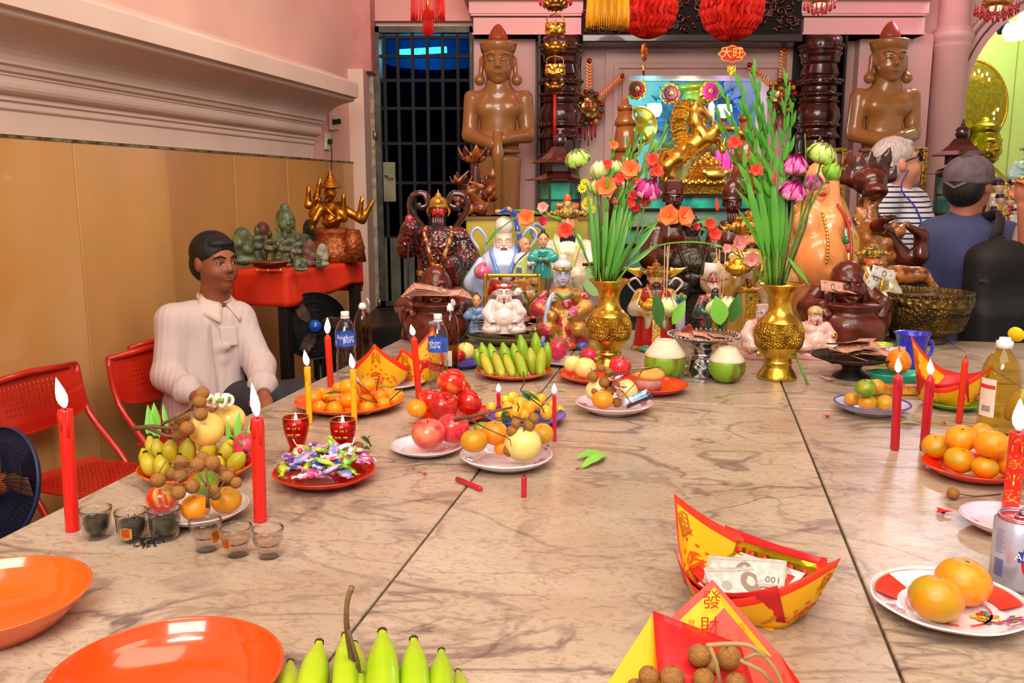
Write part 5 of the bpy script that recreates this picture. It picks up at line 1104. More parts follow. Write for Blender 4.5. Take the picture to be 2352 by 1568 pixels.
# --- 1 red-faced general
t,h = fig('dark red lacquered general statue with spear and long black beard at the back left','statue',1011,424,768,3.5,'general_statue')
LQ = M('#5c1410',.22,0,'#240a10',16,.4,.6,coat=.8,bump=.6,bs=40,kind='vor'); LQR = M('#c01814',.25,coat=.7)
standing(t,LQ,LQR,.835,.14,.17,M('#7c1c14',.2,0,'#c89838',30,.5,.6,coat=.7),armL=[(-.13,0,.66),(-.2,-.04,.6),(-.17,-.1,.72)],armR=[(.13,0,.66),(.2,-.06,.52),(.09,-.15,.48)],sleeve=LQ,fold=.02,hands=True)
paint(t,.835,0,.14,'#180808','#801010',mous='#180810'); beard(t,.835,0,.14,M('#281018',.2,0,'#5c2030',20,coat=1),2.1,.22); hat(t,'helmet',.84,.15,M('#8c5420',.25,.5,'#c09038',20,bump=.4,bs=60))
for e in (-1,1):
  g = G(); pts = [(e*.05,.05,.62),(e*.11,.04,.72),(e*.19,.03,.84),(e*.17,.02,.93),(e*.09,.01,.94),(e*.07,.0,.87),(e*.12,-.01,.85),(e*.13,-.01,.89)]
  q = [Vector(p) for p in pts]; sm = []
  for i in range(len(q)-1):
    for a in np.linspace(0,1,5)[:-1]:
      p0,p1,p2,p3 = q[max(i-1,0)],q[i],q[i+1],q[min(i+2,len(q)-1)]; sm.append(.5*((2*p1)+(p2-p0)*a+(2*p0-5*p1+4*p2-p3)*a*a+(3*p1-p0-3*p2+p3)*a**3))
  g.tube(sm,[.03,.034,.03,.022,.018],8,sy=.6).build('scroll_ribbon',M('#4c1018',.18,0,'#301018',9,coat=1),t)
  G().lathe([(0,0),(.05,0),(.06,.03),(.04,.07),(0,.08)],(e*.15,-.03,.62),14).build('shoulder_armour',LQ,t)
G().tube([(-.2,-.14,.0),(-.185,-.12,.9)],.006,6).build('spear',M('#281810',.4),t); S = SD(.008,.01); S.ell((0,-.15,.44),(.05,.03,.055)); S.ell((0,-.17,.44),(.02,.02,.025)); S.ell((-.03,-.17,.47),.018); S.ell((.03,-.17,.47),.018); S.ell((0,-.16,.37),(.03,.02,.04)); S.build('lion_emblem',[GOLD],t)
S = SD(.01,.01); S.ell((-.18,-.12,.78),(.03,.03,.03)); S.ell((-.17,-.12,.74),(.05,.03,.03)); S.build('bird_ornament',[M('#a02838',.3,coat=.8)],t)
# --- wooden laughing figures hugging pots
def potman(lab,u,vt,vb,D,rz=0):
  t,h = fig(lab,'statue',u,vt,vb,D,'wooden_statue',rz,'dark wooden laughing figures with pots'); m = M('#6c2412',.3,0,'#481408',6,coat=.4,bump=.1,bs=25)
  G().lathe([(.3,0),(.36,.03),(.44,.18),(.45,.3),(.4,.4),(.36,.43),(.37,.46),(.4,.5),(.4,.53),(.35,.54),(.33,.5),(0,.48)],(0,-.18,0),40).build('pot',m,t)
  G().lathe([(.402,.505),(.408,.51),(.408,.525),(.402,.53)],(0,-.18,0),40).build('rim_band',M('#3c1008',.3,0,'#702c14',60),t)
  S = SD(.018,.05); S.ell((0,.16,.3),(.42,.3,.42)); S.ell((0,.1,.56),(.34,.22,.16)); S.robe([(.47,0),(.45,.2),(.36,.5)],(0,.12,0),.7,.02,13); S.build('robe',[m],t)
  for e in (-1,1):
    S = SD(.015,.04); S.chain([(e*.3,.08,.58),(e*.43,-.05,.45),(e*.34,-.36,.5)],[.13,.12,.08]); S.ell((e*.42,-.12,.36),(.08,.2,.18)); hand(S,(e*.34,-.42,.52),(-e*.25,-.3,-.55),(0,-1,.6),.12); S.build('arm',[m],t)
  S = SD(.012,.02); headsd(S,.735,-.1,.53,lobes=True,jolly=1.5); S.frame(); S.ell((0,-.3,.6),(.1,.05,.04),op=1); S.build('head',[m],t); return t
potman('dark wooden laughing figure with banknotes on its pot, at the back left',1002,610,790,3.2,.1); potman('dark wooden laughing figure hugging a pot beside the bronze bowl',1932,598,802,3.1,-.1)
# --- longevity elder with boy and scroll
t,h = fig('pale blue porcelain bald elder with white beard holding a peach','statue',1158,478,790,3.45); BL = cer('#c4d4ec','#a8c0e8',4)
standing(t,BL,M('#e8c8a8',.25,coat=.6),.76,.19,.2,cer('#6890d8'),fold=.02,armL=[(-.16,0,.58),(-.22,-.05,.46),(-.14,-.15,.5)],armR=[(.16,0,.58),(.22,-.05,.5),(.12,-.15,.5)],lobes=True,jolly=1)
S = SD(.008,.03); S.ell((0,0,.87),(.07,.075,.075)); S.build('tall_forehead',[cer('#e4d8cc')],t); paint(t,.76,0,.19,'#f0ece8','#a03028',mous='#f0f0f4',closed=True,jolly=1); beard(t,.76,0,.19,cer('#dce4f0'),1.5,.22)
S = SD(.007,.012); S.ell((-.15,-.2,.56),(.065,.06,.055)); S.cap((-.15,-.22,.6),(-.13,-.24,.625),.03,.01); S.build('peach',[M('#e86090',.25,0,'#70c060',6,.45,.55,coat=1)],t)
for e,c in ((-1,'#b0c4ec'),(1,'#b8c4e0')): G().tube([(e*.18,0,.7),(e*.24,.0,.8),(e*.19,0,.86),(e*.13,0,.78),(e*.14,.02,.68)],[.02,.026,.026,.02,.014],8,sy=.5).build('ribbon_loop',cer(c),t)
S = SD(.008,.01); S.chain([(-.02,-.02,.97),(.03,-.06,.99),(.09,-.02,.95),(.1,-.03,.85),(.12,-.04,.75),(.09,-.05,.66)],[.018,.024,.024,.022,.02,.016]); S.ell((-.04,-.03,.975),(.03,.02,.02)); S.build('dragon_staff',[M('#2850b8',.2,0,'#c0902c',30,.55,.6,coat=1)],t)
SX,SY = -.03,-.32; g = G().grid(lambda a,b: (SX+.2*b+.02*sin(b*6),SY-.02*sin(b*5),.48+.22*b-.16*a),6,10); g.T = None; o = g.build('scroll',M('#c8d878',.3,0,'#e0d888',8,coat=.8),t); o.modifiers.new('s','SOLIDIFY').thickness = .006
for a0 in (0,1): G().grid(lambda a,b: (SX+.2*b+.02*sin(b*6),SY-.02*sin(b*5)-.006,.48+.22*b-.16*a0+.012*(a-.5)),3,10).build('blue_border',M('#2448a8',.3,coat=.8),t)
for ch,b in (('壽',.78),('比',.25)):
  g = G(); cx_,cz_ = SX+.2*b+.02*sin(b*6),.48+.22*b-.08; dv,df = disc2(cx_,cz_,.036,.04); g.add([(x,SY-.02*sin(b*5)-.008,z) for x,z in dv],df); g.build('white_roundel',CWH,t)
  g = G(); vf = txt(ch,.055); g.add([(cx_+x,SY-.02*sin(b*5)-.012,cz_+y) for x,y in vf[0]],vf[1]); g.build('lettering',BBK,t)
# --- small attendants beside him
def kid(lab,u,vt,vb,D,robe,hair,rz=0,skin=CSK,hd='hair',acc=None):
  t,h = fig(lab,'figurine',u,vt,vb,D,'small_figurine',rz); S = SD(.022,.04); S.robe([(.2,0),(.19,.2),(.14,.42),(.18,.58),(.08,.66)],sy=.75,fold=.02,nf=7)
  for e in (-1,1): S.chain([(e*.15,0,.56),(e*.24,-.08,.44),(e*.06,-.22,.42)],[.08,.09,.06])
  S.build('robe',[robe],t); S = SD(.013,.01); headsd(S,.8,0,.3,ears=True); S.mi = 1; hand(S.frame(),(.04,-.24,.42),(-.4,-1,.2),(0,0,1),.07); S.build('head',[skin,skin],t); paint(t,.8,0,.3,'#201010','#c02828')
  if hd == 'hair':
    S = SD(.015,.02); S.ell((0,.05,.86),(.125,.13,.11)); S.ell((0,.03,.99),(.05,.05,.045)); S.build('hair',[M(hair,.3,coat=.6)],t)
  elif hd: hat(t,hd,.8,.3,M(hair,.3,coat=.6))
  if acc: G().tube([(-.1,-.22,.5),(.12,-.26,.3)],.03,8).build('held_scroll',M(acc,.3,coat=.8),t)
  return t
kid('small bald boy figurine in floral robe leaning over the scroll',1205,540,650,3.35,cer('#d8d0d0','#6080c0',16,.6,.65),'#e0b088',.6,hd=None)
kid('small figurine in teal jacket with black hair and brown scroll',1247,530,640,3.35,M('#1c9c90',.25,coat=1),'#101010',0,acc='#6c1c14')
kid('tiny blue-clad figurine at the left foot of the gold mirror',1095,672,765,3.1,cer('#5c88b8','#88a8c8'),'#604030',0)
# --- gold framed mirror
q = P(1177,762,3.12); w_ = 66*mpp(q); hh = P(1177,628,3.12).z-q.z; t = thing('gold_mirror','gold-framed mirror behind the white laughing figure','mirror',tuple(q),-.03); b_ = w_*.13
for c_,d_ in (((-w_+b_/2,0,hh/2),(b_,.02,hh)),((w_-b_/2,0,hh/2),(b_,.02,hh)),((0,0,hh-b_/2),(2*w_-2*b_,.02,b_)),((0,0,b_/2),(2*w_-2*b_,.02,b_))): bevel(G().box(c_,d_).build('frame_bar',M('#c8a040',.25,.8),t,False),.005,2)
G().box((0,.004,hh/2),(2*w_-2*b_,.004,hh-2*b_)).build('mirror_glass',M('#d8d8d0',.03,1),t,False)
# --- laughing white porcelain buddha etc. (seated, fat)
def fatman(lab,u,vt,vb,D,robe,skin,hd=None,hatm=None,rz=0,goatee=True,w=1,nm='porcelain_statue',lips='#c02828',base=None,group=None,hs=.3,acc=None):
  t,h = fig(lab,'statue',u,vt,vb,D,nm,rz,group); z0 = .0
  if base: z0 = .13; G().lathe([(.44*w,0),(.46*w,.02),(.46*w,.1),(.43*w,.13),(0,.13)],n=32,sy=.75).build('base',base,t)
  S = SD(.016,.04); S.robe([(.44*w,z0),(.42*w,z0+.12),(.3*w,.45),(.28*w,.6),(.12,.68)],(0,.08,0),.62,.014,13)
  for e in (-1,1): S.ell((e*.24*w,-.12,z0+.1),(.2*w,.2,.1)); S.chain([(e*.24*w,.02,.58),(e*.34*w,-.02,.4),(e*.26*w,-.2,.3)],[.09,.1,.08]); S.ell((e*.33*w,-.05,.22),(.07,.13,.14))
  S.build('robe',[robe],t)
  S = SD(.013,.03); S.ell((0,-.14,.33),(.21*w,.17,.18)); S.ell((-.08*w,-.1,.54),(.1,.1,.09)); S.ell((.08*w,-.1,.54),(.1,.1,.09)); S.ell((0,-.305,.3),.02,op=1)
  for e in (-1,1): hand(S,(e*.26*w,-.24,.28),(-e*.8,-.5,-.1),(0,-.4,1),.08)
  S.build('belly',[skin],t); S = SD(.009,.01); headsd(S,.79,-.03,hs,lobes=True,jolly=1); S.build('head',[skin],t); paint(t,.79,-.03,hs,'#281818',lips,jolly=1,closed=True)
  if goatee: G().ell((0,-.03-.37*hs,.79-.42*hs),(.05*hs,.05*hs,.12*hs),n=8,m=5).build('goatee',BBK,t)
  if hd: hat(t,hd,.79,hs,hatm,-.03)
  if acc:
    for i,(x,z) in enumerate(((-.3,.15),(.3,.15),(.12,.12),(-.12,.1),(.3,.42))): G().lathe([(0,.006),(.05,.004),(.055,-.01),(0,-.01)],(x*w,-.3+.4*abs(x)*.3,z+.03),12,rot=rotm(1.2)).build('rosette',acc,t)
  return t
fatman('white porcelain laughing figure with red bow hat before the gold mirror',1158,648,764,3.0,cer('#ecdcdc','#e8b0b8',9,.6,.68),cer('#f0e0d8'),'bow',M('#b01c18',.25,coat=1),w=1.0,hs=.36,acc=cer('#d8c8b0'))
# --- bearded official, back
t,h = fig('bearded porcelain official in cream floral robe with jewelled crown, back centre-left','statue',1300,452,760,3.5)
standing(t,M('#d8c098',.25,0,'#e8e0d0',14,coat=.8),CSK,.82,.19,.19,cer('#b8d890','#d8c060')); paint(t,.82,0,.19,'#101010','#b03028',mous='#101010'); beard(t,.82,0,.19,BBK,2.3,.24); hat(t,'crown',.83,.19,M('#8c6428',.3,.6,'#d0a850',20,bump=.5,bs=60)); S = SD(.008,.02); S.ell((0,0,.98),(.03,.03,.045)); S.build('flame_finial',[M('#d85020',.25,coat=1)],t); bevel(G().box((0,0,.935),(.17,.06,.035)).build('crown_bar',M('#e04820',.25,coat=1),t),.006)
g = G(); dv = disc2(.2,.42,.1,.13,18); g.add([(x,-.2,z) for x,z in dv[0]],dv[1]); g.add([(x,-.19,z) for x,z in dv[0]],dv[1]); g.build('round_fan',M('#a8d890',.3,coat=.8),t); vf = txt('祿',.075); G().add([(.2+x,-.206,.46+y) for x,y in vf[0]],vf[1]).build('lettering',BBK,t); G().tube([(.1,-.22,.52),(.32,-.22,.53)],.012,7).build('fan_handle',M('#501810',.3),t)
for e in (-1,1): G().tube([(e*.17,0,.66),(e*.26,0,.72),(e*.24,0,.8),(e*.17,.02,.76)],[.02,.025,.02],8,sy=.5).build('ribbon_loop',cer('#8890c8'),t)
# --- pale goddess in gilt robe
GR = M('#c89038',.22,.6,'#c02848',6.5,.56,.6,coat=.8,bump=.3,bs=60); PF = M('#c8d0ec',.2,coat=1)
t,h = fig('pale-faced porcelain goddess in gilt robe with red roundels beside the left vase','statue',1291,585,800,3.05)
S = SD(.014,.04); S.robe([(.3,0),(.29,.12),(.2,.42),(.22,.58),(.08,.66)],sy=.75,fold=.015,nf=9)
for e in (-1,1): S.ell((e*.16,-.14,.22),(.13,.14,.1)); S.chain([(e*.17,0,.56),(e*.27,-.04,.42),(e*.12,-.2,.36)],[.07,.085,.06])
S.build('robe',[GR],t); S = SD(.009,.01); headsd(S,.78,0,.23,lobes=True); S.mi = 0; S.frame(); hand(S,(.1,-.24,.36),(-.7,-.6,.1),(0,0,1),.055); hand(S,(-.12,-.22,.52),(.1,-.2,1),(0,-1,0),.055); S.build('head',[PF],t); paint(t,.78,0,.23,'#303050','#c82840')
S = SD(.009,.02); S.ell((0,.02,.88),(.1,.11,.07)); S.ell((0,.01,.96),(.05,.05,.05)); S.build('white_cap',[cer('#e8e0e4')],t); G().torus((0,0,.855),.095,.012,rotm(.1)).build('headband',GOLD,t); gems(t,[(0,-.1,.865)],.018,['#30a060'])
for x,z in ((-.17,.3),(.16,.28),(.04,.5),(-.2,.56),(.22,.55)): g = G(); g.ell((x,-.19 if z < .4 else -.16 if abs(x) < .1 else -.06,z),(.06,.03,.06),n=14,m=6); g.build('red_roundel',M('#c01838',.2,0,'#e89098',30,.5,.6,coat=1),t)
for x,c in ((-.19,'#3858c8'),(-.06,'#4870d8'),(.08,'#d04828'),(.2,'#3858c8')): G().ell((x,-.24,.05),(.07,.05,.045),n=12,m=6).build('base_wave',cer(c),t)
S = SD(.008,.01); S.ell((.1,-.29,.42),(.05,.05,.05)); S.cap((.1,-.3,.46),(.09,-.3,.485),.02,.008); S.build('peach',[M('#e84890',.2,0,'#e8e0e0',5,coat=1)],t); G().tube([(-.18,-.12,.1),(-.16,-.16,.5),(-.17,-.14,.78)],.014,7).build('staff',M('#401810',.3,coat=.6),t); G().tube([(-.1,-.12,.6),(-.16,-.18,.5),(-.2,-.2,.2),(-.22,-.18,.08)],[.02,.03,.03,.02],8).build('blue_sash',cer('#b8ccf0'),t)
G().tube([(-.08,-.15,.6),(0,-.22,.56),(.1,-.18,.6)],.016,6).build('collar',M('#30a060',.2,coat=1),t)
# --- god of wealth with winged crown
t,h = fig('porcelain wealth god in red robe with winged gold crown between the brass vases','statue',1500,597,830,3.0)
standing(t,M('#b01418',.22,coat=1),CSK,.8,.23,.22,M('#c89838',.25,.7,'#e8dcc0',20,.55,.62,bump=.4,bs=60),sleeve=M('#d8c8a8',.22,.3,'#c89838',9,.5,.56,coat=1)); paint(t,.8,0,.23,'#181010','#b83028',mous='#101010'); beard(t,.8,0,.23,BBK,1.5,.22); hat(t,'crown',.8,.235,M('#c89838',.22,.8,'#9c6820',20,bump=.6,bs=60))
for e in (-1,1): G().tube([(e*.2,0,.62),(e*.3,0,.74),(e*.22,0,.8),(e*.15,0,.72)],[.02,.03,.03,.02],8,sy=.5).build('ribbon_loop',cer('#e0dce0'),t); G().grid(lambda a,b: (e*(.16+.2*a),.0+.02*sin(3*a),.86+.07*a*a+(.06*(1-a))*(b-.5)*2),6,4).build('crown_wing',GOLDS,t).modifiers.new('s','SOLIDIFY').thickness = .01
def ingot(par,c,s,m=GOLDS):
  S = SD(s*.05,s*.1); S.frame(c,None,s); S.ell((0,0,0),(.5,.3,.22)); S.ell((-.45,0,.15),(.16,.2,.16)); S.ell((.45,0,.15),(.16,.2,.16)); S.ell((0,0,.22),(.25,.22,.2)); return S.build('gold_ingot',[m],par)
ingot(t,(-.09,-.24,.52),.22,GOLD); S = SD(.009,.01)
for x,c in ((.25,0),): G().box((.27,-.1,.4),(.1,.05,.42)).build('shrine_tablet',cer('#c8d0e8','#3858b8',8,.55,.6),t)
gems(t,[(.27,-.12,.62),(.24,-.13,.6),(.3,-.13,.6)],.035,['#c83020','#2c9050','#30a060']); G().ell((-.1,-.14,.03),(.09,.12,.04),n=14,m=6).build('shoe',cer('#38a078','#202020',4),t)
# --- small red-hatted god
t,h = fig('small white-faced god in dark green patterned robe and red hat behind the right coconut','statue',1633,622,830,3.05)
standing(t,M('#18463c',.22,0,'#b0484c',9,.54,.6,coat=1),cer('#f0d8c8'),.82,.22,.19,M('#c89838',.25,.7)); paint(t,.82,0,.22,'#181010','#b83028',mous='#101010'); beard(t,.82,0,.22,BBK,1.1,.2); hat(t,'official',.83,.22,M('#a81c1c',.22,0,'#2c9880',9,.55,.6,coat=1))
# --- dark bronze general
BRZ = M('#241c14',.35,.5,'#3c3020',8,coat=.4,bump=.7,bs=26); t,h = fig('dark bronze warrior statue standing behind the wealth god','statue',1578,470,815,3.5)
standing(t,BRZ,BRZ,.84,.15,.21,M('#2c2418',.35,.5,bump=.5,bs=50),fold=.03,armR=[(.15,0,.64),(.26,-.02,.5),(.24,-.08,.36)]); beard(t,.84,0,.15,BRZ,1.4,.2); hat(t,'helmet',.84,.16,BRZ)
for e in (-1,1): S = SD(.012,.02); S.ell((e*.16,-.02,.64),(.08,.08,.06)); S.ell((e*.17,-.05,.6),(.05,.05,.04)); S.build('lion_pauldron',[BRZ],t)
S = SD(.01,.02); S.ell((-.02,-.17,.5),(.06,.04,.05)); S.ell((-.06,-.19,.52),.02); S.ell((.03,-.19,.52),.02); S.build('belly_lion',[BRZ],t)
# --- large jewelled god, right of centre
t,h = fig('large orange-faced god with tall gold crown holding a gold ingot','statue',1708,460,800,3.4)
standing(t,M('#c8a050',.25,.4,'#282018',5,.55,.6,coat=.8),M('#e8905c',.28,coat=.6),.755,.22,.24,M('#c89838',.25,.8,'#3c6840',12,.6,.65,bump=.4,bs=60),sleeve=M('#d8c8a0',.25,.3,'#c09030',9,coat=.8),armL=[(-.16,0,.58),(-.25,-.06,.46),(-.13,-.2,.5)]); paint(t,.755,0,.22,'#181010','#b83028',mous='#101018'); beard(t,.755,0,.22,BBK,1.0,.22); hat(t,'crown',.76,.235,M('#d0a048',.22,.85,'#a87020',20,bump=.6,bs=60)); ingot(t,(-.13,-.28,.57),.17,GOLD)
for x in (-.25,-.04): g = G(); g.box((x-.03,-.2,.55),(.11,.012,.1),rotm(0,.1,0)); g.build('white_tablet',M('#e8d8cc',.4),t)
# --- big orange belly figure at the right of the right vase
t,h = fig('large orange-skinned laughing figure with bead necklace and gilt floral robe behind the right vase','statue',1856,325,790,3.48); OS = M('#ec9450',.28,0,'#f0a468',3,coat=.6)
S = SD(.012,.04); t.scale.x *= .78; S.ell((0,-.08,.42),(.17,.15,.16)); S.ell((-.07,-.05,.6),(.09,.09,.08)); S.ell((.07,-.05,.6),(.09,.09,.08)); S.ell((0,0,.25),(.2,.16,.2)); S.cap((.1,0,.66),(.06,0,.92),.06,.05); S.cap((0,0,.6),(0,0,.74),.07,.06); S.ell((0,-.235,.42),.012,op=1); S.build('body',[OS],t)
S = SD(.012,.02); headsd(S,.8,.0,.2,lobes=True,jolly=1); S.build('head',[OS],t); paint(t,.8,0,.2,'#281818','#b03020',closed=True,jolly=1)
S = SD(.014,.03); S.robe([(.26,0),(.25,.25),(.19,.5),(.16,.68),(.1,.72)],(.035,.07,0),.7,.01,11); S.chain([(.13,0,.68),(.2,-.03,.5),(.18,-.1,.3)],[.06,.07,.06]); S.build('robe',[M('#d09c3c',.25,.5,'#e8e0a0',12,.5,.6,coat=.8)],t)
G().tube([(.1,-.07,.7),(.145,-.14,.6),(.15,-.19,.45),(.17,-.18,.3)],.01,6).build('red_edge',M('#b02018',.3,coat=.8),t)
g = G(); 
for i in range(22): a = i/21; x = -.04+.02*sin(a*3); g = G(); g.ell((-.03-.05*sin(a*pi)*0+.02*a,-.16-.08*sin(pi*min(1,a*1.1)),.66-.34*a),.011,n=8,m=5); g.build('bead',GOLDS,t)
for i,c in enumerate(('#e05070','#f0e8e8','#40a060','#d03858','#e8c040')): G().ell((.16+.01*(i % 2),-.1,.62-.045*i),(.022,.015,.022),n=8,m=5).build('painted_flower',M(c,.2,coat=1),t)
# --- pair of pink porcelain figures
PK = cer('#ecbcb8','#f0d0c8',6); fatman('pink porcelain bearded sage left of the right brass vase',1744,692,836,2.85,PK,cer('#ecc4bc'),'scholar',PK,goatee=False,w=.8,base=cer('#e8a8b0'),hs=.27,acc=GOLDS)
fatman('pink-white porcelain laughing figure with black goatee right of the right brass vase',1865,698,836,2.85,PK,cer('#f4ccc0'),'cap',M('#e8c8a0',.3,0,'#c89848',14),w=.95,base=cer('#e8a8b0'),hs=.32,acc=M('#d0a040',.2,1))
# --- wooden elders behind
for u,vt,kind,lab in ((1535,398,'scholar','carved wooden elder with square hat before the gold horse'),(1668,412,'tall','carved wooden elder with tall domed hat right of the gold horse')):
  t,h = fig(lab,'statue',u,vt,790,4.05,'wooden_statue'); standing(t,WOODR,WOODR,.84,.165,.13,None,fold=.02); beard(t,.84,0,.165,WOODR,.9,.2); hat(t,kind,.85,.17,WOODR); paint(t,.84,0,.165,None,None,False,mous='#3c1008')
# --- shrine cabinet with teal glass below the niche
q = P(1590,445,4.6); g = G(); cx_ = q.x; zt = q.z; t = thing('shrine_cabinet','black-framed shrine cabinet with teal glass panes under the gold horse','cabinet',(cx_,4.6,0)); W_ = .78
G().box((0,.25,zt-.01),(W_,.5,.02)).build('top',BLK,t,False); G().box((0,.3,zt/2-.02),(W_-.02,.3,zt-.06)).build('carcass',M('#1c2422',.5),t,False)
for k,(z0,z1,c) in enumerate(((zt-.075,zt-.02,'#30b8a0'),(zt-.17,zt-.09,'#88a890'),(zt-.26,zt-.18,'#50a890'),(zt-.4,zt-.28,'#405c50'))): G().box((0,.02,(z0+z1)/2),(W_-.03,.012,z1-z0)).build('teal_pane',M(c,.15,0,'#207c74' if k == 0 else '#60887c',9,em=.12 if k < 1 else 0,coat=.6),t,False); G().box((0,.012,z0-.006),(W_,.03,.014)).build('shelf_edge',BLK,t,False)
# --- rearing golden horse on its treasure base
q = P(1590,441,4.68); m_ = mpp(q)*1.0; t = thing('golden_horse','golden rearing horse on a mound of gold ingots, centre of the niche','statue',(q.x,q.y,zt),0,None,100*m_)
HG = M('#e8ac48',.25,.9); S = SD(.018,.08)   # units: 100 px
S.chain([(-.35,0,.85),(-.1,0,1.02),(.2,0,1.25)],[.2,.2,.22]); S.chain([(.18,0,1.3),(.02,0,1.6),(-.02,0,1.85)],[.19,.14,.11]); S.chain([(-.02,0,1.88),(.12,0,1.86),(.3,0,1.72)],[.11,.1,.06])
S.chain([(.32,-.08,1.22),(.5,-.1,1.48),(.9,-.1,1.44),(1.02,-.1,1.36)],[.13,.1,.055,.05]); S.ell((1.06,-.1,1.33),(.08,.06,.07)); S.chain([(.34,.08,1.2),(.55,.1,1.25),(.66,.1,1.02)],[.12,.08,.05]); S.ell((.68,.1,.97),(.06,.06,.07))
S.chain([(-.4,-.1,.8),(-.62,-.12,.62),(-.5,-.12,.4),(-.3,-.12,.12)],[.2,.12,.08,.06]); S.chain([(-.38,.1,.8),(-.5,.12,.55),(-.6,.12,.3),(-.5,.12,.1)],[.18,.11,.07,.06])
for e in (-1,1): S.cap((.0,e*.06,1.95),(.0,e*.07,2.06),.04,.015)
S.build('horse_body',[HG],t); g = G()
for i in range(34):
  a = i/33; b = Vector((-.12-.18*sin(a*pi)*.6+.02,random.uniform(-.08,.08),2.0-.85*a)); d = Vector((-.22-.1*random.random(),random.uniform(-.1,.1),.06*sin(i*2))); g.tube([b,b+d*.5+Vector((0,0,.05)),b+d,b+d+Vector((-.02,0,.08))],[.05,.06,.045,.01],6)
tag(g.build('mane',GOLDR,t),kind='stuff'); g = G()
for i in range(5): g.tube([(-.5,0,.9),(-.72,.05*(i-2),.95-.04*i),(-.78,.06*(i-2),.6),(-.7,.05*(i-2),.3)],[.06,.07,.06,.02],6)
g.build('tail',GOLDR,t); S = SD(.02,.03); S.ell((-.1,0,1.04),(.2,.24,.16),rotm(0,.5,0)); S.tor((.1,0,1.3),.2,.04,rotm(0,1.0,0)); S.tor((-.3,0,.88),.2,.04,rotm(0,1.0,0)); S.box((-.12,-.2,.95),(.3,.05,.3),rotm(0,.5,0),.03); S.build('saddle',[GOLDR],t)
bevel(G().box((.1,.05,.1),(1.3,.6,.2)).build('plinth',GOLDR,t),.03); S = SD(.03,.03); S.robe([(.52,.2),(.48,.38),(.4,.5),(.42,.6)],(.3,.03,0),.6,.02,15); S.build('treasure_chest',[GOLDR],t)
S = SD(.02,.05); S.ell((.45,-.28,.42),(.26,.12,.14)); S.ell((.2,-.28,.48),(.08,.08,.08)); S.ell((.7,-.28,.48),(.08,.08,.08)); S.build('large_ingot',[GOLDS],t)
for i in range(26): a = i*2.4; r = .32*sqrt(i/26); G().ell((.32+r*cos(a),.02+.6*r*sin(a),.62+.28*(1-r/.35)),(.075,.06,.05),rotm(0,sin(i)*.5,i),8,5).build('gold_piece',GOLDS,t)
for i in range(18): G().lathe([(0,.02),(.06,.02),(.06,-.02),(0,-.02)],(-.4+.07*i,-.27,.24+.03*(i % 2)),10,rot=rotm(1.57+.3*sin(i),0,0)).build('gold_coin',GOLDS,t)
# --- segmented bamboo-shaped wooden vases either side
for lab,segs,D in (('polished wooden bamboo-shoot tower left of the gold horse',[(1436,228,10),(1437,250,19),(1438,285,27),(1436,345,33),(1435,400,38),(1435,460,42)],5.3),('polished wooden bamboo-shoot tower right of the gold horse',[(1712,250,8),(1714,275,17),(1715,315,26),(1712,372,34),(1718,430,44),(1728,500,52)],5.3)):
  q = P(segs[-1][0],segs[-1][1]+200,D); t = thing('wooden_tower',lab,'ornament',(q.x,q.y,0)); m_ = M('#a86024',.2,0,'#6c3410',5,coat=1)
  for i in range(len(segs)):
    u,v,r = segs[i]; vb = segs[i+1][1] if i+1 < len(segs) else v+90; rb = segs[i+1][2]*.88 if i+1 < len(segs) else r*.95; a = P(u,v,D); b = P(u,vb,D); k = mpp(a)
    g = G().lathe([(rb*k*1.05,b.z-.01),(rb*k,b.z+.02),(r*k*.95,(a.z+b.z)/2),(r*k*.8,a.z-.004),(r*k*.55,a.z+.006),(0,a.z+.004)],(a.x-q.x,0,0),24); g.build('segment',m_,t)
  zb = P(segs[-1][0],segs[-1][1]+90,D).z; G().lathe([(.1,0),(.1,zb)],(0,0,0),16).build('pedestal',M('#2c1810',.4),t)
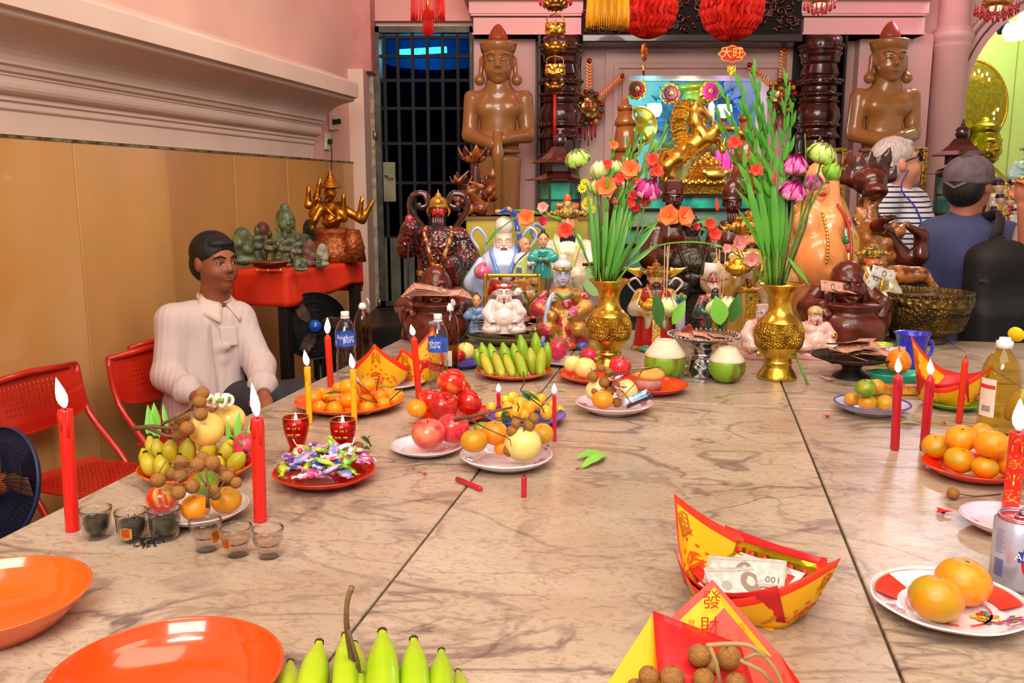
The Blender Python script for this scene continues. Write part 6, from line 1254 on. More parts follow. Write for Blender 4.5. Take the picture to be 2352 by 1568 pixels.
# --- inside the niche
t,h = fig('green-gold fierce-faced statue inside the lit niche','statue',1594,196,440,7.7,'niche_statue'); NG = M('#a8a028',.25,.6,'#7c8420',3,coat=.4)
S = SD(.012,.03); S.robe([(.36,0),(.34,.3),(.33,.45),(.2,.55),(.1,.58)],sy=.6); S.build('robe',[M('#5c3c1c',.3,.3,'#78882c',5)],t); S = SD(.011,.02); headsd(S,.78,0,.42,lobes=True); S.frame(); S.ell((0,.02,.98),(.2,.17,.06)); S.build('head',[NG],t); paint(t,.78,0,.42,None,'#8c1018')
for e in (-1,1): G().tube([(e*.012,-.19,.79),(e*.06,-.18,.84),(e*.12,-.14,.86)],[.008,.012,.006],6).build('eyebrow',BBK,t)
def lamp(u,v,D,lab,col,em,kind):
  q = P(u,v,D); t = thing('niche_lantern',lab,'lamp',(q.x,q.y,q.z)); k = mpp(q)
  if kind == 'globe':
    G().lathe([(0,-14*k),(12*k,-14*k),(18*k,0),(16*k,14*k),(0,15*k)],n=12).build('shade',M(col,.3,em=em),t); G().lathe([(13*k,-50*k),(13*k,-46*k),(8*k,-42*k),(4*k,-32*k),(7*k,-20*k),(12*k,-16*k),(0,-15*k)],n=16).build('stand',M('#701024',.25,coat=.8),t)
  else:
    G().lathe([(12*k,-26*k),(20*k,-20*k),(21*k,20*k),(17*k,24*k),(0,24*k)],n=6).build('shade',M(col,.3,em=em),t); G().lathe([(18*k,22*k),(12*k,32*k),(5*k,40*k),(3*k,48*k),(0,52*k)],n=12).build('cap',M('#a89838',.3,.6),t); G().lathe([(0,-46*k),(6*k,-44*k),(5*k,-34*k),(12*k,-28*k),(0,-26*k)],n=12).build('foot',M('#801028',.3),t)
    for i in range(6): a = i*pi/3; G().tube([(20*k*cos(a),20*k*sin(a),-20*k),(21*k*cos(a),21*k*sin(a),22*k)],1.3*k,5).build('frame_bar',M('#c02040',.3),t)
    G().box((0,0,-46*k-.15),(.08,.08,.3)).build('stand',M('#301820',.4),t,False)
lamp(1503,253,7.6,'glowing cyan-white globe lamp left of the fierce statue','#b8f0ff',5,'globe'); lamp(1664,255,7.6,'glowing lilac-white globe lamp right of the fierce statue','#d8d0ff',5,'globe')
lamp(1664,368,7.3,'pink glowing lantern right of the gold horse','#ff3078',2.2,'box'); lamp(1505,375,7.4,'pink glowing lantern half hidden left of the gold horse','#ff3078',1.8,'box')
for u in (1503,1664): light('POINT',tuple(P(u,300,7.4)),(.6,.9,1) if u < 1600 else (.8,.7,1),1.2,.05,nm='niche_lamp')
q = P(1468,290,7.4); k = mpp(q); t = thing('halo_disc','ribbed golden disc with coloured lights at the left of the niche','ornament',tuple(q),rot=(pi/2,0,.3)); G().lathe([(0,0),(42*k,0),(44*k,.01),(42*k,.02),(0,.008)],n=40).build('disc',M('#b8a030',.3,.6,'#908020',20,bump=.4,bs=20),t); G().torus((0,0,.01),42*k,.012).build('rim',GOLDS,t)
for i in range(16):
  a = i*2*pi/16; c = ['#4060ff','#40ffb0','#ff9030','#30ff60'][i % 4]; G().ell((28*k*cos(a),28*k*sin(a),.014),(.009,.018,.006),rotm(0,0,a+1.57),8,5).build('light',M(c,.3,em=3),t)
t = thing('peacock_fan','dark green peacock feather fan behind the fierce statue','ornament',tuple(P(1600,300,8.1)))
for i in range(15): a = pi*(.05+.9*i/14); L_ = 1.0*.36; d = Vector((cos(a)*1.25,0,sin(a))); o = leafg(G(),(0,0,0),d,(0,-1,0),.52,.05,6,.02).build('feather',M('#14483c',.4,0,'#2870a0',6),t); G().ell(tuple(d.normalized()*.43+Vector((0,-.012,0))),(.03,.006,.03),n=10,m=5).build('eye_spot',M('#2050b0',.3,0,'#30b0a0',20),t)
for u,v,c,lab in ((1630,210,'#d02090','magenta flower rosette ornament right of the fierce head'),(1540,215,'#702048','dark pink lotus ornament left of the fierce head'),(1462,205,'#b82020','red and gold fan ornament in the niche corner')):
  q = P(u,v,7.5); k = mpp(q); t = thing('rosette',lab,'ornament',tuple(q))
  for j in range(2):
    for i in range(9): a = i*2*pi/9+.3*j; G().ell((16*k*(1-.4*j)*cos(a),-.02*j,16*k*(1-.4*j)*sin(a)),(9*k,3*k,9*k),n=8,m=5).build('petal',M(c,.4) if j else GOLD,t)
  G().ell((0,-.04,0),6*k,n=8,m=6).build('centre',GOLDS,t)
# --- the two glazed sandstone guardians
SST = M('#a06c38',.28,0,'#8a5a30',2.2,.35,.7,coat=.5,bump=.05,bs=16)
def khmer(u,vt,D,lab,hz_,z0,cane):
  top = P(u,vt,D); q = Vector((top.x,D,z0)); H = top.z-z0; t = thing('stone_statue',lab,'statue',tuple(q),0,'glazed stone guardians',H)
  # head from px: hat 55-120, face 120-185, shoulders 195, elbow 300, waist 325
  S = SD(.0085,.02); S.chain([(0,.005,.84),(0,0,.79)],[.04,.046]); S.ell((0,.01,.752),(.088,.05,.042)); S.ell((-.036,-.026,.722),(.042,.03,.036)); S.ell((.036,-.026,.722),(.042,.03,.036)); S.ell((0,0,.67),(.062,.05,.08)); S.ell((0,0,.6),(.07,.055,.055))
  for e in (-1,1):
    S.chain([(e*.09,.005,.757),(e*.1,.0,.635)],[.029,.026],k=.012); S.chain([(e*.1,0,.633),(e*.02,-.09,.618 if e > 0 else .6)],[.027,.021],k=.008); hand(S,(e*.03,-.1,.615 if e > 0 else .597),(-e,-.2,0),(0,-1,0),.03)
  S.robe([(.075,0),(.07,.3),(.078,.56)],sy=.72); S.cap((0,-.07,.05),(0,-.075,.42),.008,op=1); S.build('torso',[SST],t)
  S = SD(.006,.01); S.box((0,-.078,.42),(.026,.02,.3),rd=.006); S.tor((0,0,.578),.07,.007); S.build('waistcloth',[SST],t)
  if cane: G().lathe([(.016,0),(.014,.54),(.02,.55),(.02,.58),(.015,.59),(.017,.64)],(0,-.115,0),14).build('mace',SST,t)
  S = SD(.0052,.008); headsd(S,.872,-.005,.15,lobes=False,neck=.26); S.build('head',[SST],t); paint(t,.872,-.005,.15,'#80502c','#8c5830',closed=True)
  for e in (-1,1): S = SD(.0055,.008); S.chain([(e*.054,.0,.885),(e*.06,-.002,.83)],[.011,.008]); S.ell((e*.063,-.008,.815),(.019,.018,.019)); S.build('ear_ornament',[SST],t)
  G().lathe([(.05,.9),(.056,.905),(.064,.93),(.062,.938),(.05,.94),(0,.942)],n=36).build('diadem',SST,t); G().lathe([(.034,.94),(.033,.955),(.025,.975),(.012,.993),(0,1)],n=28).build('cone_hat',M('#8c3c20',.35,0,'#a04828',3),t)
  return t
khmer(1144,54,6.35,'glazed brown stone guardian left of the niche, hands on a mace',0,dz0-.01,True); khmer(2047,48,6.35,'glazed brown stone guardian behind the white-haired man, hands clasped',0,dz0-.01,False)
# --- pagoda lanterns on stands
def pagoda(u,v,D,s,lab,col='#30a080'):
  q = P(u,v,D); k = mpp(q)*s; t = thing('pagoda_lantern',lab,'lantern',tuple(q)); m = M('#28100c',.3,coat=.6); rf = M('#401410',.25,0,'#541c14',5,coat=.8)
  def roof(z,r,h,nm='roof'): G().lathe([(r,z),(r*1.02,z+h*.06),(r*.7,z+h*.3),(r*.45,z+h*.62),(r*.28,z+h)],n=6).build(nm,rf,t,False)
  S = SD(k*1.2,k*2); S.ell((0,0,62*k),(15*k,15*k,16*k)); S.cap((0,0,74*k),(0,0,90*k),6*k,1.5*k); S.build('ball_finial',[M('#38141c',.12,coat=1)],t)
  roof(12*k,62*k,38*k); G().lathe([(34*k,-6*k),(34*k,12*k)],n=6).build('upper_body',m,t,False); roof(-26*k,78*k,22*k,'lower_roof'); G().lathe([(44*k,-118*k),(48*k,-26*k)],n=6).build('lantern_core',M(col,.2,0,'#184c40',6,em=.15,coat=.5),t,False)
  for i in range(6): a = i*pi/3; G().box((48*k*cos(a),48*k*sin(a),-72*k),(5*k,5*k,92*k)).build('corner_post',m,t,False)
  for z in (-32,-72,-114): G().lathe([(49*k,z*k),(49*k,(z+4)*k)],n=6).build('rail',m,t,False)
  G().lathe([(56*k,-128*k),(50*k,-118*k)],n=6).build('base',m,t,False); G().lathe([(.03,-q.z),(.03,-128*k)],n=10).build('post',m,t)
pagoda(1285,388,5.0,1.0,'dark wooden pagoda lantern with green glass left of the niche'); pagoda(1880,385,5.0,.8,'dark wooden pagoda lantern behind the lotus flowers'); pagoda(2205,372,5.2,1.05,'dark wooden pagoda lantern behind the man in the cap','#707860')
# --- root carvings
def rootcarve(lab,u,vt,vb,D,seed,dark,orange,lotus_=True):
  t,h = fig(lab,'carving',u,vt,vb,D,'root_carving'); rnd = random.Random(seed); S = SD(.013,.03)
  for i in range(9):
    p = Vector((rnd.uniform(-.08,.08),rnd.uniform(-.06,.06),rnd.uniform(0,.3))); pts = [p]
    for j in range(5): p = p+Vector((rnd.uniform(-.16,.16),rnd.uniform(-.08,.08),rnd.uniform(.04,.16))); p.x = max(-.26,min(.26,p.x)); pts.append(p.copy())
    S.mi = i % 2; S.chain([tuple(x) for x in pts],[.06,.055,.05,.045,.035,.02])
  S.mi = 0; S.cap((0,0,0),(.02,0,.66),.09,.06); S.ell((0,0,.02),(.24,.18,.05)); S.build('gnarled_trunk',[dark,orange],t)
  if lotus_:
    for k,(cx_,cz_,n) in enumerate(((.0,.72,9),(-.18,.42,6),(.2,.2,6))):
      for i in range(n): a = 2*pi*i/n; d = Vector((cos(a)*.8,sin(a)*.6,.8)); leafg(G(),(cx_+.05*cos(a),.05*sin(a)-.05,cz_),d,(cos(a),sin(a),-.6),.28 if k == 0 else .17,.07 if k == 0 else .045,6,.3).build('carved_petal',orange if (i+k) % 2 else dark,t).modifiers.new('s','SOLIDIFY').thickness = .012
    for c_,r in (((-.05,-.12,.8),.075),((.1,-.1,.8),.06),((-.06,-.16,.1),.08),((.09,-.18,.1),.095)): G().ell(c_,r,n=18,m=12).build('wooden_ball',WOODO,t)
  else:
    S = SD(.012,.03)
    for x,z,w_ in ((-.12,.97,.03),(-.06,.93,.035),(0,.96,.035),(.06,.93,.035),(.11,.98,.03),(-.15,.86,.03),(.15,.87,.03)): S.chain([(x*.6,.02,.8),(x,0,z-.06),(x*1.05,-.03,z)],[.05,w_,.014])
    S.ell((0,-.05,.78),(.1,.12,.09)); S.ell((0,-.15,.72),(.07,.08,.05)); S.ell((0,-.2,.7),(.05,.03,.02),op=1); S.build('dragon_head',[dark],t)
    S = SD(.014,.03); S.ell((0,-.1,.36),(.17,.15,.17)); S.cap((0,-.08,.5),(.0,-.06,.68),.06,.03)
    for i in range(30): a = i*2.4; z = .36+.15*(1-2*i/30); S.ell((.15*cos(a),-.1+.14*sin(a),z),.03)
    S.build('burr',[orange],t)
  return t
DKR = M('#38100a',.25,0,'#5c2010',8,coat=.6); ORG = M('#7c3c14',.25,0,'#a0561c',5,coat=.6)
pb = P(1150,497,3.75); blk = thing('painted_chest','chest painted with yellow-green landscape behind the porcelain elder','chest',(P(1070,500,3.75).x+.26,3.9,.862)); bevel(G().box((0,0,(pb.z-.862)/2),(.52,.3,pb.z-.862)).build('chest_body',M('#98a030',.35,0,'#e0b840',3.2,.35,.65,coat=.6),blk,False),.006)
G().box((0,0,pb.z-.87),(.53,.31,.016)).build('top_board',M('#7c5a2c',.4),blk,False)
rootcarve('carved root wood of lotus flowers and balls beside the left guardian',1090,328,497,3.85,4,DKR,ORG); rootcarve('dragon-headed gnarled root carving beside the striped shirt',1972,335,700,3.74,9,DKR,M('#8c4c18',.25,0,'#b4722c',9,coat=.6,bump=.5,bs=25),False)
# wide plinth under the rear statues at the right
q = P(1964,700,3.74); bevel(tag(G().box((q.x+.0,3.76,(q.z+.862)/2),(.34,.3,q.z-.862)).build('display_plinth',M('#2c1810',.4),None,False),'dark plinth under the dragon root carving','plinth'),.01)
# --- tiger-riding god with notes
t,h = fig('orange-faced god figure in jewelled gold crown holding banknotes by the right wooden statue','statue',1990,545,790,3.2)
standing(t,M('#b8a06c',.25,.3,'#d8d0c0',9,coat=.8),M('#e0703c',.28,coat=.6),.78,.2,.2,GOLD); paint(t,.78,0,.2,'#181010','#a02018',mous='#101010'); hat(t,'crown',.79,.21,M('#c89838',.25,.8,'#30604c',20,.55,.62,bump=.5,bs=60)); beard(t,.78,0,.2,BBK,.8,.2)
S = SD(.006,.01); S.ell((0,0,0),(.09,.05,.04)); S.ell((.07,-.01,.0),(.05,.045,.035)); S.chain([(-.06,0,.0),(-.1,0,-.06)],[.03,.02]); S.chain([(.1,-.02,-.01),(.14,-.02,-.05)],[.02,.015]); q = P(2062,632,3.35); o = S.build('glazed_tiger',[M('#c0702c',.2,0,'#5c2c10',30,coat=1)]); o.location = q; tag(o,'orange-brown glazed tiger back behind the bronze bowl','statue')
bevel(tag(G().box((q.x,3.4,(q.z-.07+.862)/2),(.24,.16,q.z-.07-.862)).build('display_plinth',M('#2c1810',.4),None,False),'dark plinth under the glazed tiger','plinth'),.01)
# --- bronze bowl
q = P(2118,790,3.15); q.z = TZ; k = mpp(P(2118,660,3.15)); zr = P(2118,668,3.15).z-TZ; t = thing('bronze_bowl','large embossed bronze bowl with petals at the back right','bowl',tuple(q)); R0 = 100*k; BR = M('#6c5424',.4,.7,'#4c3c1c',20,bump=.8,bs=90,kind='vor'); zf = zr*.28
G().lathe([(R0*.5,0),(R0*.55,.01),(R0*.45,zf*.3),(R0*.5,zf*.5),(R0*.8,zf*.95),(R0*.84,zf*1.1),(R0*.8,zf*1.2),(R0*.88,zf*1.35),(R0*.98,zr*.72),(R0,zr*.95),(R0*1.02,zr),(R0*.96,zr),(R0*.93,zr*.8),(R0*.8,zr*.75),(0,zr*.75)],n=56).build('bowl_body',BR,t)
G().lathe([(R0*.985,zr*.74),(R0*1.006,zr*.76),(R0*1.012,zr*.9),(R0*1.0,zr*.92)],n=56).build('embossed_band',M('#7c6430',.35,.8,'#5c4820',30,bump=1,bs=50,kind='vor'),t)
for i in range(26): a = -1.15+2.3*i/25; g = G(); g.tube([(R0*.965*sin(a),-R0*.965*cos(a),zr*.6),(R0*.965*sin(a+.02),-R0*.965*cos(a+.02),zr*.62),(R0*.962*sin(a+.035*(i % 2)),-R0*.962*cos(a+.03),zr*.565)],.0022,5); g.build('engraved_mark',M('#241c10',.6),t)
for i in range(12): a = i*2.4; r_ = R0*.75*sqrt((i+.5)/12); G().ell((r_*cos(a),r_*sin(a),zr*.76+.012),(.022,.016,.008),rotm(.2,.3,a),8,5).build('petal',M(['#e8c8b8','#b82038','#e0d0b0','#a8b870'][i % 4],.5),t)
# --- golden Buddha with lit halo in the green chapel
q = P(2252,470,8.0); k = mpp(P(2250,300,8)); t = thing('golden_buddha','gold Buddha bust with a lit round halo in the green chapel','statue',(q.x,8.0,q.z),.25,None,100*k); NB = M('#b8a028',.25,.85,'#907c1c',2)
S = SD(.018,.04); headsd(S,1.35,0,.85,lobes=True); S.build('head',[NB],t); S = SD(.025,.05); S.ell((0,.05,1.72),(.3,.33,.18)); S.ell((0,.08,1.9),(.12,.12,.1)); S.build('hair_bun',[NB],t)
S = SD(.03,.1); S.robe([(.75,-.6),(.7,.3),(.62,.6),(.3,.85),(.15,.95)],sy=.55); S.build('robe',[NB],t); G().tube([(-.1,-.32,.85),(.1,-.36,.55),(.3,-.36,.2)],.05,8).build('sash',M('#d8c860',.3,.5),t)
G().lathe([(.95,0),(1.0,.05),(.92,.06),(0,.04)],(-.1,.45,2.35),48,rot=rotm(1.45)).build('halo_disc',M('#a89420',.4,.6,'#8c7c1c',14,bump=.3,bs=30),t); o = G().torus((-.1,.42,2.35),.96,.045,rotm(1.45),48).build('halo_rim',GOLD,t)
for i in range(30): a = -1.0+i*(2*pi-1.2)/29+.4; r_ = .62+.07*(i % 2); p = Vector((-.1,.36,2.35))+Vector((r_*sin(a+pi),0,-r_*cos(a+pi))); G().ell(tuple(p),(.03,.02,.045),n=6,m=4).build('halo_light',M('#ffc090',.3,em=4),t)
# --- porcelain crowd and turquoise figure in the chapel
cr = [(2283,405,450,'#d8d0c8'),(2300,415,460,'#c8a040'),(2318,405,455,'#e0dcd8'),(2338,400,450,'#88c0b0'),(2290,440,490,'#c89838'),(2312,445,500,'#a83028'),(2332,440,495,'#d8d0d8'),(2350,445,500,'#c04038'),(2278,470,520,'#c8c4bc'),(2300,478,525,'#b07040'),(2325,475,525,'#d8e0e0')]
pl = P(2320,530,6.2); bevel(tag(G().box((pl.x+.1,6.25,pl.z/2-.005),(.7,.75,pl.z-.01)).build('altar_table',M('#5c3020',.5),None,False),'dark altar block under the crowd of small figurines at the right edge','altar'),.01)
for i,(u,vt,vb,c) in enumerate(cr):
  D_ = 6.35 if i < 4 else (6.2 if i < 8 else 6.05)
  a_ = at(u,D_,pl.z); t = thing('small_figurine','small %s figurine in the right-edge crowd, %s, %s' % ({'#d8': 'white','#c8': 'gilt','#e0': 'ivory','#88': 'turquoise','#a8': 'red','#c0': 'scarlet','#b0': 'brown'}[c[:3]],('back row','middle row','front row')[(i > 3)+(i > 7)],ORD[(i if i < 4 else i-4 if i < 8 else i-8)]),'figurine',tuple(a_),0,'crowd of small figurines at the right edge',max(.1,P(u,vt,D_).z-pl.z))
  S = SD(.03,.05); S.robe([(.24,0),(.2,.3),(.16,.5),(.2,.62),(.08,.7)],sy=.8); S.ell((-.12,-.12,.45),.08); S.ell((.12,-.12,.45),.08); S.build('robe',[cer(c,'#e8d8a0',9,.55,.6)],t); S = SD(.025,.02); headsd(S,.82,0,.26); S.build('head',[cer('#e4c4a0')],t); hat(t,'cap',.82,.26,M('#b08830',.3,.5) if i % 2 else M('#302020',.3))
t,h = fig('turquoise and white glazed guardian rising at the right frame edge','statue',2352,325,470,6.7); standing(t,cer('#70c8b8','#c8e8e0',6),cer('#a0d8c8'),.82,.2,.26,cer('#5c4c30')); hat(t,'crown',.83,.2,cer('#5cb0a0')); bevel(tag(G().box((P(2352,470,6.7).x,6.85,P(2352,470,6.7).z/2),(.5,.3,P(2352,470,6.7).z)).build('display_plinth',M('#3c2418',.4),None,False),'plinth behind the figurine crowd at the right edge','plinth'),.01)
# --- gilt-framed panels behind the striped man
for u,w_,lab in ((1912,26,'narrow gilt-framed panel behind the lotus stems'),(2074,50,'gilt-framed grey panel behind the white-haired man')):
  a = P(u,345,5.6); k = mpp(a)*w_; t = thing('gilt_panel',lab,'screen panel',(a.x,5.6,0)); H = a.z; G().box((0,.01,H/2),(2*k-.03,.02,H-.03)).build('panel',M('#54504c',.4,0,'#7c7468',3),t,False)
  for c_,d_ in (((-k,0,H/2),(.03,.04,H)),((k,0,H/2),(.03,.04,H)),((0,0,H),(2*k+.03,.04,.03))): bevel(G().box(c_,d_).build('gilt_frame',M('#b48830',.3,.7,'#4c3818',40,.5,.6),t,False),.005)
# ================================================================== FLOWERS, PAPER BOATS, BANKNOTES, SMALL OFFERINGS
STM = M('#4c8c24',.45,0,'#6ca030',14,coat=.1); LFG = M('#3c8c20',.4,0,'#64ac34',3,coat=.2)
FLO = {'o': M('#f46020',.45,0,'#f88040',6,sub=.25),'r': M('#e02818',.45,0,'#f04830',6,sub=.25),'p': M('#f08088',.45,0,'#f8a8a0',5,sub=.25),'y': M('#ece040',.5,sub=.2),'c': M('#c01838',.45,sub=.2)}
def blossomg(par,c,r,mt,d=(0,-1,.3),n=6,nm='blossom'):
  d = Vector(d).normalized(); s_ = d.cross(Vector((.3,.2,1))).normalized(); u_ = s_.cross(d)
  b = None
  for i in range(n):
    a = 2*pi*i/n+c[0]*9; e = (s_*cos(a)+u_*sin(a)); g = G(); leafg(g,(0,0,0),e*.9+d*(.75 if i % 2 else .5),tuple(d),r*1.0,r*.82,6,.55)
    if b is None: b = g.build(nm,mt,par); b.location = c
    else: g.build('petal',mt,b)
  G().tube([(0,0,0),d*r*.6],[r*.05,r*.03],5).build('stamen',M('#f0e0a0',.5),b); return b
def budg(par,a,d,L,r,mt): g = G(); a = Vector(a); d = Vector(d).normalized(); g.tube([a,a+d*L*.3,a+d*L*.7,a+d*L],[r*.5,r,r*.7,r*.12],6); return g.build('bud',mt,par)
def glad(lab,D,path,leaves=(),flowers=(),buds=(),grp=None,r=.0032,nm='gladiolus'):
  q = [P(a[0],a[1],D+(a[2] if len(a) > 2 else 0)) for a in path]; t = thing(nm,lab,'flower',tuple(q[0]),group=grp); o = q[0].copy()
  G().tube([x-o for x in q],[r,r*.9,r*.5],7).build('stem',STM,t)
  for (u0,v0,u1,v1,w) in leaves: a = P(u0,v0,D-.012)-o; b = P(u1,v1,D-.02)-o; leafg(G(),a,b-a,(0,-1,.15),(b-a).length,w,8,.04).build('leaf',LFG,t)
  for f in flowers:
    u,v,rr,c = f[:4]; p_ = P(u,v,D-.02)-o; blossomg(t,p_,rr*mpp(p_+o)*1.15,FLO[c],f[4] if len(f) > 4 else (sin(u)*.4,-1,.3))
  for (u0,v0,u1,v1,rr,c) in buds: a = P(u0,v0,D-.01)-o; b = P(u1,v1,D-.015)-o; budg(t,a,b-a,(b-a).length,rr*mpp(a+o),FLO.get(c,LFG))
  return t
D1 = v1[1].y; D2 = v2[1].y
def sh(n,u0,v0,u1,v1,k=.5,s=8,sz=.0065):  # sheath leaflets along a spike
  out = []
  for i in range(n): t = i/n; u = u0+(u1-u0)*t; v = v0+(v1-v0)*t; sd = 1 if i % 2 else -1; out.append((u,v,u+(u1-u0)*.18+sd*s*(1-.4*t),v+(v1-v0)*.2-12*0,sz*(1-.4*t)))
  return out
ga = 'gladioli in the left brass vase'
glad('gladiolus arching far left with an orange blossom and hanging bud tip',D1,[(1378,655),(1350,600),(1325,545),(1275,502),(1210,490),(1155,520),(1115,562)],[(1345,585,1320,530,.006),(1150,520,1120,556,.005),(1260,497,1235,488,.005)],[(1210,503,22,'o'),(1300,532,20,'r'),(1248,478,14,'p'),(1245,508,12,'c')],[(1240,490,1180,482,6,'g'),(1290,505,1262,495,5,'g')],ga)
glad('gladiolus arching right with two large orange blossoms',D1,[(1405,655),(1430,590),(1460,545),(1520,508),(1580,515),(1640,530)],[(1440,600,1518,498,.009),(1590,516,1640,495,.006),(1600,525,1672,532,.006)],[(1538,498,26,'o'),(1566,500,26,'o'),(1628,517,15,'r'),(1640,540,17,'r'),(1598,522,10,'c')],[],ga)
glad('gladiolus arching far right with pale pink blossoms over the gods',D1-.06,[(1412,655),(1450,605),(1500,568),(1570,556),(1640,562),(1700,590),(1745,640)],[(1445,610,1510,560,.008),(1640,562,1660,566,.005),(1700,588,1730,622,.005),(1735,620,1768,668,.006)],[(1692,562,19,'p'),(1668,572,12,'p'),(1727,598,19,'p')],[],ga)
spk = [(1385,650,1408,320,[(1408,335,12,'o'),(1395,378,12,'r')]),(1392,650,1445,318,[(1449,392,24,'o'),(1425,412,14,'r')]),(1400,650,1505,305,[(1500,370,16,'r'),(1508,395,16,'r')]),(1402,652,1535,285,[(1470,420,12,'o')]),(1398,652,1478,310,[(1455,450,13,'c'),(1447,468,12,'r')]),(1396,652,1465,300,[(1392,432,26,'o'),(1410,462,10,'c')]),(1404,652,1500,395,[(1478,465,15,'r'),(1462,478,12,'c')])]
nm_ = ['with an orange bud at its tip','carrying the big orange blossom','with red blossoms at the top right','tall and bare, leaning furthest right','with crimson blossoms midway','behind the orange lotus-side blossom','short with red blossom at right']
for (u0,v0,u1,vt,fl),n_ in zip(spk,nm_):
  um = u0+(u1-u0)*.45; glad('upright gladiolus spike '+n_,D1+random.uniform(-.02,.02),[(u0,v0),(um,(v0+vt)/2),(u0+(u1-u0)*.75,v0+(vt-v0)*.8),(u1,vt)],sh(7,u0+(u1-u0)*.45,v0+(vt-v0)*.5,u1,vt,s=10)+[(u0,v0-40,u0+(u1-u0)*.5,v0+(vt-v0)*.62,.009)],fl,[],ga)
for i,(u,v,su,sv) in enumerate(((1370,640,1348,420),(1376,640,1362,400),(1388,640,1392,460),(1394,640,1425,470),(1406,640,1470,470),(1384,640,1375,470),(1410,640,1490,500),(1400,640,1450,500))):
  glad('green flower stalk in the left brass vase, %s' % ORD[i],D1+.02*((i % 3)-1),[(u,v+12),((u+su)/2-2,(v+sv)/2),(su,sv)],[(u,v,(u+su*2)/3,sv+30,.008)],[],[],ga,.0038,'flower_stalk')
lotus(1326,363,25,D1,[(1350,470),(1372,650)],'white-green open lotus at the far left of the left vase',LW,1,'lotuses in the left vase',(.5,-.3)); lotus(1378,393,24,D1,[(1380,500),(1385,650)],'cream lotus bud left of the orange blossom',LC,0,'lotuses in the left vase'); lotus(1413,388,20,D1+.03,[(1410,500),(1395,650)],'pale lotus bud half hidden behind the gladioli',LC,0,'lotuses in the left vase'); lotus(1372,432,20,D1,[(1376,540),(1385,650)],'green-white lotus bud beside the orange blossom',LW,0,'lotuses in the left vase')
lotus(1489,434,27,D1-.04,[(1460,540),(1408,650)],'lilac-pink open lotus in the left vase',LP,1,'lotuses in the left vase',(.6,.2))
for u,v,n_ in ((1343,420,'highest'),(1337,432,'left'),(1350,462,'lower left'),(1357,480,'lowest'),(1345,470,'middle')):
  q = P(u,v,D1); t = thing('chrysanthemum','small yellow chrysanthemum in the left vase, %s of the cluster' % n_,'flower',tuple(q),group='yellow chrysanthemums')
  for i in range(13): a = 2*pi*i/13; leafg(G(),(0,0,0),(cos(a),-.5,sin(a)),(0,-1,0),.018,.0035,4,.1).build('petal',FLO['y'],t)
  G().ell((0,-.006,0),.005,n=8,m=5).build('centre',M('#c8d020',.6),t); G().tube([(0,0,0),P(1385,650,D1)-q],.0016,5).build('stem',STM,t)
gb = 'gladioli in the right brass vase'
S2 = [(1762,660,1655,195,7),(1768,660,1695,172,7),(1772,660,1728,150,8),(1778,660,1740,190,8),(1784,660,1770,210,8),(1790,660,1808,168,7),(1795,660,1822,235,7),(1775,660,1640,248,6),(1770,660,1715,240,7),(1780,660,1755,260,7)]
fl2 = [[(1688,330,17,'r')],[(1738,392,17,'r')],[],[],[],[],[],[(1712,365,12,'r')],[],[]]
for i,(u0,v0,u1,vt,n) in enumerate(S2):
  glad('tall green gladiolus spike in the right vase, %s%s' % (ORD[i] if i < 10 else '',', with a red bud' if fl2[i] else ''),D2+.015*((i % 4)-1.5),[(u0,v0),(u0+(u1-u0)*.25,v0+(vt-v0)*.4),(u0+(u1-u0)*.62,v0+(vt-v0)*.75),(u1,vt)],sh(n,u0+(u1-u0)*.4,v0+(vt-v0)*.52,u1,vt,s=12,sz=.0085)+[(u0+(u1-u0)*.06,v0+(vt-v0)*.15,u0+(u1-u0)*.45,v0+(vt-v0)*.6,.012)],fl2[i],[(u1+8,vt+180+i*8,u1+6,vt+150+i*8,5,'r')] if i % 3 == 1 else [],gb,.0042)
for (a,b,n_) in (((1745,560),(1698,480),'left lower'),((1742,500),(1690,430),'left upper'),((1765,600),(1722,520),'left wide'),((1808,590),(1862,655),'right drooping')):
  p0 = P(a[0],a[1],D2-.02); p1 = P(b[0],b[1],D2-.05); o = leafg(G(),(0,0,0),p1-p0,(0,-1,.1),(p1-p0).length,.007,8,.1).build('sword_leaf',LFG); o.location = p0; tag(o,'long green sword leaf in the right vase, %s one' % n_,'leaf','sword leaves in the right vase')
lotus(1824,378,28,D2,[(1820,500),(1795,655)],'bright pink open lotus, upper of two in the right vase',LP[1:3]+LP[1:2]+LP[3:],1,'lotuses in the right vase',(.4,0)); lotus(1822,437,28,D2-.03,[(1812,540),(1790,655)],'bright pink open lotus, lower of two in the right vase',LP[1:3]+LP[1:2]+LP[3:],1,'lotuses in the right vase',(.6,.2)); lotus(1868,420,22,D2+.05,[(1850,520),(1800,655)],'pink lotus bud behind the white lotus',LP,0,'lotuses in the right vase')
lotus(1888,352,29,D2,[(1868,430),(1830,540),(1798,655)],'white-green open lotus at the right of the right vase',LW,1,'lotuses in the right vase',(.5,.3)); lotus(1910,396,22,D2-.02,[(1880,440),(1835,540),(1800,655)],'bright green lotus bud below the white lotus',LGc,0,'lotuses in the right vase',(.2,.6))
glad('cut green stalk with bare top right of the pink lotuses',D2,[(1800,655),(1835,520),(1850,400),(1849,306)],[],[],[],gb,.003,'flower_stalk')
q = Z(1855,884); t = thing('flower_stalk','cut green stalk leaning on the right vase foot to the marble','stalk',tuple(q)); G().tube([(0,0,.003),P(1826,812,q.y+.06)-q],[.0036,.003],7).build('stem',STM,t)
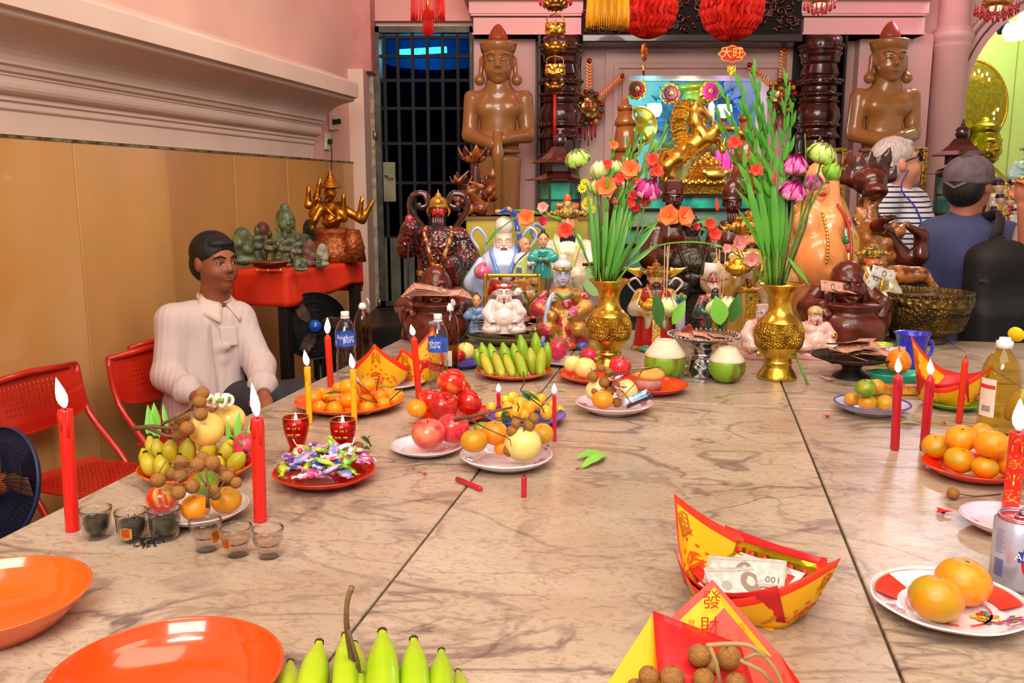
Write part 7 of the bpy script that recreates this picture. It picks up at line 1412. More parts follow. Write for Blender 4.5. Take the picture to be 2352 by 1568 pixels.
# ---- joss-paper boats
YEL = M('#f4bc14',.5,0,'#f0b010',9); PRED = M('#e83418',.45); PRED2 = M('#d01c20',.4); PRT = M('#e05018',.5)
def boat(lab,pos,rz,a,b,ht,hm,c,d,hr=None,fr=None,doprint=(1,1),fa=True,small=False):
  t = thing('paper_boat',lab,'paper boat',pos,rz); hr = hr or ht
  def rim(sd,u):
    k = 1-abs(2*u-1); H = (hr if sd > 0 else ht); return Vector((sd*a*(k**.6),b*(2*u-1)*(1-.25*k*k),hm+(H-hm)*k**1.15))
  def bot(sd,u):
    k = 1-abs(2*u-1); return Vector((sd*c*min(1,1.6*k),d*max(-1,min(1,(2*u-1)*1.6)),0))
  def Sf(sd,u,w): r_ = rim(sd,u); q = bot(sd,u); p_ = q.lerp(r_,w); return p_+Vector((0,0,-.012*sin(pi*w)))*min(1,.5+w)
  for sd in (-1,1):
    NU,ws = 24,[0,.15,.3,.45,.6,.72,.82,1]; g = G(); vs = []; fs = []
    bw_ = [(1-.0105/max(.03,(rim(sd,i/NU)-bot(sd,i/NU)).length)) for i in range(NU+1)]
    for i in range(NU+1):
      for w_ in ws[:-1]: vs.append(Sf(sd,i/NU,w_/.82*bw_[i]))
      vs.append(Sf(sd,i/NU,1))
    m = len(ws)
    g.c = 0; g.add([tuple(v) for v in vs],[]); 
    for i in range(NU):
      for j in range(m-1): f = (i*m+j,(i+1)*m+j,(i+1)*m+j+1,i*m+j+1); g.f.append(f if sd > 0 else f[::-1]); g.m.append(1 if j == m-2 else 0)
    o = g.build('side_panel',[YEL,PRED],t); so = o.modifiers.new('s','SOLIDIFY'); so.thickness = .0012; so.offset = 0
    def mp(vf,cu,cw,s_,side,flip=1):  # decal in panel space; side +1 outside, -1 inside
      out = []
      for x,y in vf[0]:
        u = cu+flip*x*s_/(2*b)*1.0; w_ = cw+y*s_/(H_); p_ = Sf(sd,u,w_); e = 1e-3; n_ = (Sf(sd,u+e,w_)-p_).cross(Sf(sd,u,w_+e)-p_)*sd; n_ = n_.normalized()*side; out.append(tuple(p_+n_*.0016))
      return out,vf[1]
    H_ = (rim(sd,.5)-bot(sd,.5)).length
    side = doprint[0] if sd < 0 else doprint[1]; flip = sd*side
    def dec(vf,cu,cw,s_,nm,m_): o_ = mp(vf,cu,cw,s_,side,flip); G().add(*o_).build(nm,m_,t,False)
    dec(txt('興',1),.5,.76,H_*.25,'printed_character',M('#b86010',.5))
    g = G()
    for k in range(7): an = pi*(.08+.84*k/6); o_ = mp(([(x,y) for x,y in [(-.5,.3),(-.3,-.3),(.3,-.3),(.5,.3),(.15,.12),(0,.4),(-.15,.12)]],[(0,1,2,3,4,5,6)]),.5+.21*cos(an)*flip,.36+.24*sin(an),H_*.065,side,flip); g.add(*o_)
    tag(g.build('printed_ingots',PRT,t,False),kind='stuff'); g = G()
    rnd = random.Random(5)
    for k in range(34): an = rnd.random()*pi; rr = sqrt(rnd.random()); g.add(*mp(([(-.5,-.12),(.5,0),(-.5,.12)],[(0,1,2)]),.5+.11*rr*cos(an)*flip,.36+.14*rr*sin(an),H_*.09,side,flip))
    g.add(*mp(line2([(-.6,.1),(.6,.1)],.12),.5,.335,H_*.27,side,flip))
    for yy in (0,-.28,-.5): g.add(*mp(line2([(x,yy-.1*(1-x*x*2)) for x in np.linspace(-.55+abs(yy)*.3,.55-abs(yy)*.3,7)],.07),.5,.29,H_*.27,side,flip))
    for e in (-1,1): g.add(*mp(line2([(e*.6,.15),(e*.85,.4),(e*.8,.0),(e*1.1,-.2),(e*.9,-.5)],[.03,.08,.07,.09,.02]),.5,.3,H_*.27,side,flip))
    tag(g.build('printed_bowl',PRT,t,False),kind='stuff')
    g = G()
    for e,s_ in ((-1,'財源滾滾上'),(1,'生意興隆')):
      for k,ch in enumerate(s_): g.add(*mp(txt(ch,1),.5-e*flip*(.26+.012*k),.5-.085*k,H_*.085,side,flip))
    tag(g.build('printed_characters',M('#c86018',.5),t,False),kind='stuff')
  c2_ = c*.9; d = d*.9; G().add([(-c2_,-d,.0008),(c2_,-d,.0008),(c2_,d,.0008),(-c2_,d,.0008),(0,-d,.0008),(0,d,.0008)],[(0,4,5,3),(4,1,2,5)]).build('bottom_panel',YEL,t,False)
  if fr:
    for sd in (-1,1):  # inner red strips over the low middle
      g = G().grid(lambda u,w: tuple(rim(1,.0+0).lerp(Vector((0,0,0)),0)+Vector((0,0,0))) if False else (a*.62*(2*u-1),sd*(b*(1-.35*abs(2*u-1)**2)*(.62+.4*w)-.004),.014+(hm+.010-.014+(abs(2*u-1)**2)*.02)*w),12,5); g.build('red_strip',PRED2,t).modifiers.new('s','SOLIDIFY').thickness = .001
  return t,Sf
def sheet(par,pts,mat,nm,th=.0008,sub=6,sag=.006):
  a,b,c,d = [Vector(p) for p in pts]; o = G().grid(lambda u,v: tuple(a.lerp(b,u).lerp(d.lerp(c,u),v)+Vector((0,0,-sag*sin(pi*u)*sin(pi*v)))),sub,sub).build(nm,mat,par); o.modifiers.new('s','SOLIDIFY').thickness = th; return o
q = Z(1690,1395); t,Sf = boat('large open red and yellow paper boat holding folded paper and banknotes',(q.x+.018,q.y+.012,TZ),-.82,.125,.098,.122,.042,.07,.05,.105,True,doprint=(-1,1))
GFO = M('#c8c020',.25,.9,'#907c10',7,bump=.3,bs=30)
sheet(t,[(-.075,.062,.028),(.07,.058,.03),(.075,.07,.066),(-.08,.074,.06)],PRED2,'red_backing_paper'); sheet(t,[(-.062,.052,.03),(.06,.05,.03),(.066,.062,.058),(-.066,.064,.054)],GFO,'gold_foil_paper')
for i in range(6): G().lathe([(0,.001),(.0055,.001),(.0055,-.001),(0,-.001)],(-.05+.02*i,.0545,.044),8,rot=rotm(1.25)).build('cut_out',PRED2,t)
sheet(t,[(-.08,-.02,.03),(-.02,-.05,.02),(.0,-.02,.02),(-.06,.01,.03)],PRED2,'red_strip'); sheet(t,[(-.066,.03,.03),(-.05,.045,.045),(-.02,.05,.04),(-.03,.03,.03)],GFO,'gold_foil_paper')
sheet(t,[(-.055,-.045,.02),(.06,-.045,.024),(.055,.05,.046),(-.045,.052,.044)],M('#f0e8ec',.6),'white_paper'); sheet(t,[(-.04,-.035,.026),(.05,-.035,.028),(.048,.036,.044),(-.034,.038,.042)],M('#d83828',.5,0,'#f0a040',30,.5,.6),'red_print_paper')
def noteproto(c,c2,nm='banknote',green=False):
  t = proto('banknote'); m_ = M(c,.6,0,c2,12,.35,.65); o = G().grid(lambda u,v: ((u-.5),(v-.5)*.44,.03*sin(4*u+1)*1.0),10,4).build('paper',m_,t); o.modifiers.new('s','SOLIDIFY').thickness = .004
  z = lambda x: .03*sin(4*(x+.5)+1)+.005
  def dec(vf,c_,nm_): G().add([(x,y,z(x)) for x,y in vf[0]],vf[1]).build(nm_,M(c_,.6),t,False)
  dec(gridify(-.47,.47,.17,.19,8),c2,'border_line'); dec(gridify(-.47,.47,-.19,-.17,8),c2,'border_line'); dec(disc2(.02,0,.11,.15,16),'#8c7c6c' if green else '#a87460','portrait_oval'); dec(disc2(.02,-.02,.05,.07,10),'#d0c4b4','portrait_face'); dec(txt('100' if green else '1000',.13),'#5c6054' if green else '#9c5848','numerals') if False else None
  vf = txt('100',.13); dec(([(x-.36,y+.1) for x,y in vf[0]],vf[1]),'#5c6054' if green else '#8c5040','numerals'); dec(disc2(.3,.02,.06,.06,12),'#a0a098','seal'); return t
NB_ = [noteproto('#dcd4cc','#b8b4ac',green=True),noteproto('#e8b8a0','#d09480'),noteproto('#c8ccd8','#a8a0b8'),noteproto('#d8a890','#b88468')]
def note(i,q,rot,s,lab,grp=None): return dup(NB_[i],tuple(q),rot,s,lab,grp,nm='banknote')
c = Vector((q.x+.018,q.y+.012,TZ)); note(0,c+Vector((-.005,.0,.046)),(-.5,.05,2.75),.105,'grey-green banknote lying across inside the large paper boat, upper','banknotes in the large paper boat'); note(0,c+Vector((.0,-.022,.04)),(-.45,-.1,3.3),.12,'grey-green banknote with portrait inside the large paper boat, lower','banknotes in the large paper boat')
# second boat, nearest the viewer, with longans
q = Z(1640,1640); t,Sf = boat('red and yellow paper boat of longans cut off by the bottom frame edge',(q.x-.012,q.y+.0,TZ),1.25,.1,.085,.05,.05,.06,.045,.05,None,doprint=(-1,-1))
o = t; c = Vector(t.location)
for vf,s_,du,dz,nm_ in ((txt('發',1),.03,0,.02,'x'),): pass
for pts,m_ in (([(1500,1402),(1512,1560),(1740,1600),(1700,1478)],PRED2),):
  a = [P(u,v,c.y-.005+(.03 if i in (0,3) else -.05))-c for i,(u,v) in enumerate(pts)]; R3 = Matrix.Rotation(-1.25,3,'Z'); sheet(t,[R3@x for x in a],m_,'red_inner_paper',.001,8,-.004)
def flat(pts,Dl,mat,nm,par,off=0):
  R3 = Matrix.Rotation(-par.rotation_euler.z,3,'Z'); v = [R3@(P(u,w,d)-Vector((0,off,0))-par.location) for (u,w),d in zip(pts,Dl)]; o = G().add([tuple(x) for x in v],[tuple(range(len(v)))]).build(nm,mat,par,False); o.modifiers.new('s','SOLIDIFY').thickness = .0012; return o
Dt = c.y+.03
flat([(1636,1330),(1530,1428),(1500,1470),(1560,1568),(1760,1620),(1850,1620),(1838,1568),(1790,1500)],[Dt+.035,Dt+.02,Dt+.01,Dt-.04,Dt-.06,Dt-.06,Dt-.05,Dt-.02],PRED,'rear_flap',t); flat([(1640,1345),(1548,1432),(1700,1478),(1820,1570),(1800,1540)],[Dt+.03,Dt+.016,Dt-.0,Dt-.04,Dt-.03],M('#f4c418',.5),'rear_flap_print',t,.003)
flat([(1500,1402),(1392,1568),(1500,1600),(1530,1500)],[Dt-.0,Dt-.08,Dt-.08,Dt-.03],YEL,'side_flap',t,.004); flat([(1500,1418),(1452,1470),(1465,1478),(1503,1440)],[Dt-.004,Dt-.03,Dt-.03,Dt-.01],PRED,'side_flap_border',t,.007)
R3 = Matrix.Rotation(-t.rotation_euler.z,3,'Z')
for ch,u,v,s_,cc_ in (('發',1634,1380,46,'#c84010'),('財',1630,1440,46,'#c84010'),('招',1560,1408,20,'#d07010'),('寶',1588,1432,18,'#d07010'),('百',1703,1442,20,'#d07010'),('家',1672,1462,18,'#d07010'),('喜',1702,1470,20,'#d07010')):
  vf = txt(ch,1); o_ = G(); o_.add([tuple(R3@(P(u+x*s_,v-y*s_,Dt+.016-(v-1380)*.0003-(u-1634)*.00008*0-.012)-t.location)) for x,y in vf[0]],vf[1]); o_.build('printed_character',M(cc_,.5),t,False)
for i,(u,v,r) in enumerate(((1490,1552,24),(1543,1558,29),(1607,1505,27),(1632,1528,20),(1674,1510,29),(1616,1560,26),(1690,1570,26),(1460,1580,22))): fruit(f_longan,u,v,r,None,'large tan longan in the nearest paper boat, %s' % ORD[i],'longans in the nearest paper boat',D=c.y-.055+.02*(v < 1530))
tt = thing('longan_stalk','pale dry longan stalk looping over the nearest paper boat','twig',tuple(P(1700,1490,c.y-.07))); o = tt.location.copy()
for pts in (((1622,1482),(1680,1478),(1730,1486),(1775,1530),(1800,1580)),((1630,1482),(1645,1520),(1655,1575)),((1710,1512),(1735,1500),(1760,1505)),((1700,1515),(1750,1540),(1780,1575))): G().tube([P(u,v,c.y-.085)-o for u,v in pts],.0022,6).build('twig',M('#b09060',.7),tt)
# left pair of boats and the right boat
q = Vector((PL['G'][0].x+.0,PL['G'][0].y-.005,TZ+.012)); boat('front yellow paper boat of the pair on the white saucer',(q.x-.01,q.y-.02,q.z),1.52,.085,.082,.128,.05,.055,.05,.06,None,(1,1)); boat('rear yellow paper boat of the pair, turned behind the first',(q.x+.085,q.y+.07,TZ+.002),1.15,.09,.08,.11,.045,.05,.045,.145,True,(1,-1))
c = PL['R'][0]; boat('yellow and red paper boat on the green plate at right',(c.x-.005,c.y+.02,TZ+.012),-.75,.1,.095,.16,.05,.06,.05,.11,True,(-1,1))
t = bpy.data.objects[-1] if False else None
# ---- tray of notes before the gold mirror, wicker stand, loose notes
q = Z(1180,782,TZ+.02); k = mpp(q); t = thing('leaf_tray','round green leaf-shaped tray of banknotes before the gold mirror','tray',(q.x,q.y+.04,TZ),group=None); G().lathe([(0,.002),(.07,0),(.13,.016),(112*k,.034),(112*k,.038),(.12,.022),(.07,.008),(0,.007)],n=40,fl=14,fa=.02,sy=.7).build('tray',M('#5c6c28',.5,0,'#8a6c3c',6),t)
for i in range(12): note([1,2,3,1][i % 4],(q.x-.04+.07*((i*37 % 10)/10-.4),q.y+.03+.02*((i*13) % 5-2)/2,TZ+.045+.004*i),(.12*sin(i),.1*cos(i),.5*sin(i*2.3)),.15,'folded banknote in the pile on the leaf tray, %s from the bottom' % ['first','second','third','fourth','fifth','sixth','seventh','eighth','ninth','tenth','eleventh','topmost'][i],'banknotes on the leaf tray')
q = Z(1955,862,TZ+.005); zt_ = P(1958,818,q.y).z-TZ; k = mpp(q); t = thing('wicker_stand','black woven pedestal basket of banknotes right of the brass vase','pedestal basket',(q.x,q.y,TZ)); BW = M('#1c1410',.5)
G().lathe([(42*k,0),(40*k,.006),(22*k,.022),(18*k,.05),(24*k,zt_*.55),(16*k,zt_*.6),(16*k,zt_*.66),(60*k,zt_*.78),(0,zt_*.78)],n=32).build('foot',BW,t)
for j in range(9): a = j/8; rr = (58+28*a**.8)*k; G().torus((0,0,zt_*(.8+.22*a)),rr,.0016,n=40,m=5).build('woven_ring',M('#4c3018',.6),t)
g = G()
for i in range(64): a = 2*pi*i/64; g.tube([(58*k*cos(a),58*k*sin(a),zt_*.8),(88*k*cos(a),88*k*sin(a),zt_*1.03)],.0013,4)
tag(g.build('woven_strands',BW,t),kind='stuff'); G().torus((0,0,zt_*1.04),89*k,.003,n=48).build('rim',BW,t)
for i in range(8): note(3 if i % 2 else 1,(q.x-.03+.09*((i*7 % 8)/8),q.y-.03+.06*((i*5 % 8)/8),TZ+zt_+.014+.004*i),(.3*sin(i*3),.25*cos(i*2),i*1.3),.12,'crumpled banknote in the black pedestal basket, %s' % ['at the bottom','low left','low right','in the middle','upper middle','leaning right','leaning back','on top'][i],'banknotes in the pedestal basket')
bevel(tag(G().box(tuple(P(1928,822,q.y-.06)),(.055,.03,.03)).build('dark_box',M('#2c100c',.4),None,False),'small dark reddish box in the black pedestal basket','box'),.002)
def nt_(i,u,v,D,rot,s,lab,grp=None): return note(i,P(u,v,D),rot,s,lab,grp)
for i in range(6): nt_([1,3][i % 2],1000+i*5-8,672-i,2.98,(.12,.05*i-.1,.06*i-.1),.2,'banknote in the fan laid on the left wooden figure, %s' % ['lowest','second lowest','third lowest','third highest','second highest','topmost'][i],'banknotes on the left wooden figure')
for u,v,r,lab in ((1912,658,(1.2,.1,.15),'upright banknote in the mouth of the right wooden figure'),(1940,668,(.2,.1,.4),'flat banknote on the pot rim of the right wooden figure'),(2030,628,(1.2,.3,-.1),'grey banknote held up beside the orange-faced god'),(2010,640,(1.1,-.6,.5),'second banknote tucked behind the grey one'),(1995,655,(1,.9,.4),'folded banknote low at the god figure')): nt_(0 if '2' in lab or 'grey' in lab else 1,u,v,2.92 if u < 1960 else 2.95,r,.085,lab,'banknotes on the right statues')
for i,(u,v) in enumerate(((1590,772),(1630,770),(1665,772),(1650,778))): nt_(1,u,v,Z(1612,862).y-.03,(.15,.1,.4*i-.5),.1,'banknote on the silver dish, %s' % ORD[i],'banknotes on the silver dish')
nt_(1,1915,868,Z(1915,870).y,(.2,.1,.5),.09,'reddish banknote lying on marble left of the basket foot'); 
# ---- blue jug, orange, teal tray, green pack, gold packet at right
q = Z(2090,845); k = mpp(q); t = thing('blue_jug','translucent blue plastic jug before the bronze bowl','jug',tuple(q)); G().lathe([(26*k,0),(28*k,.01),(33*k,62*k),(38*k,80*k),(41*k,82*k),(36*k,78*k),(30*k,60*k),(0,10*k)],n=32).build('jug_body',M('#3038d0',.2,coat=.6,al=.82),t); G().tube([(33*k,0,66*k),(46*k,0,60*k),(46*k,0,35*k),(31*k,0,26*k)],4*k,7).build('handle',M('#4048e0',.2),t)
q = Z(2060,878); k = mpp(q); t = thing('teal_tray','teal plastic tray behind the green-mandarin plate','tray',tuple(q)); G().lathe([(54*k,0),(66*k,22*k),(70*k,24*k),(64*k,20*k),(50*k,3*k),(0,3*k)],n=40,sy=.6).build('tray',M('#28b898',.3,coat=.5),t)
fruit(f_pear2,2064,830,28,None,'orange-skinned fruit on the teal tray',D=q.y-.01).children[0].data
t = bpy.data.objects['pear.%03d' % 0] if False else None
o = [x for x in COL.objects if x.get('label') == 'orange-skinned fruit on the teal tray'][0]; o.children[0].data = o.children[0].data.copy(); o.children[0].data.materials[0] = M('#f07c18',.35,0,'#f89830',3,coat=.2); o.name = 'mango'
t = thing('sweet_tub','green and yellow round sweet tub behind the basket of notes','tub',tuple(Z(2025,838))); k = mpp(Z(2025,838)); G().lathe([(24*k,0),(26*k,30*k),(24*k,44*k),(20*k,52*k),(0,54*k)],n=24).build('tub',M('#90c820',.3,0,'#e8e060',7,coat=.6),t)
t = thing('gold_packet','long gold-printed packet lying before the teal tray','packet',tuple(Z(2060,905)),-.05); k = mpp(Z(2060,905)); bevel(G().box((0,0,11*k),(125*k,30*k,22*k)).build('packet',M('#d08c30',.3,.3,'#b85820',40,.45,.55),t,False),.004); G().box((20*k,-15.5*k,11*k),(60*k,1*k,16*k)).build('red_print',M('#c03818',.4,0,'#e8b040',50),t,False)
t = thing('red_packet','red and white striped sweet wrapper beside the fruit on the teal tray','packet',tuple(P(2040,805,Z(2040,850).y))); G().tube([(-.03,0,0),(.05,0,.006)],.009,8).build('wrapper',M('#b01848',.3,0,'#e8d8e0',60,coat=.6),t)
# ================================================================== LEFT SIDE: chairs, fans, shrine shelf, seated man
RCH = M('#b81c10',.3,0,'#c82814',4,coat=.4,bump=.05,bs=60)
def chair(lab,pos,rz):
  t = thing('folding_chair',lab,'chair',pos,rz,'red metal folding chairs')
  def panel(fn,nu,nv,hole,nm):
    vs = [tuple(fn(i/nu,j/nv)) for i in range(nu+1) for j in range(nv+1)]; fs = [(i*(nv+1)+j,(i+1)*(nv+1)+j,(i+1)*(nv+1)+j+1,i*(nv+1)+j+1) for i in range(nu) for j in range(nv) if not hole(i,j)]
    o = G().add(vs,fs).build(nm,RCH,t,False); s_ = o.modifiers.new('s','SOLIDIFY'); s_.thickness = .005; s_.offset = 0
  panel(lambda a,b: Vector((-.2-.03*(1-(2*a-1)**2)-.05*b*.8,-.215+.43*a,.63+.19*b-.02*(2*a-1)**4*(1 if b > .5 else -1)-(.025*sin(pi*a) if b < .1 else 0))),45,19,lambda i,j: i % 2 and 7 < i < 37 and j in (5,7,9,11,13,15),'backrest')
  panel(lambda a,b: Vector((-.17+.38*a,(-.2+.4*b)*(1-.12*(1-a)),.45+.012*(2*a-1)**4)),35,37,lambda i,j: i % 2 and j % 2 and 3 < i < 32 and 3 < j < 34,'seat')
  for e in (-1,1):
    G().tube([(-.245,e*.215,.82),(-.2,e*.215,.63),(-.02,e*.215,.42),(.2,e*.215,.02)],.0125,8).build('leg',RCH,t); G().tube([(.12,e*.19,.44),(-.2,e*.19,.02)],.011,8).build('leg',RCH,t)
    for x,y in ((.2,.215),(-.2,.19)): G().lathe([(.015,0),(.015,.03)],(x,e*y,0),10).build('foot_cap',M('#180c0c',.7),t)
  G().tube([(.17,-.21,.07),(.17,.21,.07)],.01,6).build('crossbar',RCH,t); G().tube([(-.245,-.215,.82),(-.25,0,.83),(-.245,.215,.82)],.0125,8).build('top_tube',RCH,t); return t
chair('red perforated metal folding chair nearest the fan',(-1.56,3.1,0),-.33); chair('red perforated metal folding chair nearest the seated man',(-1.33,3.58,0),-.42); chair('red folding chair under the seated man',(-1.36,3.86,0),-.3)
def fan(lab,pos,R0,rot,ring,hub,post):
  t = thing('electric_fan',lab,'fan',pos,rot=rot); W = M('#14141a',.4,.4)
  for sgn,dp in ((1,.045),(-1,.06)):
    g = G()
    for i in range(60):
      a = 2*pi*i/60; g.tube([(R0*r_*cos(a+.25*(1-r_)*sgn),R0*r_*sin(a+.25*(1-r_)*sgn),sgn*dp*(1-r_**3)) for r_ in (.22,.6,.9,1)],.0011,4)
    tag(g.build('cage_wires',W,t),kind='stuff')
    for r_ in (.25,.5,.75): G().torus((0,0,sgn*dp*(1-r_**3)),R0*r_,.0016,n=40,m=5).build('cage_ring',W,t)
  G().lathe([(R0*.985,-.007),(R0*1.01,-.007),(R0*1.01,.007),(R0*.985,.007),(R0*.985,-.007)],n=56).build('outer_ring',M(ring,.4),t); G().lathe([(0,.06),(R0*.14,.055),(R0*.2,.035),(R0*.2,-.1),(0,-.12)],n=24).build('hub',M(hub,.25,coat=.6),t)
  for k in range(3):
    def bl(u,v,k=k): a = 2*pi*k/3+(v-.5)*1.15*(.5+.5*sin(pi*min(1,u+.2))); r_ = R0*(.18+.66*u); return (r_*cos(a),r_*sin(a),.02*(v-.5)*2)
    o = G().grid(bl,9,6).build('blade',M('#6c4c40',.35,al=.9),t); o.modifiers.new('s','SOLIDIFY').thickness = .003
  p_ = thing('x',None,None) if False else None; return t
q = P(0,1112,2.62); t = fan('black wire-caged fan with dull blue ring cut off at the left edge',tuple(q),.178,(1.3,0,-.45),'#2c3860','#c06848',True); R3 = t.rotation_euler.to_matrix().inverted(); G().tube([R3@Vector((-.02,.08,-.05)),R3@Vector((-.03,.12,-q.z))],.014,8).build('post',M('#202028',.4),t)
q = P(722,748,4.25); t = fan('dark wire fan with blue hub standing beneath the orange-covered shelf',tuple(q),.165,(1.5,0,.35),'#141418','#1450b0',True); R3 = t.rotation_euler.to_matrix().inverted(); G().tube([R3@Vector((0,.1,-.05)),R3@Vector((0,.12,-q.z))],.014,8).build('post',M('#101014',.4),t)
# shelf table with orange cloth
A = P(655,628,4.12); zs = A.z; B = Z(830,600,zs); ax_ = (B-A).normalized(); nx_ = Vector((-ax_.y,ax_.x,0)); L = (B-A).length; Wd = .3
t = thing('shelf_table','black-legged side table against the tan wall','table',(A.x,A.y,0)); RTb = Matrix((nx_,ax_,Vector((0,0,1)))).transposed()
for a,b in ((.03,.03),(L-.03,.03),(.03,Wd-.03),(L-.03,Wd-.03)): p_ = ax_*a+nx_*b; bevel(G().box((p_.x,p_.y,zs/2-.01),(.05,.05,zs-.02),RTb).build('leg',M('#14100e',.5),t,False),.003)
p_ = ax_*L/2+nx_*Wd/2; G().box((p_.x,p_.y,zs-.02),(Wd,L,.03),RTb).build('top',M('#1c1410',.5),t,False)
def cl(u,v):   # u runs round the front three sides, v from table edge down
  per = [(Wd,0),(0,0),(0,L),(Wd,L)]; seg = [Wd,L,Wd]; d = u*sum(seg); i = 0
  while i < 2 and d > seg[i]: d -= seg[i]; i += 1
  a = per[i]; b = per[i+1]; f = d/seg[i]; n_ = a[0]+(b[0]-a[0])*f; s_ = a[1]+(b[1]-a[1])*f; drop = .165 if i != 1 else .165-.05*f; w_ = .006*sin(s_*26+n_*30)*v
  return tuple(A+ax_*(s_+(-.006 if i == 0 else .006 if i == 2 else 0)+(w_ if i != 1 else 0))+nx_*(n_-.006-(w_ if i == 1 else 0))+Vector((0,0,.006-drop*v-.008*v*sin(s_*19)))-Vector((A.x,A.y,0)))
g = G().grid(cl,90,8); g.grid(lambda u,v: tuple(ax_*(L*u)+nx_*(Wd*v)+Vector((0,0,zs+.007))),12,6); o = g.build('orange_tablecloth',M('#e8340c',.75,0,'#d82c08',5,bump=.2,bs=30)); o.location = (A.x,A.y,0); tag(o,'bright orange-red cloth draped over the side table','tablecloth'); o.modifiers.new('s','SOLIDIFY').thickness = .002
def onS(u,v_b,s=1): return Z(u,v_b,zs+.01)
SG = M('#343c2c',.5,0,'#5c6448',7,coat=.2,bump=.3,bs=20); SG2 = M('#3c4c2c',.45,0,'#6c7450',3,coat=.3,bump=.2,bs=20); SB = M('#4a241c',.5,0,'#6c3c2c',5); SW = M('#a8a48c',.6,0,'#8c9880',14,bump=.5,bs=40)
def stat(lab,u,vt,vb,m_,kind='stand',w=1,D=None):
  a = onS(u,vb); h = P(u,vt,a.y).z-a.z; t = thing('stone_figurine',lab,'figurine',tuple(a),.5,'stone figurines on the orange cloth',h); S = SD(.03,.06)
  if kind == 'stand': S.robe([(.16*w,0),(.13*w,.3),(.12*w,.55),(.16*w,.68),(.07,.76)],sy=.7); S.chain([(-.14*w,0,.66),(-.17*w,-.03,.45),(-.05,-.12,.42)],[.05,.05,.04]); S.chain([(.14*w,0,.66),(.17*w,-.03,.45),(.05,-.12,.42)],[.05,.05,.04])
  elif kind == 'bust': S.ell((0,0,.3),(.42*w,.25,.26)); S.ell((0,0,.08),(.5*w,.3,.1)); S.chain([(-.34*w,0,.38),(-.42*w,-.05,.18)],[.12,.1]); S.chain([(.34*w,0,.38),(.42*w,-.05,.18)],[.12,.1])
  else: S.ell((0,0,.45),(.26*w,.16,.5)); S.ell((0,-.06,.75),(.16,.14,.18)); S.ell((0,0,.1),(.3*w,.2,.12)); S.ell((.1,-.12,.35),(.12,.1,.12)); S.ell((-.12,-.1,.5),(.1,.1,.1))
  S.build('body',[m_],t)
  if kind != 'lump': S = SD(.016 if kind != 'bust' else .018,.02); headsd(S,.87 if kind == 'stand' else .74,0,.22 if kind == 'stand' else .46,lobes=True); S.ell((0,.05,.55),(.18,.2,.14)); S.build('head',[m_],t)
  return t
for a in (('mossy green carved stone figure, leftmost on the orange cloth',560,516,606,SG2,'lump',1.1),('large grey-green stone Buddha bust at the back of the cloth',660,474,600,SG2,'bust',1),('reddish block-shaped stone behind the small standing figures',606,504,596,SB,'lump',.8),('dark standing stone figure behind the brown basket, left one',594,518,603,SG,'stand',1.2),('slim olive standing figure beside the Buddha bust',622,528,604,M('#6c6438',.35,.3,'#3c3c24',6),'stand',1),('small brown standing figure before the Buddha bust',658,530,606,SG,'stand',1),('dark green standing figure right of the Buddha bust',686,535,612,SG,'stand',1.1),('black pine-cone shaped stone leaning by the gold statue',713,498,590,M('#181c14',.4,0,'#3c4030',30,bump=1,bs=40,kind='vor'),'lump',.7),('rough pinkish stone before the gold statue',712,545,612,M('#7c5444',.7,0,'#5c4034',6),'lump',1),('mottled green low carving with small figures, front',692,590,622,SG2,'lump',2),('carved whitish stone head at the front right of the cloth',741,556,612,SW,'lump',1),('tiny dark green seated figure beside the white head',733,585,614,SG,'stand',1.3),('dark arch-shaped small stone behind the basket',661,578,612,SG,'lump',1.3)): stat(*a)
# brown basket
q = onS(620,625); k = mpp(q); t = thing('woven_basket','brown openwork oval basket on brass feet at the front of the orange cloth','basket',tuple(q))
G().lathe([(20*k,8*k),(34*k,12*k),(44*k,22*k),(46*k,26*k),(42*k,22*k),(30*k,14*k),(0,10*k)],n=36,sy=.6).build('bowl',M('#5c1410',.3,coat=.6),t); g = G()
for i in range(44): a = 2*pi*i/44; g.tube([(34*k*cos(a),20*k*sin(a),12*k),(46*k*cos(a+.1),28*k*sin(a+.1),27*k)],.0014,4)
tag(g.build('wicker_strands',M('#a07040',.4),t),kind='stuff')
for x in (-26,0,26): G().lathe([(2*k,0),(1.6*k,4*k),(3*k,9*k)],(x*k,-8*k if x else -14*k,0),8).build('brass_foot',GOLDS,t)
note(2,onS(590,600)+Vector((0,0,.04)),(.1,.1,.3),.07,'banknote lying on the brown basket at the left'); note(3,onS(712,600)+Vector((0,0,.03)),(1.1,.9,.4),.06,'folded banknote leaning on the pinkish stone')
# many-armed golden deity
a = onS(765,600); h = P(765,384,a.y).z-a.z; t = thing('golden_deity','golden many-armed deity statue with tall ringed hat at the shelf corner','statue',tuple(a),.0,None,h); BG = M('#c07c20',.3,.85,'#8c4c14',9); BG2 = M('#7c3010',.35,.5,'#a05820',30,bump=.6,bs=40)
G().lathe([(.24,0),(.22,.05),(.25,.08),(.2,.12),(.22,.2),(.17,.24),(.19,.3),(.2,.34),(.17,.36),(0,.38)],n=36,sy=.8).build('tiered_base',BG2,t); G().lathe([(.14,0),(.12,.12),(.13,.14),(.08,.34),(0,.35)],(.22,-.02,0),20,fl=10,fa=.05).build('stepped_pillar',BG2,t)
S = SD(.011,.025); S.ell((0,0,.44),(.1,.08,.1)); S.ell((0,0,.56),(.13,.08,.09)); S.chain([(-.05,-.08,.42),(.0,-.12,.4)],[.04,.03])
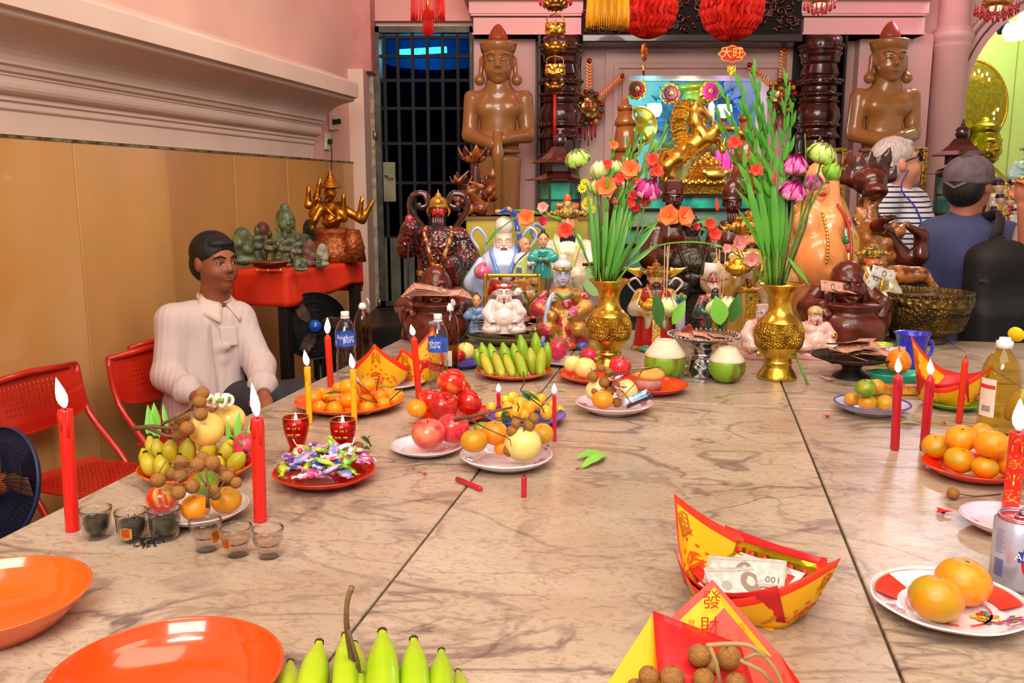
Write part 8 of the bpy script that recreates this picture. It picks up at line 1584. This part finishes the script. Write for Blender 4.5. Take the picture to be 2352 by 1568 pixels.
arms = [((-.1,0,.6),(-.2,-.02,.5),(-.15,-.06,.66)),((-.11,.03,.6),(-.25,.02,.6),(-.24,0,.74)),((-.1,.05,.6),(-.16,.05,.68),(-.13,.04,.82)),((.1,0,.6),(.14,-.06,.46),(.15,-.08,.68)),((.11,.02,.58),(.3,0,.46),(.33,-.02,.64)),((.11,.03,.56),(.33,.02,.44),(.42,.02,.6)),((-.1,-.02,.58),(-.17,-.08,.44),(-.19,-.09,.36)),((.08,-.04,.56),(.1,-.12,.46),(.02,-.14,.43))]
for k,A_ in enumerate(arms): S.chain(A_,[.045,.038,.025]); d = (A_[2][0]-A_[1][0],0,max(.1,A_[2][2]-A_[1][2])) if k < 6 else (.3,-1,0); hand(S,A_[2],d,(0,-1,.1) if k < 6 else (0,0,1),.052)
S.build('body',[BG],t); S = SD(.006,.01); headsd(S,.735,-.01,.17,lobes=True); S.build('head',[BG],t); G().lathe([(.1,.78),(.115,.785),(.1,.805),(.085,.82),(.08,.84),(.064,.85),(.06,.868),(.046,.88),(.04,.9),(.03,.915),(.012,.96),(0,1)],n=28).build('ringed_hat',BG,t); G().tube([(-.1,-.05,.64),(0,-.11,.54),(.08,-.1,.46)],.012,6).build('sash',GOLD,t)
# wall sockets and cord
for u,v,w_,lab in ((758,280,.045,'white wall switch with black plugs high on the wall corner'),(768,279,.04,'second white socket beside the switch'),(748,325,.05,'white wall socket with a black plug below the cornice')):
  d = ray(u,v); tt = (-2.6)/(d[0]-WS*d[1]); p_ = Vector((d[0]*tt,d[1]*tt,CZ+d[2]*tt))+wn*.012; t = thing('wall_socket',lab,'socket',tuple(p_)); bevel(G().box((0,0,0),(.02,.075,.11),RW).build('plate',M('#d8ccc0',.5),t,False),.004); bevel(G().box(tuple(wn*.02),(.03,.022,.035),RW).build('plug',M('#181818',.5),t,False),.004)
o = G().tube([P(752,325,6.15),P(760,332,6.1),P(762,370,6.05),P(758,400,6.0),P(745,470,6.0)],.004,6).build('power_cord',M('#201c18',.6)); tag(o,'thin dark power cord hanging from the lower socket','cord')
# ================================================================== PEOPLE
def person(lab,parts): pass
SKN = M('#9c5c3c',.5,0,'#8c4c30',5,sub=.1); HBK = M('#0c0a0a',.6,0,'#1c1814',60,st=(1,1,.2),bump=.4,bs=120)
def body(t,o,J,hs,yaw,pitch,skin,res=.0085,legs=True,hd=True):
  """J: joint positions in world; one continuous skin surface"""
  q = {k: tuple(Vector(v)-o) for k,v in J.items()}; S = SD(res,.03); nk = q['neck']
  S.cap(nk,q['chest'],.055,.12,k=.05); S.cap(q['chest'],q['hip'],.13,.13,k=.06)
  for e in 'LR':
    S.chain([q['sh'+e],q['el'+e]],[.05,.04]); S.chain([q['el'+e],q['wr'+e]],[.038,.026]); d = np.array(q['wr'+e])-np.array(q['el'+e]); hand(S,np.array(q['wr'+e])+d*.02,d+np.array((0,0,-.02)),(0,-.2,1),.085)
    if 'kn'+e in q: S.chain([q['hip'],q['kn'+e],q['an'+e]],[.09,.06,.045]); S.cap(q['an'+e],tuple(np.array(q['an'+e])+np.array(q.get('toe',(.12,0,-.03)))),.04,.035)
  R3 = rotm(0,0,yaw)@rotm(pitch,0,0); hc = np.array(q['head']); headsd(S,0,0,hs,ears=True,base=(R3,hc,1.0),neck=.2); S.frame(); S.cap(nk,tuple(hc*.7+np.array(nk)*.3),.055,.05,k=.03)
  S.build('body',[skin],t); return q,R3,hc
def headparts(t,hc,R3,hs,hair,iris='#201008',brow='#100c0c',lips='#8c4438',cut=.0,face=True,hshape=1.0):
  S = SD(.006,.015); S.frame(tuple(hc),R3,hs); S.ell((0,.08,.2),(.40*hshape,.44,.40)); S.ell((0,.2,-.02),(.37,.33,.36)); S.ell((0,-.2,.36),(.27,.17,.1)); S.ell((0,-.42,.0),(.32,.26,.26),op=1); S.ell((-.38,-.0,-.04),(.06,.1,.16),op=1); S.ell((.38,0,-.04),(.06,.1,.16),op=1); S.build('hair',[hair],t)
  T = Matrix.Translation(tuple(hc))@Matrix(R3.tolist()).to_4x4()@Matrix.Scale(hs,4)
  def g(): z = G(); z.T = T; return z
  if face:
    for e in (-1,1):
      o_ = g().ell((e*.147,-.348,.012),(.062,.03,.024),n=12,m=7).build('eye',M('#d8ccc4',.3),t); g().ell((e*.15,-.374,.012),(.024,.01,.022),n=8,m=5).build('iris',M(iris,.2),o_); g().tube([(e*.05,-.4,.1),(e*.15,-.385,.14),(e*.25,-.31,.1)],[.014,.024,.008],6).build('eyebrow',M(brow,.7),t)
      g().tube([(e*.08,-.365,.02),(e*.147,-.385,.042),(e*.215,-.35,.02)],.012,5).build('eyelid',M('#6c3824' if iris == '#201008' else '#c08870',.5),t)
    for z in (-.245,-.29): g().tube([(-.1,-.365,z),(0,-.398,z+.004),(.1,-.365,z)],[.008,.022,.008],6).build('lip',M(lips,.5),t)
# --- seated man
o = P(450,930,3.8); o.z = .45; t = thing('person','dark-haired man in a pale striped long-sleeved shirt sitting on a chair by the tan wall','person',tuple(o))
D0 = 3.8; J = dict(neck=P(492,690,D0),chest=P(474,775,D0),hip=P(468,945,D0+.02),shR=P(398,738,D0-.12),elR=P(385,862,D0-.2),wrR=P(452,912,D0-.34),shL=P(548,732,D0+.06),elL=P(598,840,D0-.02),wrL=P(606,906,D0-.22),knR=P(600,940,D0-.14),anR=P(610,1180,D0-.14),knL=P(700,905,D0-.1),anL=P(700,1100,D0-.1),head=P(495,604,D0-.02))
J['knR'].z = .6; J['knL'].z = .6; J['anR'].z = .09; J['anL'].z = .09
q,R3,hc = body(t,o,J,.235,.92,-.02,SKN,.007); headparts(t,hc,R3,.235,HBK)
S = SD(.008,.03); N_ = lambda k: np.array(q[k])
S.cap(tuple((N_('shR')+N_('neck'))/2+(0,0,-.03)),tuple((N_('shL')+N_('neck'))/2+(0,0,-.03)),.06,.06,k=.05); S.cap(q['chest'],q['hip'],.135,.17,k=.07); S.cap(tuple(N_('shR')),tuple(N_('shL')),.068,.062,k=.05); S.cap(tuple(N_('chest')+(-.06,-.02,0)),tuple(N_('hip')+(.06,-.06,.03)),.1,.14,k=.07)
for e in 'RL': S.chain([q['sh'+e],q['el'+e]],[.068,.062],k=.03); S.chain([q['el'+e],tuple(N_('el'+e)*.25+N_('wr'+e)*.75)],[.068,.052],k=.02); m_ = N_('el'+e)*.32+N_('wr'+e)*.68; d_ = N_('wr'+e)-N_('el'+e); d_ /= np.linalg.norm(d_); S.tor(tuple(m_),.048,.013,alignz(d_))
for i in range(7): a = i/6; S.cap(tuple(N_('chest')*(1-a)+N_('hip')*a+(.12-.1*a,-.1+.02*a,-.02)),tuple(N_('chest')*(1-a)+N_('hip')*a+(-.1+.06*a,-.13,-.07)),.014,.008,k=.03)
S.build('shirt',[M('#dccac4',.75,0,'#cdb8b8',62,.35,.6,kind='stripe',st=(1,.6,0),bump=.15,bs=12)],t)
nk = N_('neck'); CM = M('#dcc8bc',.7)
f_ = np.array((.78,-.62,0)); s_2 = np.array((.62,.78,0)); zz = np.array((0,0,1.)); S = SD(.005,.01); S.tor(tuple(nk+zz*.015),.062,.013,rotm(.18,.2,0)); S.build('collar_stand',[CM],t)
for e in (-1,1): sheet(t,[tuple(nk+v_) for v_ in (e*s_2*.066+f_*.0+zz*.035,f_*.075-zz*.012+e*s_2*.012,f_*.12+e*s_2*.05-zz*.085,e*s_2*.115+f_*.045-zz*.035)],CM,'collar',.005,6,-.012)
G().tube([tuple(nk+np.array(p_)) for p_ in ((.02,-.13,-.08),(.03,-.16,-.2),(.05,-.18,-.34),(.06,-.2,-.46))],.004,5).build('button_placket',M('#c8b4ac',.7),t); bevel(G().box(tuple(N_('chest')+(.125,-.085,.02)),(.075,.02,.085),rotm(-.1,0,.75)).build('shirt_pocket',M('#dccac4',.75),t,False),.006)
S = SD(.012,.03)
for e in 'RL': S.chain([q['hip'],q['kn'+e],tuple(N_('an'+e)+(0,0,.03))],[.13,.09,.075])
S.build('trousers',[M('#343038',.8)],t); S = SD(.01,.02)
for e in 'RL': S.cap(tuple(N_('an'+e)+(-.02,0,-.04)),tuple(N_('an'+e)+(.16,-.05,-.05)),.05,.04)
S.build('shoes',[M('#181414',.5)],t)
# --- standing visitors
def stander(lab,D,hu,hv,hs,yaw,pitch,skin,shirt,J,trous,hair,lips='#b06858',short=True,face=True):
  fx = P(hu,hv,D); o = Vector((fx.x,D,0)); t = thing('person',lab,'person',tuple(o)); w_ = {k: P(*v) for k,v in J.items()}; w_['head'] = fx
  hp = w_['hip']; w_['knL'] = Vector((hp.x-.1,hp.y,.5)); w_['anL'] = Vector((hp.x-.1,hp.y+.02,.08)); w_['knR'] = Vector((hp.x+.1,hp.y,.5)); w_['anR'] = Vector((hp.x+.1,hp.y,.08))
  q,R3,hc = body(t,o,w_,hs,yaw,pitch,skin,.009); headparts(t,hc,R3,hs,hair,'#303840','#8c8480',lips,face=face); N_ = lambda k: np.array(q[k])
  S = SD(.011,.04); S.cap(tuple(N_('shL')),tuple(N_('shR')),.075,.075,k=.05); S.cap(tuple(N_('neck')+(0,0,-.03)),q['chest'],.07,.13,k=.06); S.cap(q['chest'],tuple(N_('hip')+(0,0,.0)),.175,.17,k=.08); S.ell(tuple(N_('hip')),(.2,.15,.1),k=.05)
  for e in 'LR': S.chain([q['sh'+e],tuple(N_('sh'+e)*.3+N_('el'+e)*.7)],[.085,.078])
  S.build('shirt',[shirt],t); S = SD(.013,.04)
  for e in 'LR': S.chain([tuple(N_('hip')+(0,0,-.06)),q['kn'+e],tuple(N_('an'+e)+(0,0,.02))],[.14,.085,.07])
  S.build('trousers',[trous],t); S = SD(.012,.02)
  for e in 'LR': S.cap(tuple(N_('an'+e)+(0,.03,-.04)),tuple(N_('an'+e)+(.06,-.14,-.05)),.045,.04)
  S.build('shoes',[M('#241c1c',.5)],t); return t,q,R3,hc
STR = M('#dcd8e4',.7,0,'#181828',1.0,.74,.78,kind='stripe',st=(0,0,13)); NAV = M('#20284c',.8)
t,q,R3,hc = stander('white-haired man in a navy-striped white T-shirt and glasses looking up to the right',4.3,2062,378,.235,1.45,-.28,M('#d08c70',.5,sub=.1),STR,dict(neck=(2052,440,4.33),chest=(2056,530,4.33),hip=(2062,700,4.33),shL=(2090,470,4.5),shR=(2020,462,4.2),elL=(2130,560,4.5),elR=(2006,560,4.1),wrL=(2150,640,4.4),wrR=(2030,640,4.0)),NAV,M('#c4b4b0',.7,0,'#a89890',90,bump=.5,bs=90,st=(1,1,.3)))
T = Matrix.Translation(tuple(hc))@Matrix(R3.tolist()).to_4x4()@Matrix.Scale(.235,4)
def gT(): z = G(); z.T = T; return z
for e in (-1,1): gT().torus((e*.15,-.42,.03),.09,.014,rotm(1.57),16).build('glasses_rim',BLK,t); gT().tube([(e*.24,-.4,.05),(e*.36,-.2,.06),(e*.38,.05,.04)],.016,5).build('glasses_arm',BLK,t); gT().ell((e*.15,-.42,.03),(.085,.01,.08),n=12,m=6).build('dark_lens',M('#201820',.1,coat=1),t)
gT().ell((.4,-.03,-.06),(.03,.04,.04),n=8,m=5).build('blue_earphone',M('#2030c0',.3),t); G().tube([tuple(hc+np.array(p_)) for p_ in ((.0,-.12,-.03),(-.03,-.13,-.12),(.06,-.15,-.25),(.13,-.16,-.6))],.004,5).build('blue_lanyard',M('#2838b0',.5),t)
BLS = M('#42466c',.8,0,'#363a62',5,bump=.1,bs=20)
t,q,R3,hc = stander('man in a grey cap and slate-blue shirt with a black backpack, seen from behind',3.95,2226,428,.235,2.2,-.05,M('#b87058',.5,sub=.1),BLS,dict(neck=(2215,492,3.97),chest=(2225,600,3.97),hip=(2240,790,3.97),shL=(2150,545,4.0),shR=(2305,555,3.9),elL=(2130,680,4.0),elR=(2332,690,3.85),wrL=(2150,760,3.9),wrR=(2336,810,3.8)),M('#4c5c88',.8),HBK,face=True)
T = Matrix.Translation(tuple(hc))@Matrix(R3.tolist()).to_4x4()@Matrix.Scale(.235,4); CAPM = M('#6c5c64',.8,0,'#5c5058',6); S = SD(.04,.06); S.ell((0,.05,.24),(.43,.48,.36)); S.tor((0,.05,.1),.4,.05); S.ell((0,.05,-.3),(.6,.6,.36),op=1); V_ = S.build('cap_crown',[CAPM],t); V_.matrix_local = T
o = gT().grid(lambda a,b: (.34*sin((a-.5)*2.4)*(1+.1*b),-.36*cos((a-.5)*2.2)-.42*b*cos((a-.5)*1.6),.15-.02*b-.05*(2*a-1)**2),12,6).build('cap_peak',CAPM,t); o.modifiers.new('s','SOLIDIFY').thickness = .006
gT().tube([(-.2,.5,.1),(0,.54,.0),(.2,.5,.1)],.03,6).build('cap_strap',CAPM,t)
b = P(2285,700,3.68); BP = M('#141012',.7,0,'#1c1818',8,bump=.3,bs=30); tb_ = thing('backpack','black backpack hanging on the right shoulder of the capped man','backpack',tuple(b)); k = mpp(b)
S = SD(.012,.05); S.box((0,0,0),(140*k,.16,270*k),rd=.06); S.box((0,-.07,-60*k),(120*k,.08,120*k),rd=.035); S.ell((0,0,100*k),(55*k,.08,50*k)); S.build('bag',[BP],tb_); G().tube([(-5*k,.06,125*k),(0,.03,170*k),(20*k,.1,205*k),(25*k,.25,190*k)],[.03,.03,.028,.025],8,sy=.4).build('shoulder_strap',M('#2c2428',.8),tb_); G().torus((0,0,140*k),.025,.008,rotm(1.57)).build('grab_loop',BP,tb_); G().box((0,-.075,60*k),(125*k,.01,.012)).build('zip',M('#383438',.5),tb_,False)
t,q,R3,hc = stander('person in pale pink top mostly cut off by the right frame edge',3.75,2452,430,.23,2.5,0,M('#e09070',.5,sub=.1),M('#c09ca0',.8),dict(neck=(2440,495,3.75),chest=(2440,600,3.75),hip=(2430,800,3.75),shL=(2385,540,3.75),shR=(2500,540,3.75),elL=(2362,590,3.7),elR=(2540,680,3.75),wrL=(2352,470,3.6),wrR=(2540,780,3.7)),M('#141014',.8),HBK,face=False)
# ================================================================== HANGING DECORATIONS
def tassel(lab,u,v0,v1,D,w,m,n=60,core=True,seed=1):
  q = P(u,v0,D); k = mpp(q); t = thing('tassel',lab,'tassel',tuple(q)); g = G(); rnd = random.Random(seed); H = (v1-v0)*k
  for i in range(n):
    a = 2*pi*i/n; x = w/2*k*cos(a); y = w/4*k*sin(a); g.tube([(x*.97,y,0),(x*1.0+.002*sin(i),y,-H*(.6)),(x+.003*sin(i*3),y,-H*(.93+.07*rnd.random()))],.0022,4)
  tag(g.build('fringe',m,t),kind='stuff'); G().lathe([(w/2*k,0),(w/2*k*1.02,.01),(w/2*k,.02),(0,.03)],n=24,sy=.55).build('cap',m,t); G().tube([(0,0,.02),(0,0,3.75-q.z)],.003,5).build('cord',m,t)
  return t,k
t,k = tassel('red thread tassel hanging above the glazed door',982,-14,48,4.6,76,M('#d41410',.5)); g = G()
for i in range(26): a = 2*pi*i/26; g.tube([(11*k*cos(a),6*k*sin(a),-36*k),(12*k*cos(a),7*k*sin(a),-90*k)],.002,4)
tag(g.build('inner_fringe',M('#d81814',.5),t),kind='stuff'); G().lathe([(0,-36*k),(5*k,-34*k),(4*k,-20*k),(2*k,0)],n=10).build('gold_bead',GOLDS,t)
tassel('thick golden-yellow thread tassel before the left red paper ball',1397,-12,62,4.9,98,M('#f0a010',.5),110,seed=3)
for u,r,lab in ((1490,66,'left red honeycomb paper ball under the carved lintel'),(1682,72,'right red honeycomb paper ball under the carved lintel')):
  q = P(u,17,5.6); k = mpp(q); R0 = r*k; t = thing('paper_ball',lab,'paper lantern',tuple(q),0,'red honeycomb paper balls'); m = M('#c41408',.7,0,'#e02810',14,bump=.6,bs=30)
  g = G()
  for i in range(28):   # pleated leaves joined at the axis with scalloped edge
    a = 2*pi*i/28; vs = [(0,0,R0),(0,0,-R0)]; n_ = 26
    pts = [(R0*(1+.035*abs(sin(j*pi/2.2)))*sin(pi*j/n_),R0*1.05*cos(pi*j/n_)) for j in range(n_+1)]
    w2 = .06; vs = []
    for j,(x,z) in enumerate(pts): s_ = a+w2*(1 if j % 4 < 2 else -1); vs += [(0,0,z),(x*.6*cos(a),x*.6*sin(a),z),(x*cos(s_),x*sin(s_),z)]
    g.add(vs,[f for j in range(n_) for f in ((3*j,3*j+1,3*j+4,3*j+3),(3*j+1,3*j+2,3*j+5,3*j+4))])
  tag(g.build('pleated_paper',m,t,False),kind='stuff'); g = G()
  g.lathe([(R0*.9*sin(pi*j/16),-R0*.98*cos(pi*j/16)) for j in range(17)],n=44,fl=22,fa=.07); g.build('inner_body',m,t,False); G().tube([(0,0,R0),(0,0,3.75-q.z)],.002,4).build('string',M('#801010',.6),t)
def pend(u,v,D,w,lab,turn):
  q = P(u,v,D); k = mpp(q); t = thing('lucky_pendant',lab,'pendant',tuple(q),turn,'red and gold word pendants')
  def oval(s_): return [(s_*w*k*(1+.08*cos(8*a))*cos(a),s_*w*.62*k*(1+.08*cos(8*a))*sin(a)) for a in np.linspace(0,2*pi,40,endpoint=False)]
  G().prism(oval(1),.012).build('gold_border',M('#f09030',.35,.2),t,False); G().prism(oval(.86),.016).build('red_plate',M('#cc1410',.35),t,False); vf = txt('大旺',w*.86*k); G().add([(x,-.0095,y) for x,y in vf[0]],vf[1]).build('lettering',M('#f8d850',.4),t)
  G().tube([(0,0,w*.6*k),(0,0,w*.6*k+40*k)],.0015,4).build('string',M('#a01010',.6),t); G().prism([(-10*k,-w*.62*k-8*k),(10*k,-w*.62*k-8*k),(9*k,-w*.62*k-22*k),(0,-w*.62*k-32*k),(-9*k,-w*.62*k-22*k)],.01).build('gold_charm',GOLD,t,False); G().tube([(0,0,-w*.62*k-30*k),(0,0,-w*.62*k-90*k)],.0012,4).build('red_thread',M('#c01010',.6),t)
pend(1681,124,5.5,30,'oval red pendant with gold characters facing front, right of two',0); pend(1480,121,5.5,30,'oval red pendant turned edge-on, left of two',1.25)
# chain of gold ingots and baskets
q = P(1276,10,5.2); k = mpp(q); t = thing('ingot_chain','hanging chain of golden ingots and baskets before the left carved column','hanging ornament',tuple(q)); DG = M('#a87c28',.3,.9,'#6c4c18',10)
for v,kind in ((14,'i'),(58,'b'),(106,'i'),(150,'b'),(194,'i')):
  z = -(v-10)*k; s_ = 46*k if v < 190 else 40*k
  if kind == 'i': ingot(t,(0,0,z),s_,DG); gems(t,[(0,-s_*.32,z)],3*k,['#d03818'])
  else:
    G().lathe([(0,z-20*k),(20*k,z-20*k),(24*k,z-14*k),(23*k,z+4*k),(24*k,z+7*k),(0,z+8*k)],n=24,sy=.6).build('gold_basket',GOLDR,t); G().tube([(-19*k,0,z+6*k),(-18*k,0,z+20*k),(0,0,z+26*k),(18*k,0,z+20*k),(19*k,0,z+6*k)],1.6*k,6).build('basket_handle',DG,t)
    for i in range(12): a = i*2.4; G().ell((17*k*cos(a),-9*k*abs(sin(a))-3*k,z-5*k+8*k*sin(i*1.7)),3.5*k,n=7,m=5).build('coin',GOLDS,t)
G().tube([(0,0,20*k),(0,0,-190*k)],.002,5).build('string',GOLD,t); G().tube([(0,0,3.75-q.z),(0,0,0)],.002,5).build('string',GOLD,t)
for dx in (-2,0,2): G().tube([(dx*k,0,-200*k),(dx*k*1.1,0,-310*k)],1.3*k,5).build('red_tassel',M('#c01018',.5),t)
# red bead chandeliers
for u,v,s_,lab in ((1276,-6,1,'red beaded hanging lamp at the top before the left column'),(1883,4,.95,'red beaded hanging lamp at the top right of the lintel'),(2290,10,1.25,'red beaded hanging lamp over the arch')):
  q = P(u,v,5.3); k = mpp(q)*s_; t = thing('bead_chandelier',lab,'lamp',tuple(q)); G().lathe([(20*k,-4*k),(26*k,2*k),(24*k,12*k),(10*k,16*k),(0,17*k)],n=20).build('brass_bowl',M('#d0a848',.3,.8),t); G().tube([(0,0,0),(0,0,3.75-q.z)],.004,5).build('stem',GOLD,t)
  G().ell((0,0,-6*k),(14*k,14*k,6*k)).build('bulb_cover',M('#ffe0b0',.3,em=1.2),t); g = G()
  for j in range(3):
    for i in range(18-4*j):
      a = 2*pi*i/(18-4*j)+j; r_ = (36-10*j)*k; z0 = 4*k-6*k*j; g.tube([(r_*cos(a),r_*sin(a),z0),(r_*cos(a),r_*sin(a),z0-10*k)],.6*k,4); g.ell((r_*cos(a),r_*sin(a),z0-16*k),(2.6*k,2.6*k,6*k),n=6,m=4)
  tag(g.build('glass_drops',M('#c01020',.15,coat=1),t),kind='stuff')
# gourd-shaped wall hangings
for u,v,e,lab in ((1352,248,1,'gold and red gourd-shaped hanging on the left of the niche frame'),(1795,222,-1,'gold and red gourd-shaped hanging on the right of the niche frame')):
  q = P(u,v,6.8); k = mpp(q); t = thing('wall_charm',lab,'hanging ornament',tuple(q)); G().lathe([(0,12*k),(22*k,6*k),(30*k,0),(28*k,-2*k),(0,-2*k)],n=28,rot=rotm(1.57)).build('gilt_disc',M('#d8b878',.3,.7,'#8c6020',24,bump=1,bs=30,kind='vor'),t)
  for i in range(16): a = 2*pi*i/16+.2; G().ell((31*k*cos(a),-3*k,36*k*sin(a)),6.5*k,n=8,m=6).build('bead',M(['#a01018','#c89830','#a81420','#1c5c38'][i % 4],.25,coat=1),t)
  for i in range(9): G().ell((7*k*((i % 3)-1),-14*k,7*k*((i//3)-1)),2.6*k,n=6,m=5).build('red_bead',M('#c01418',.2,coat=1),t)
  for a0,L_ in ((pi/2,100),(.75 if e > 0 else 2.4,90)):
    d = Vector((cos(a0),0,sin(a0)))
    for i in range(9):
      c = d*(38+i*7)*k
      for s2 in (-1,1): leafg(G(),tuple(c),(d*.8+Vector((-d.z,0,d.x))*s2*.9),(0,-1,0),11*k,3*k,4,.1).build('gilt_leaf',M('#d87838',.35,.5),t)
    G().ell(tuple(d*(38+66)*k),6*k,n=8,m=6).build('bead',M('#a81018',.2,coat=1),t)
  for i in range(5): G().tube([((i-2)*8*k,0,-38*k),((i-2)*8*k,0,-(66+6*(i % 2))*k)],2.2*k,5).build('red_tassel',M('#c01414',.5),t)
  G().tube([(0,-2*k,-38*k),(0,-2*k,-86*k)],1.6*k,6).build('metal_rod',M('#c0b090',.3,.8),t)
# white lamp cluster in the chapel
q = P(2300,58,7.6); k = mpp(q); t = thing('ceiling_light','cluster lamp with white glass bowls under the chapel arch','lamp',tuple(q))
for dx,dz in ((-48,-8),(28,-14),(62,14)): G().lathe([(0,-24*k),(18*k,-20*k),(30*k,-2*k),(26*k,14*k),(8*k,20*k),(0,20*k)],(dx*k,-10*k,dz*k),24).build('glass_bowl',M('#f0fff8',.3,em=2.5),t); G().tube([(0,0,8*k),(dx*k*.6,0,-2*k),(dx*k,-10*k,(dz+20)*k)],4*k,7).build('arm',M('#1c3840',.3,.5),t)
G().lathe([(6*k,-20*k),(14*k,0),(8*k,20*k),(3*k,60*k),(3*k,3.8-q.z)],n=14).build('stem',M('#1c3840',.3,.5),t)
q = P(2212,128,8.6); t = thing('wall_frame','small framed picture on the green chapel wall edge','picture',tuple(q)); bevel(G().box((0,0,0),(.16,.03,.32)).build('frame',M('#d8cc90',.5),t,False),.008); G().box((-.01,-.017,.02),(.08,.004,.2)).build('picture',M('#281c18',.5),t,False)
# ------------------------------------------------------------------ prototypes used only as copy sources go
for t in PROTO:
  for c in list(t.children_recursive): bpy.data.objects.remove(c)
  bpy.data.objects.remove(t)
bpy.context.view_layer.update()
same = {}
for o in COL.objects:
  if o.parent is None and o.get('label'): same.setdefault(o['label'],[]).append(o)
for lab,L in same.items():
  if len(L) > 1:
    L.sort(key=lambda o: o.matrix_world.translation.x/max(.1,o.matrix_world.translation.y))
    for i,o in enumerate(L): o['label'] = ('%s, %s' % (lab.replace('of the red candy plate','of plate').replace('in the candy plate near','near'),'rightmost one' if i == len(L)-1 else ORD[i]))
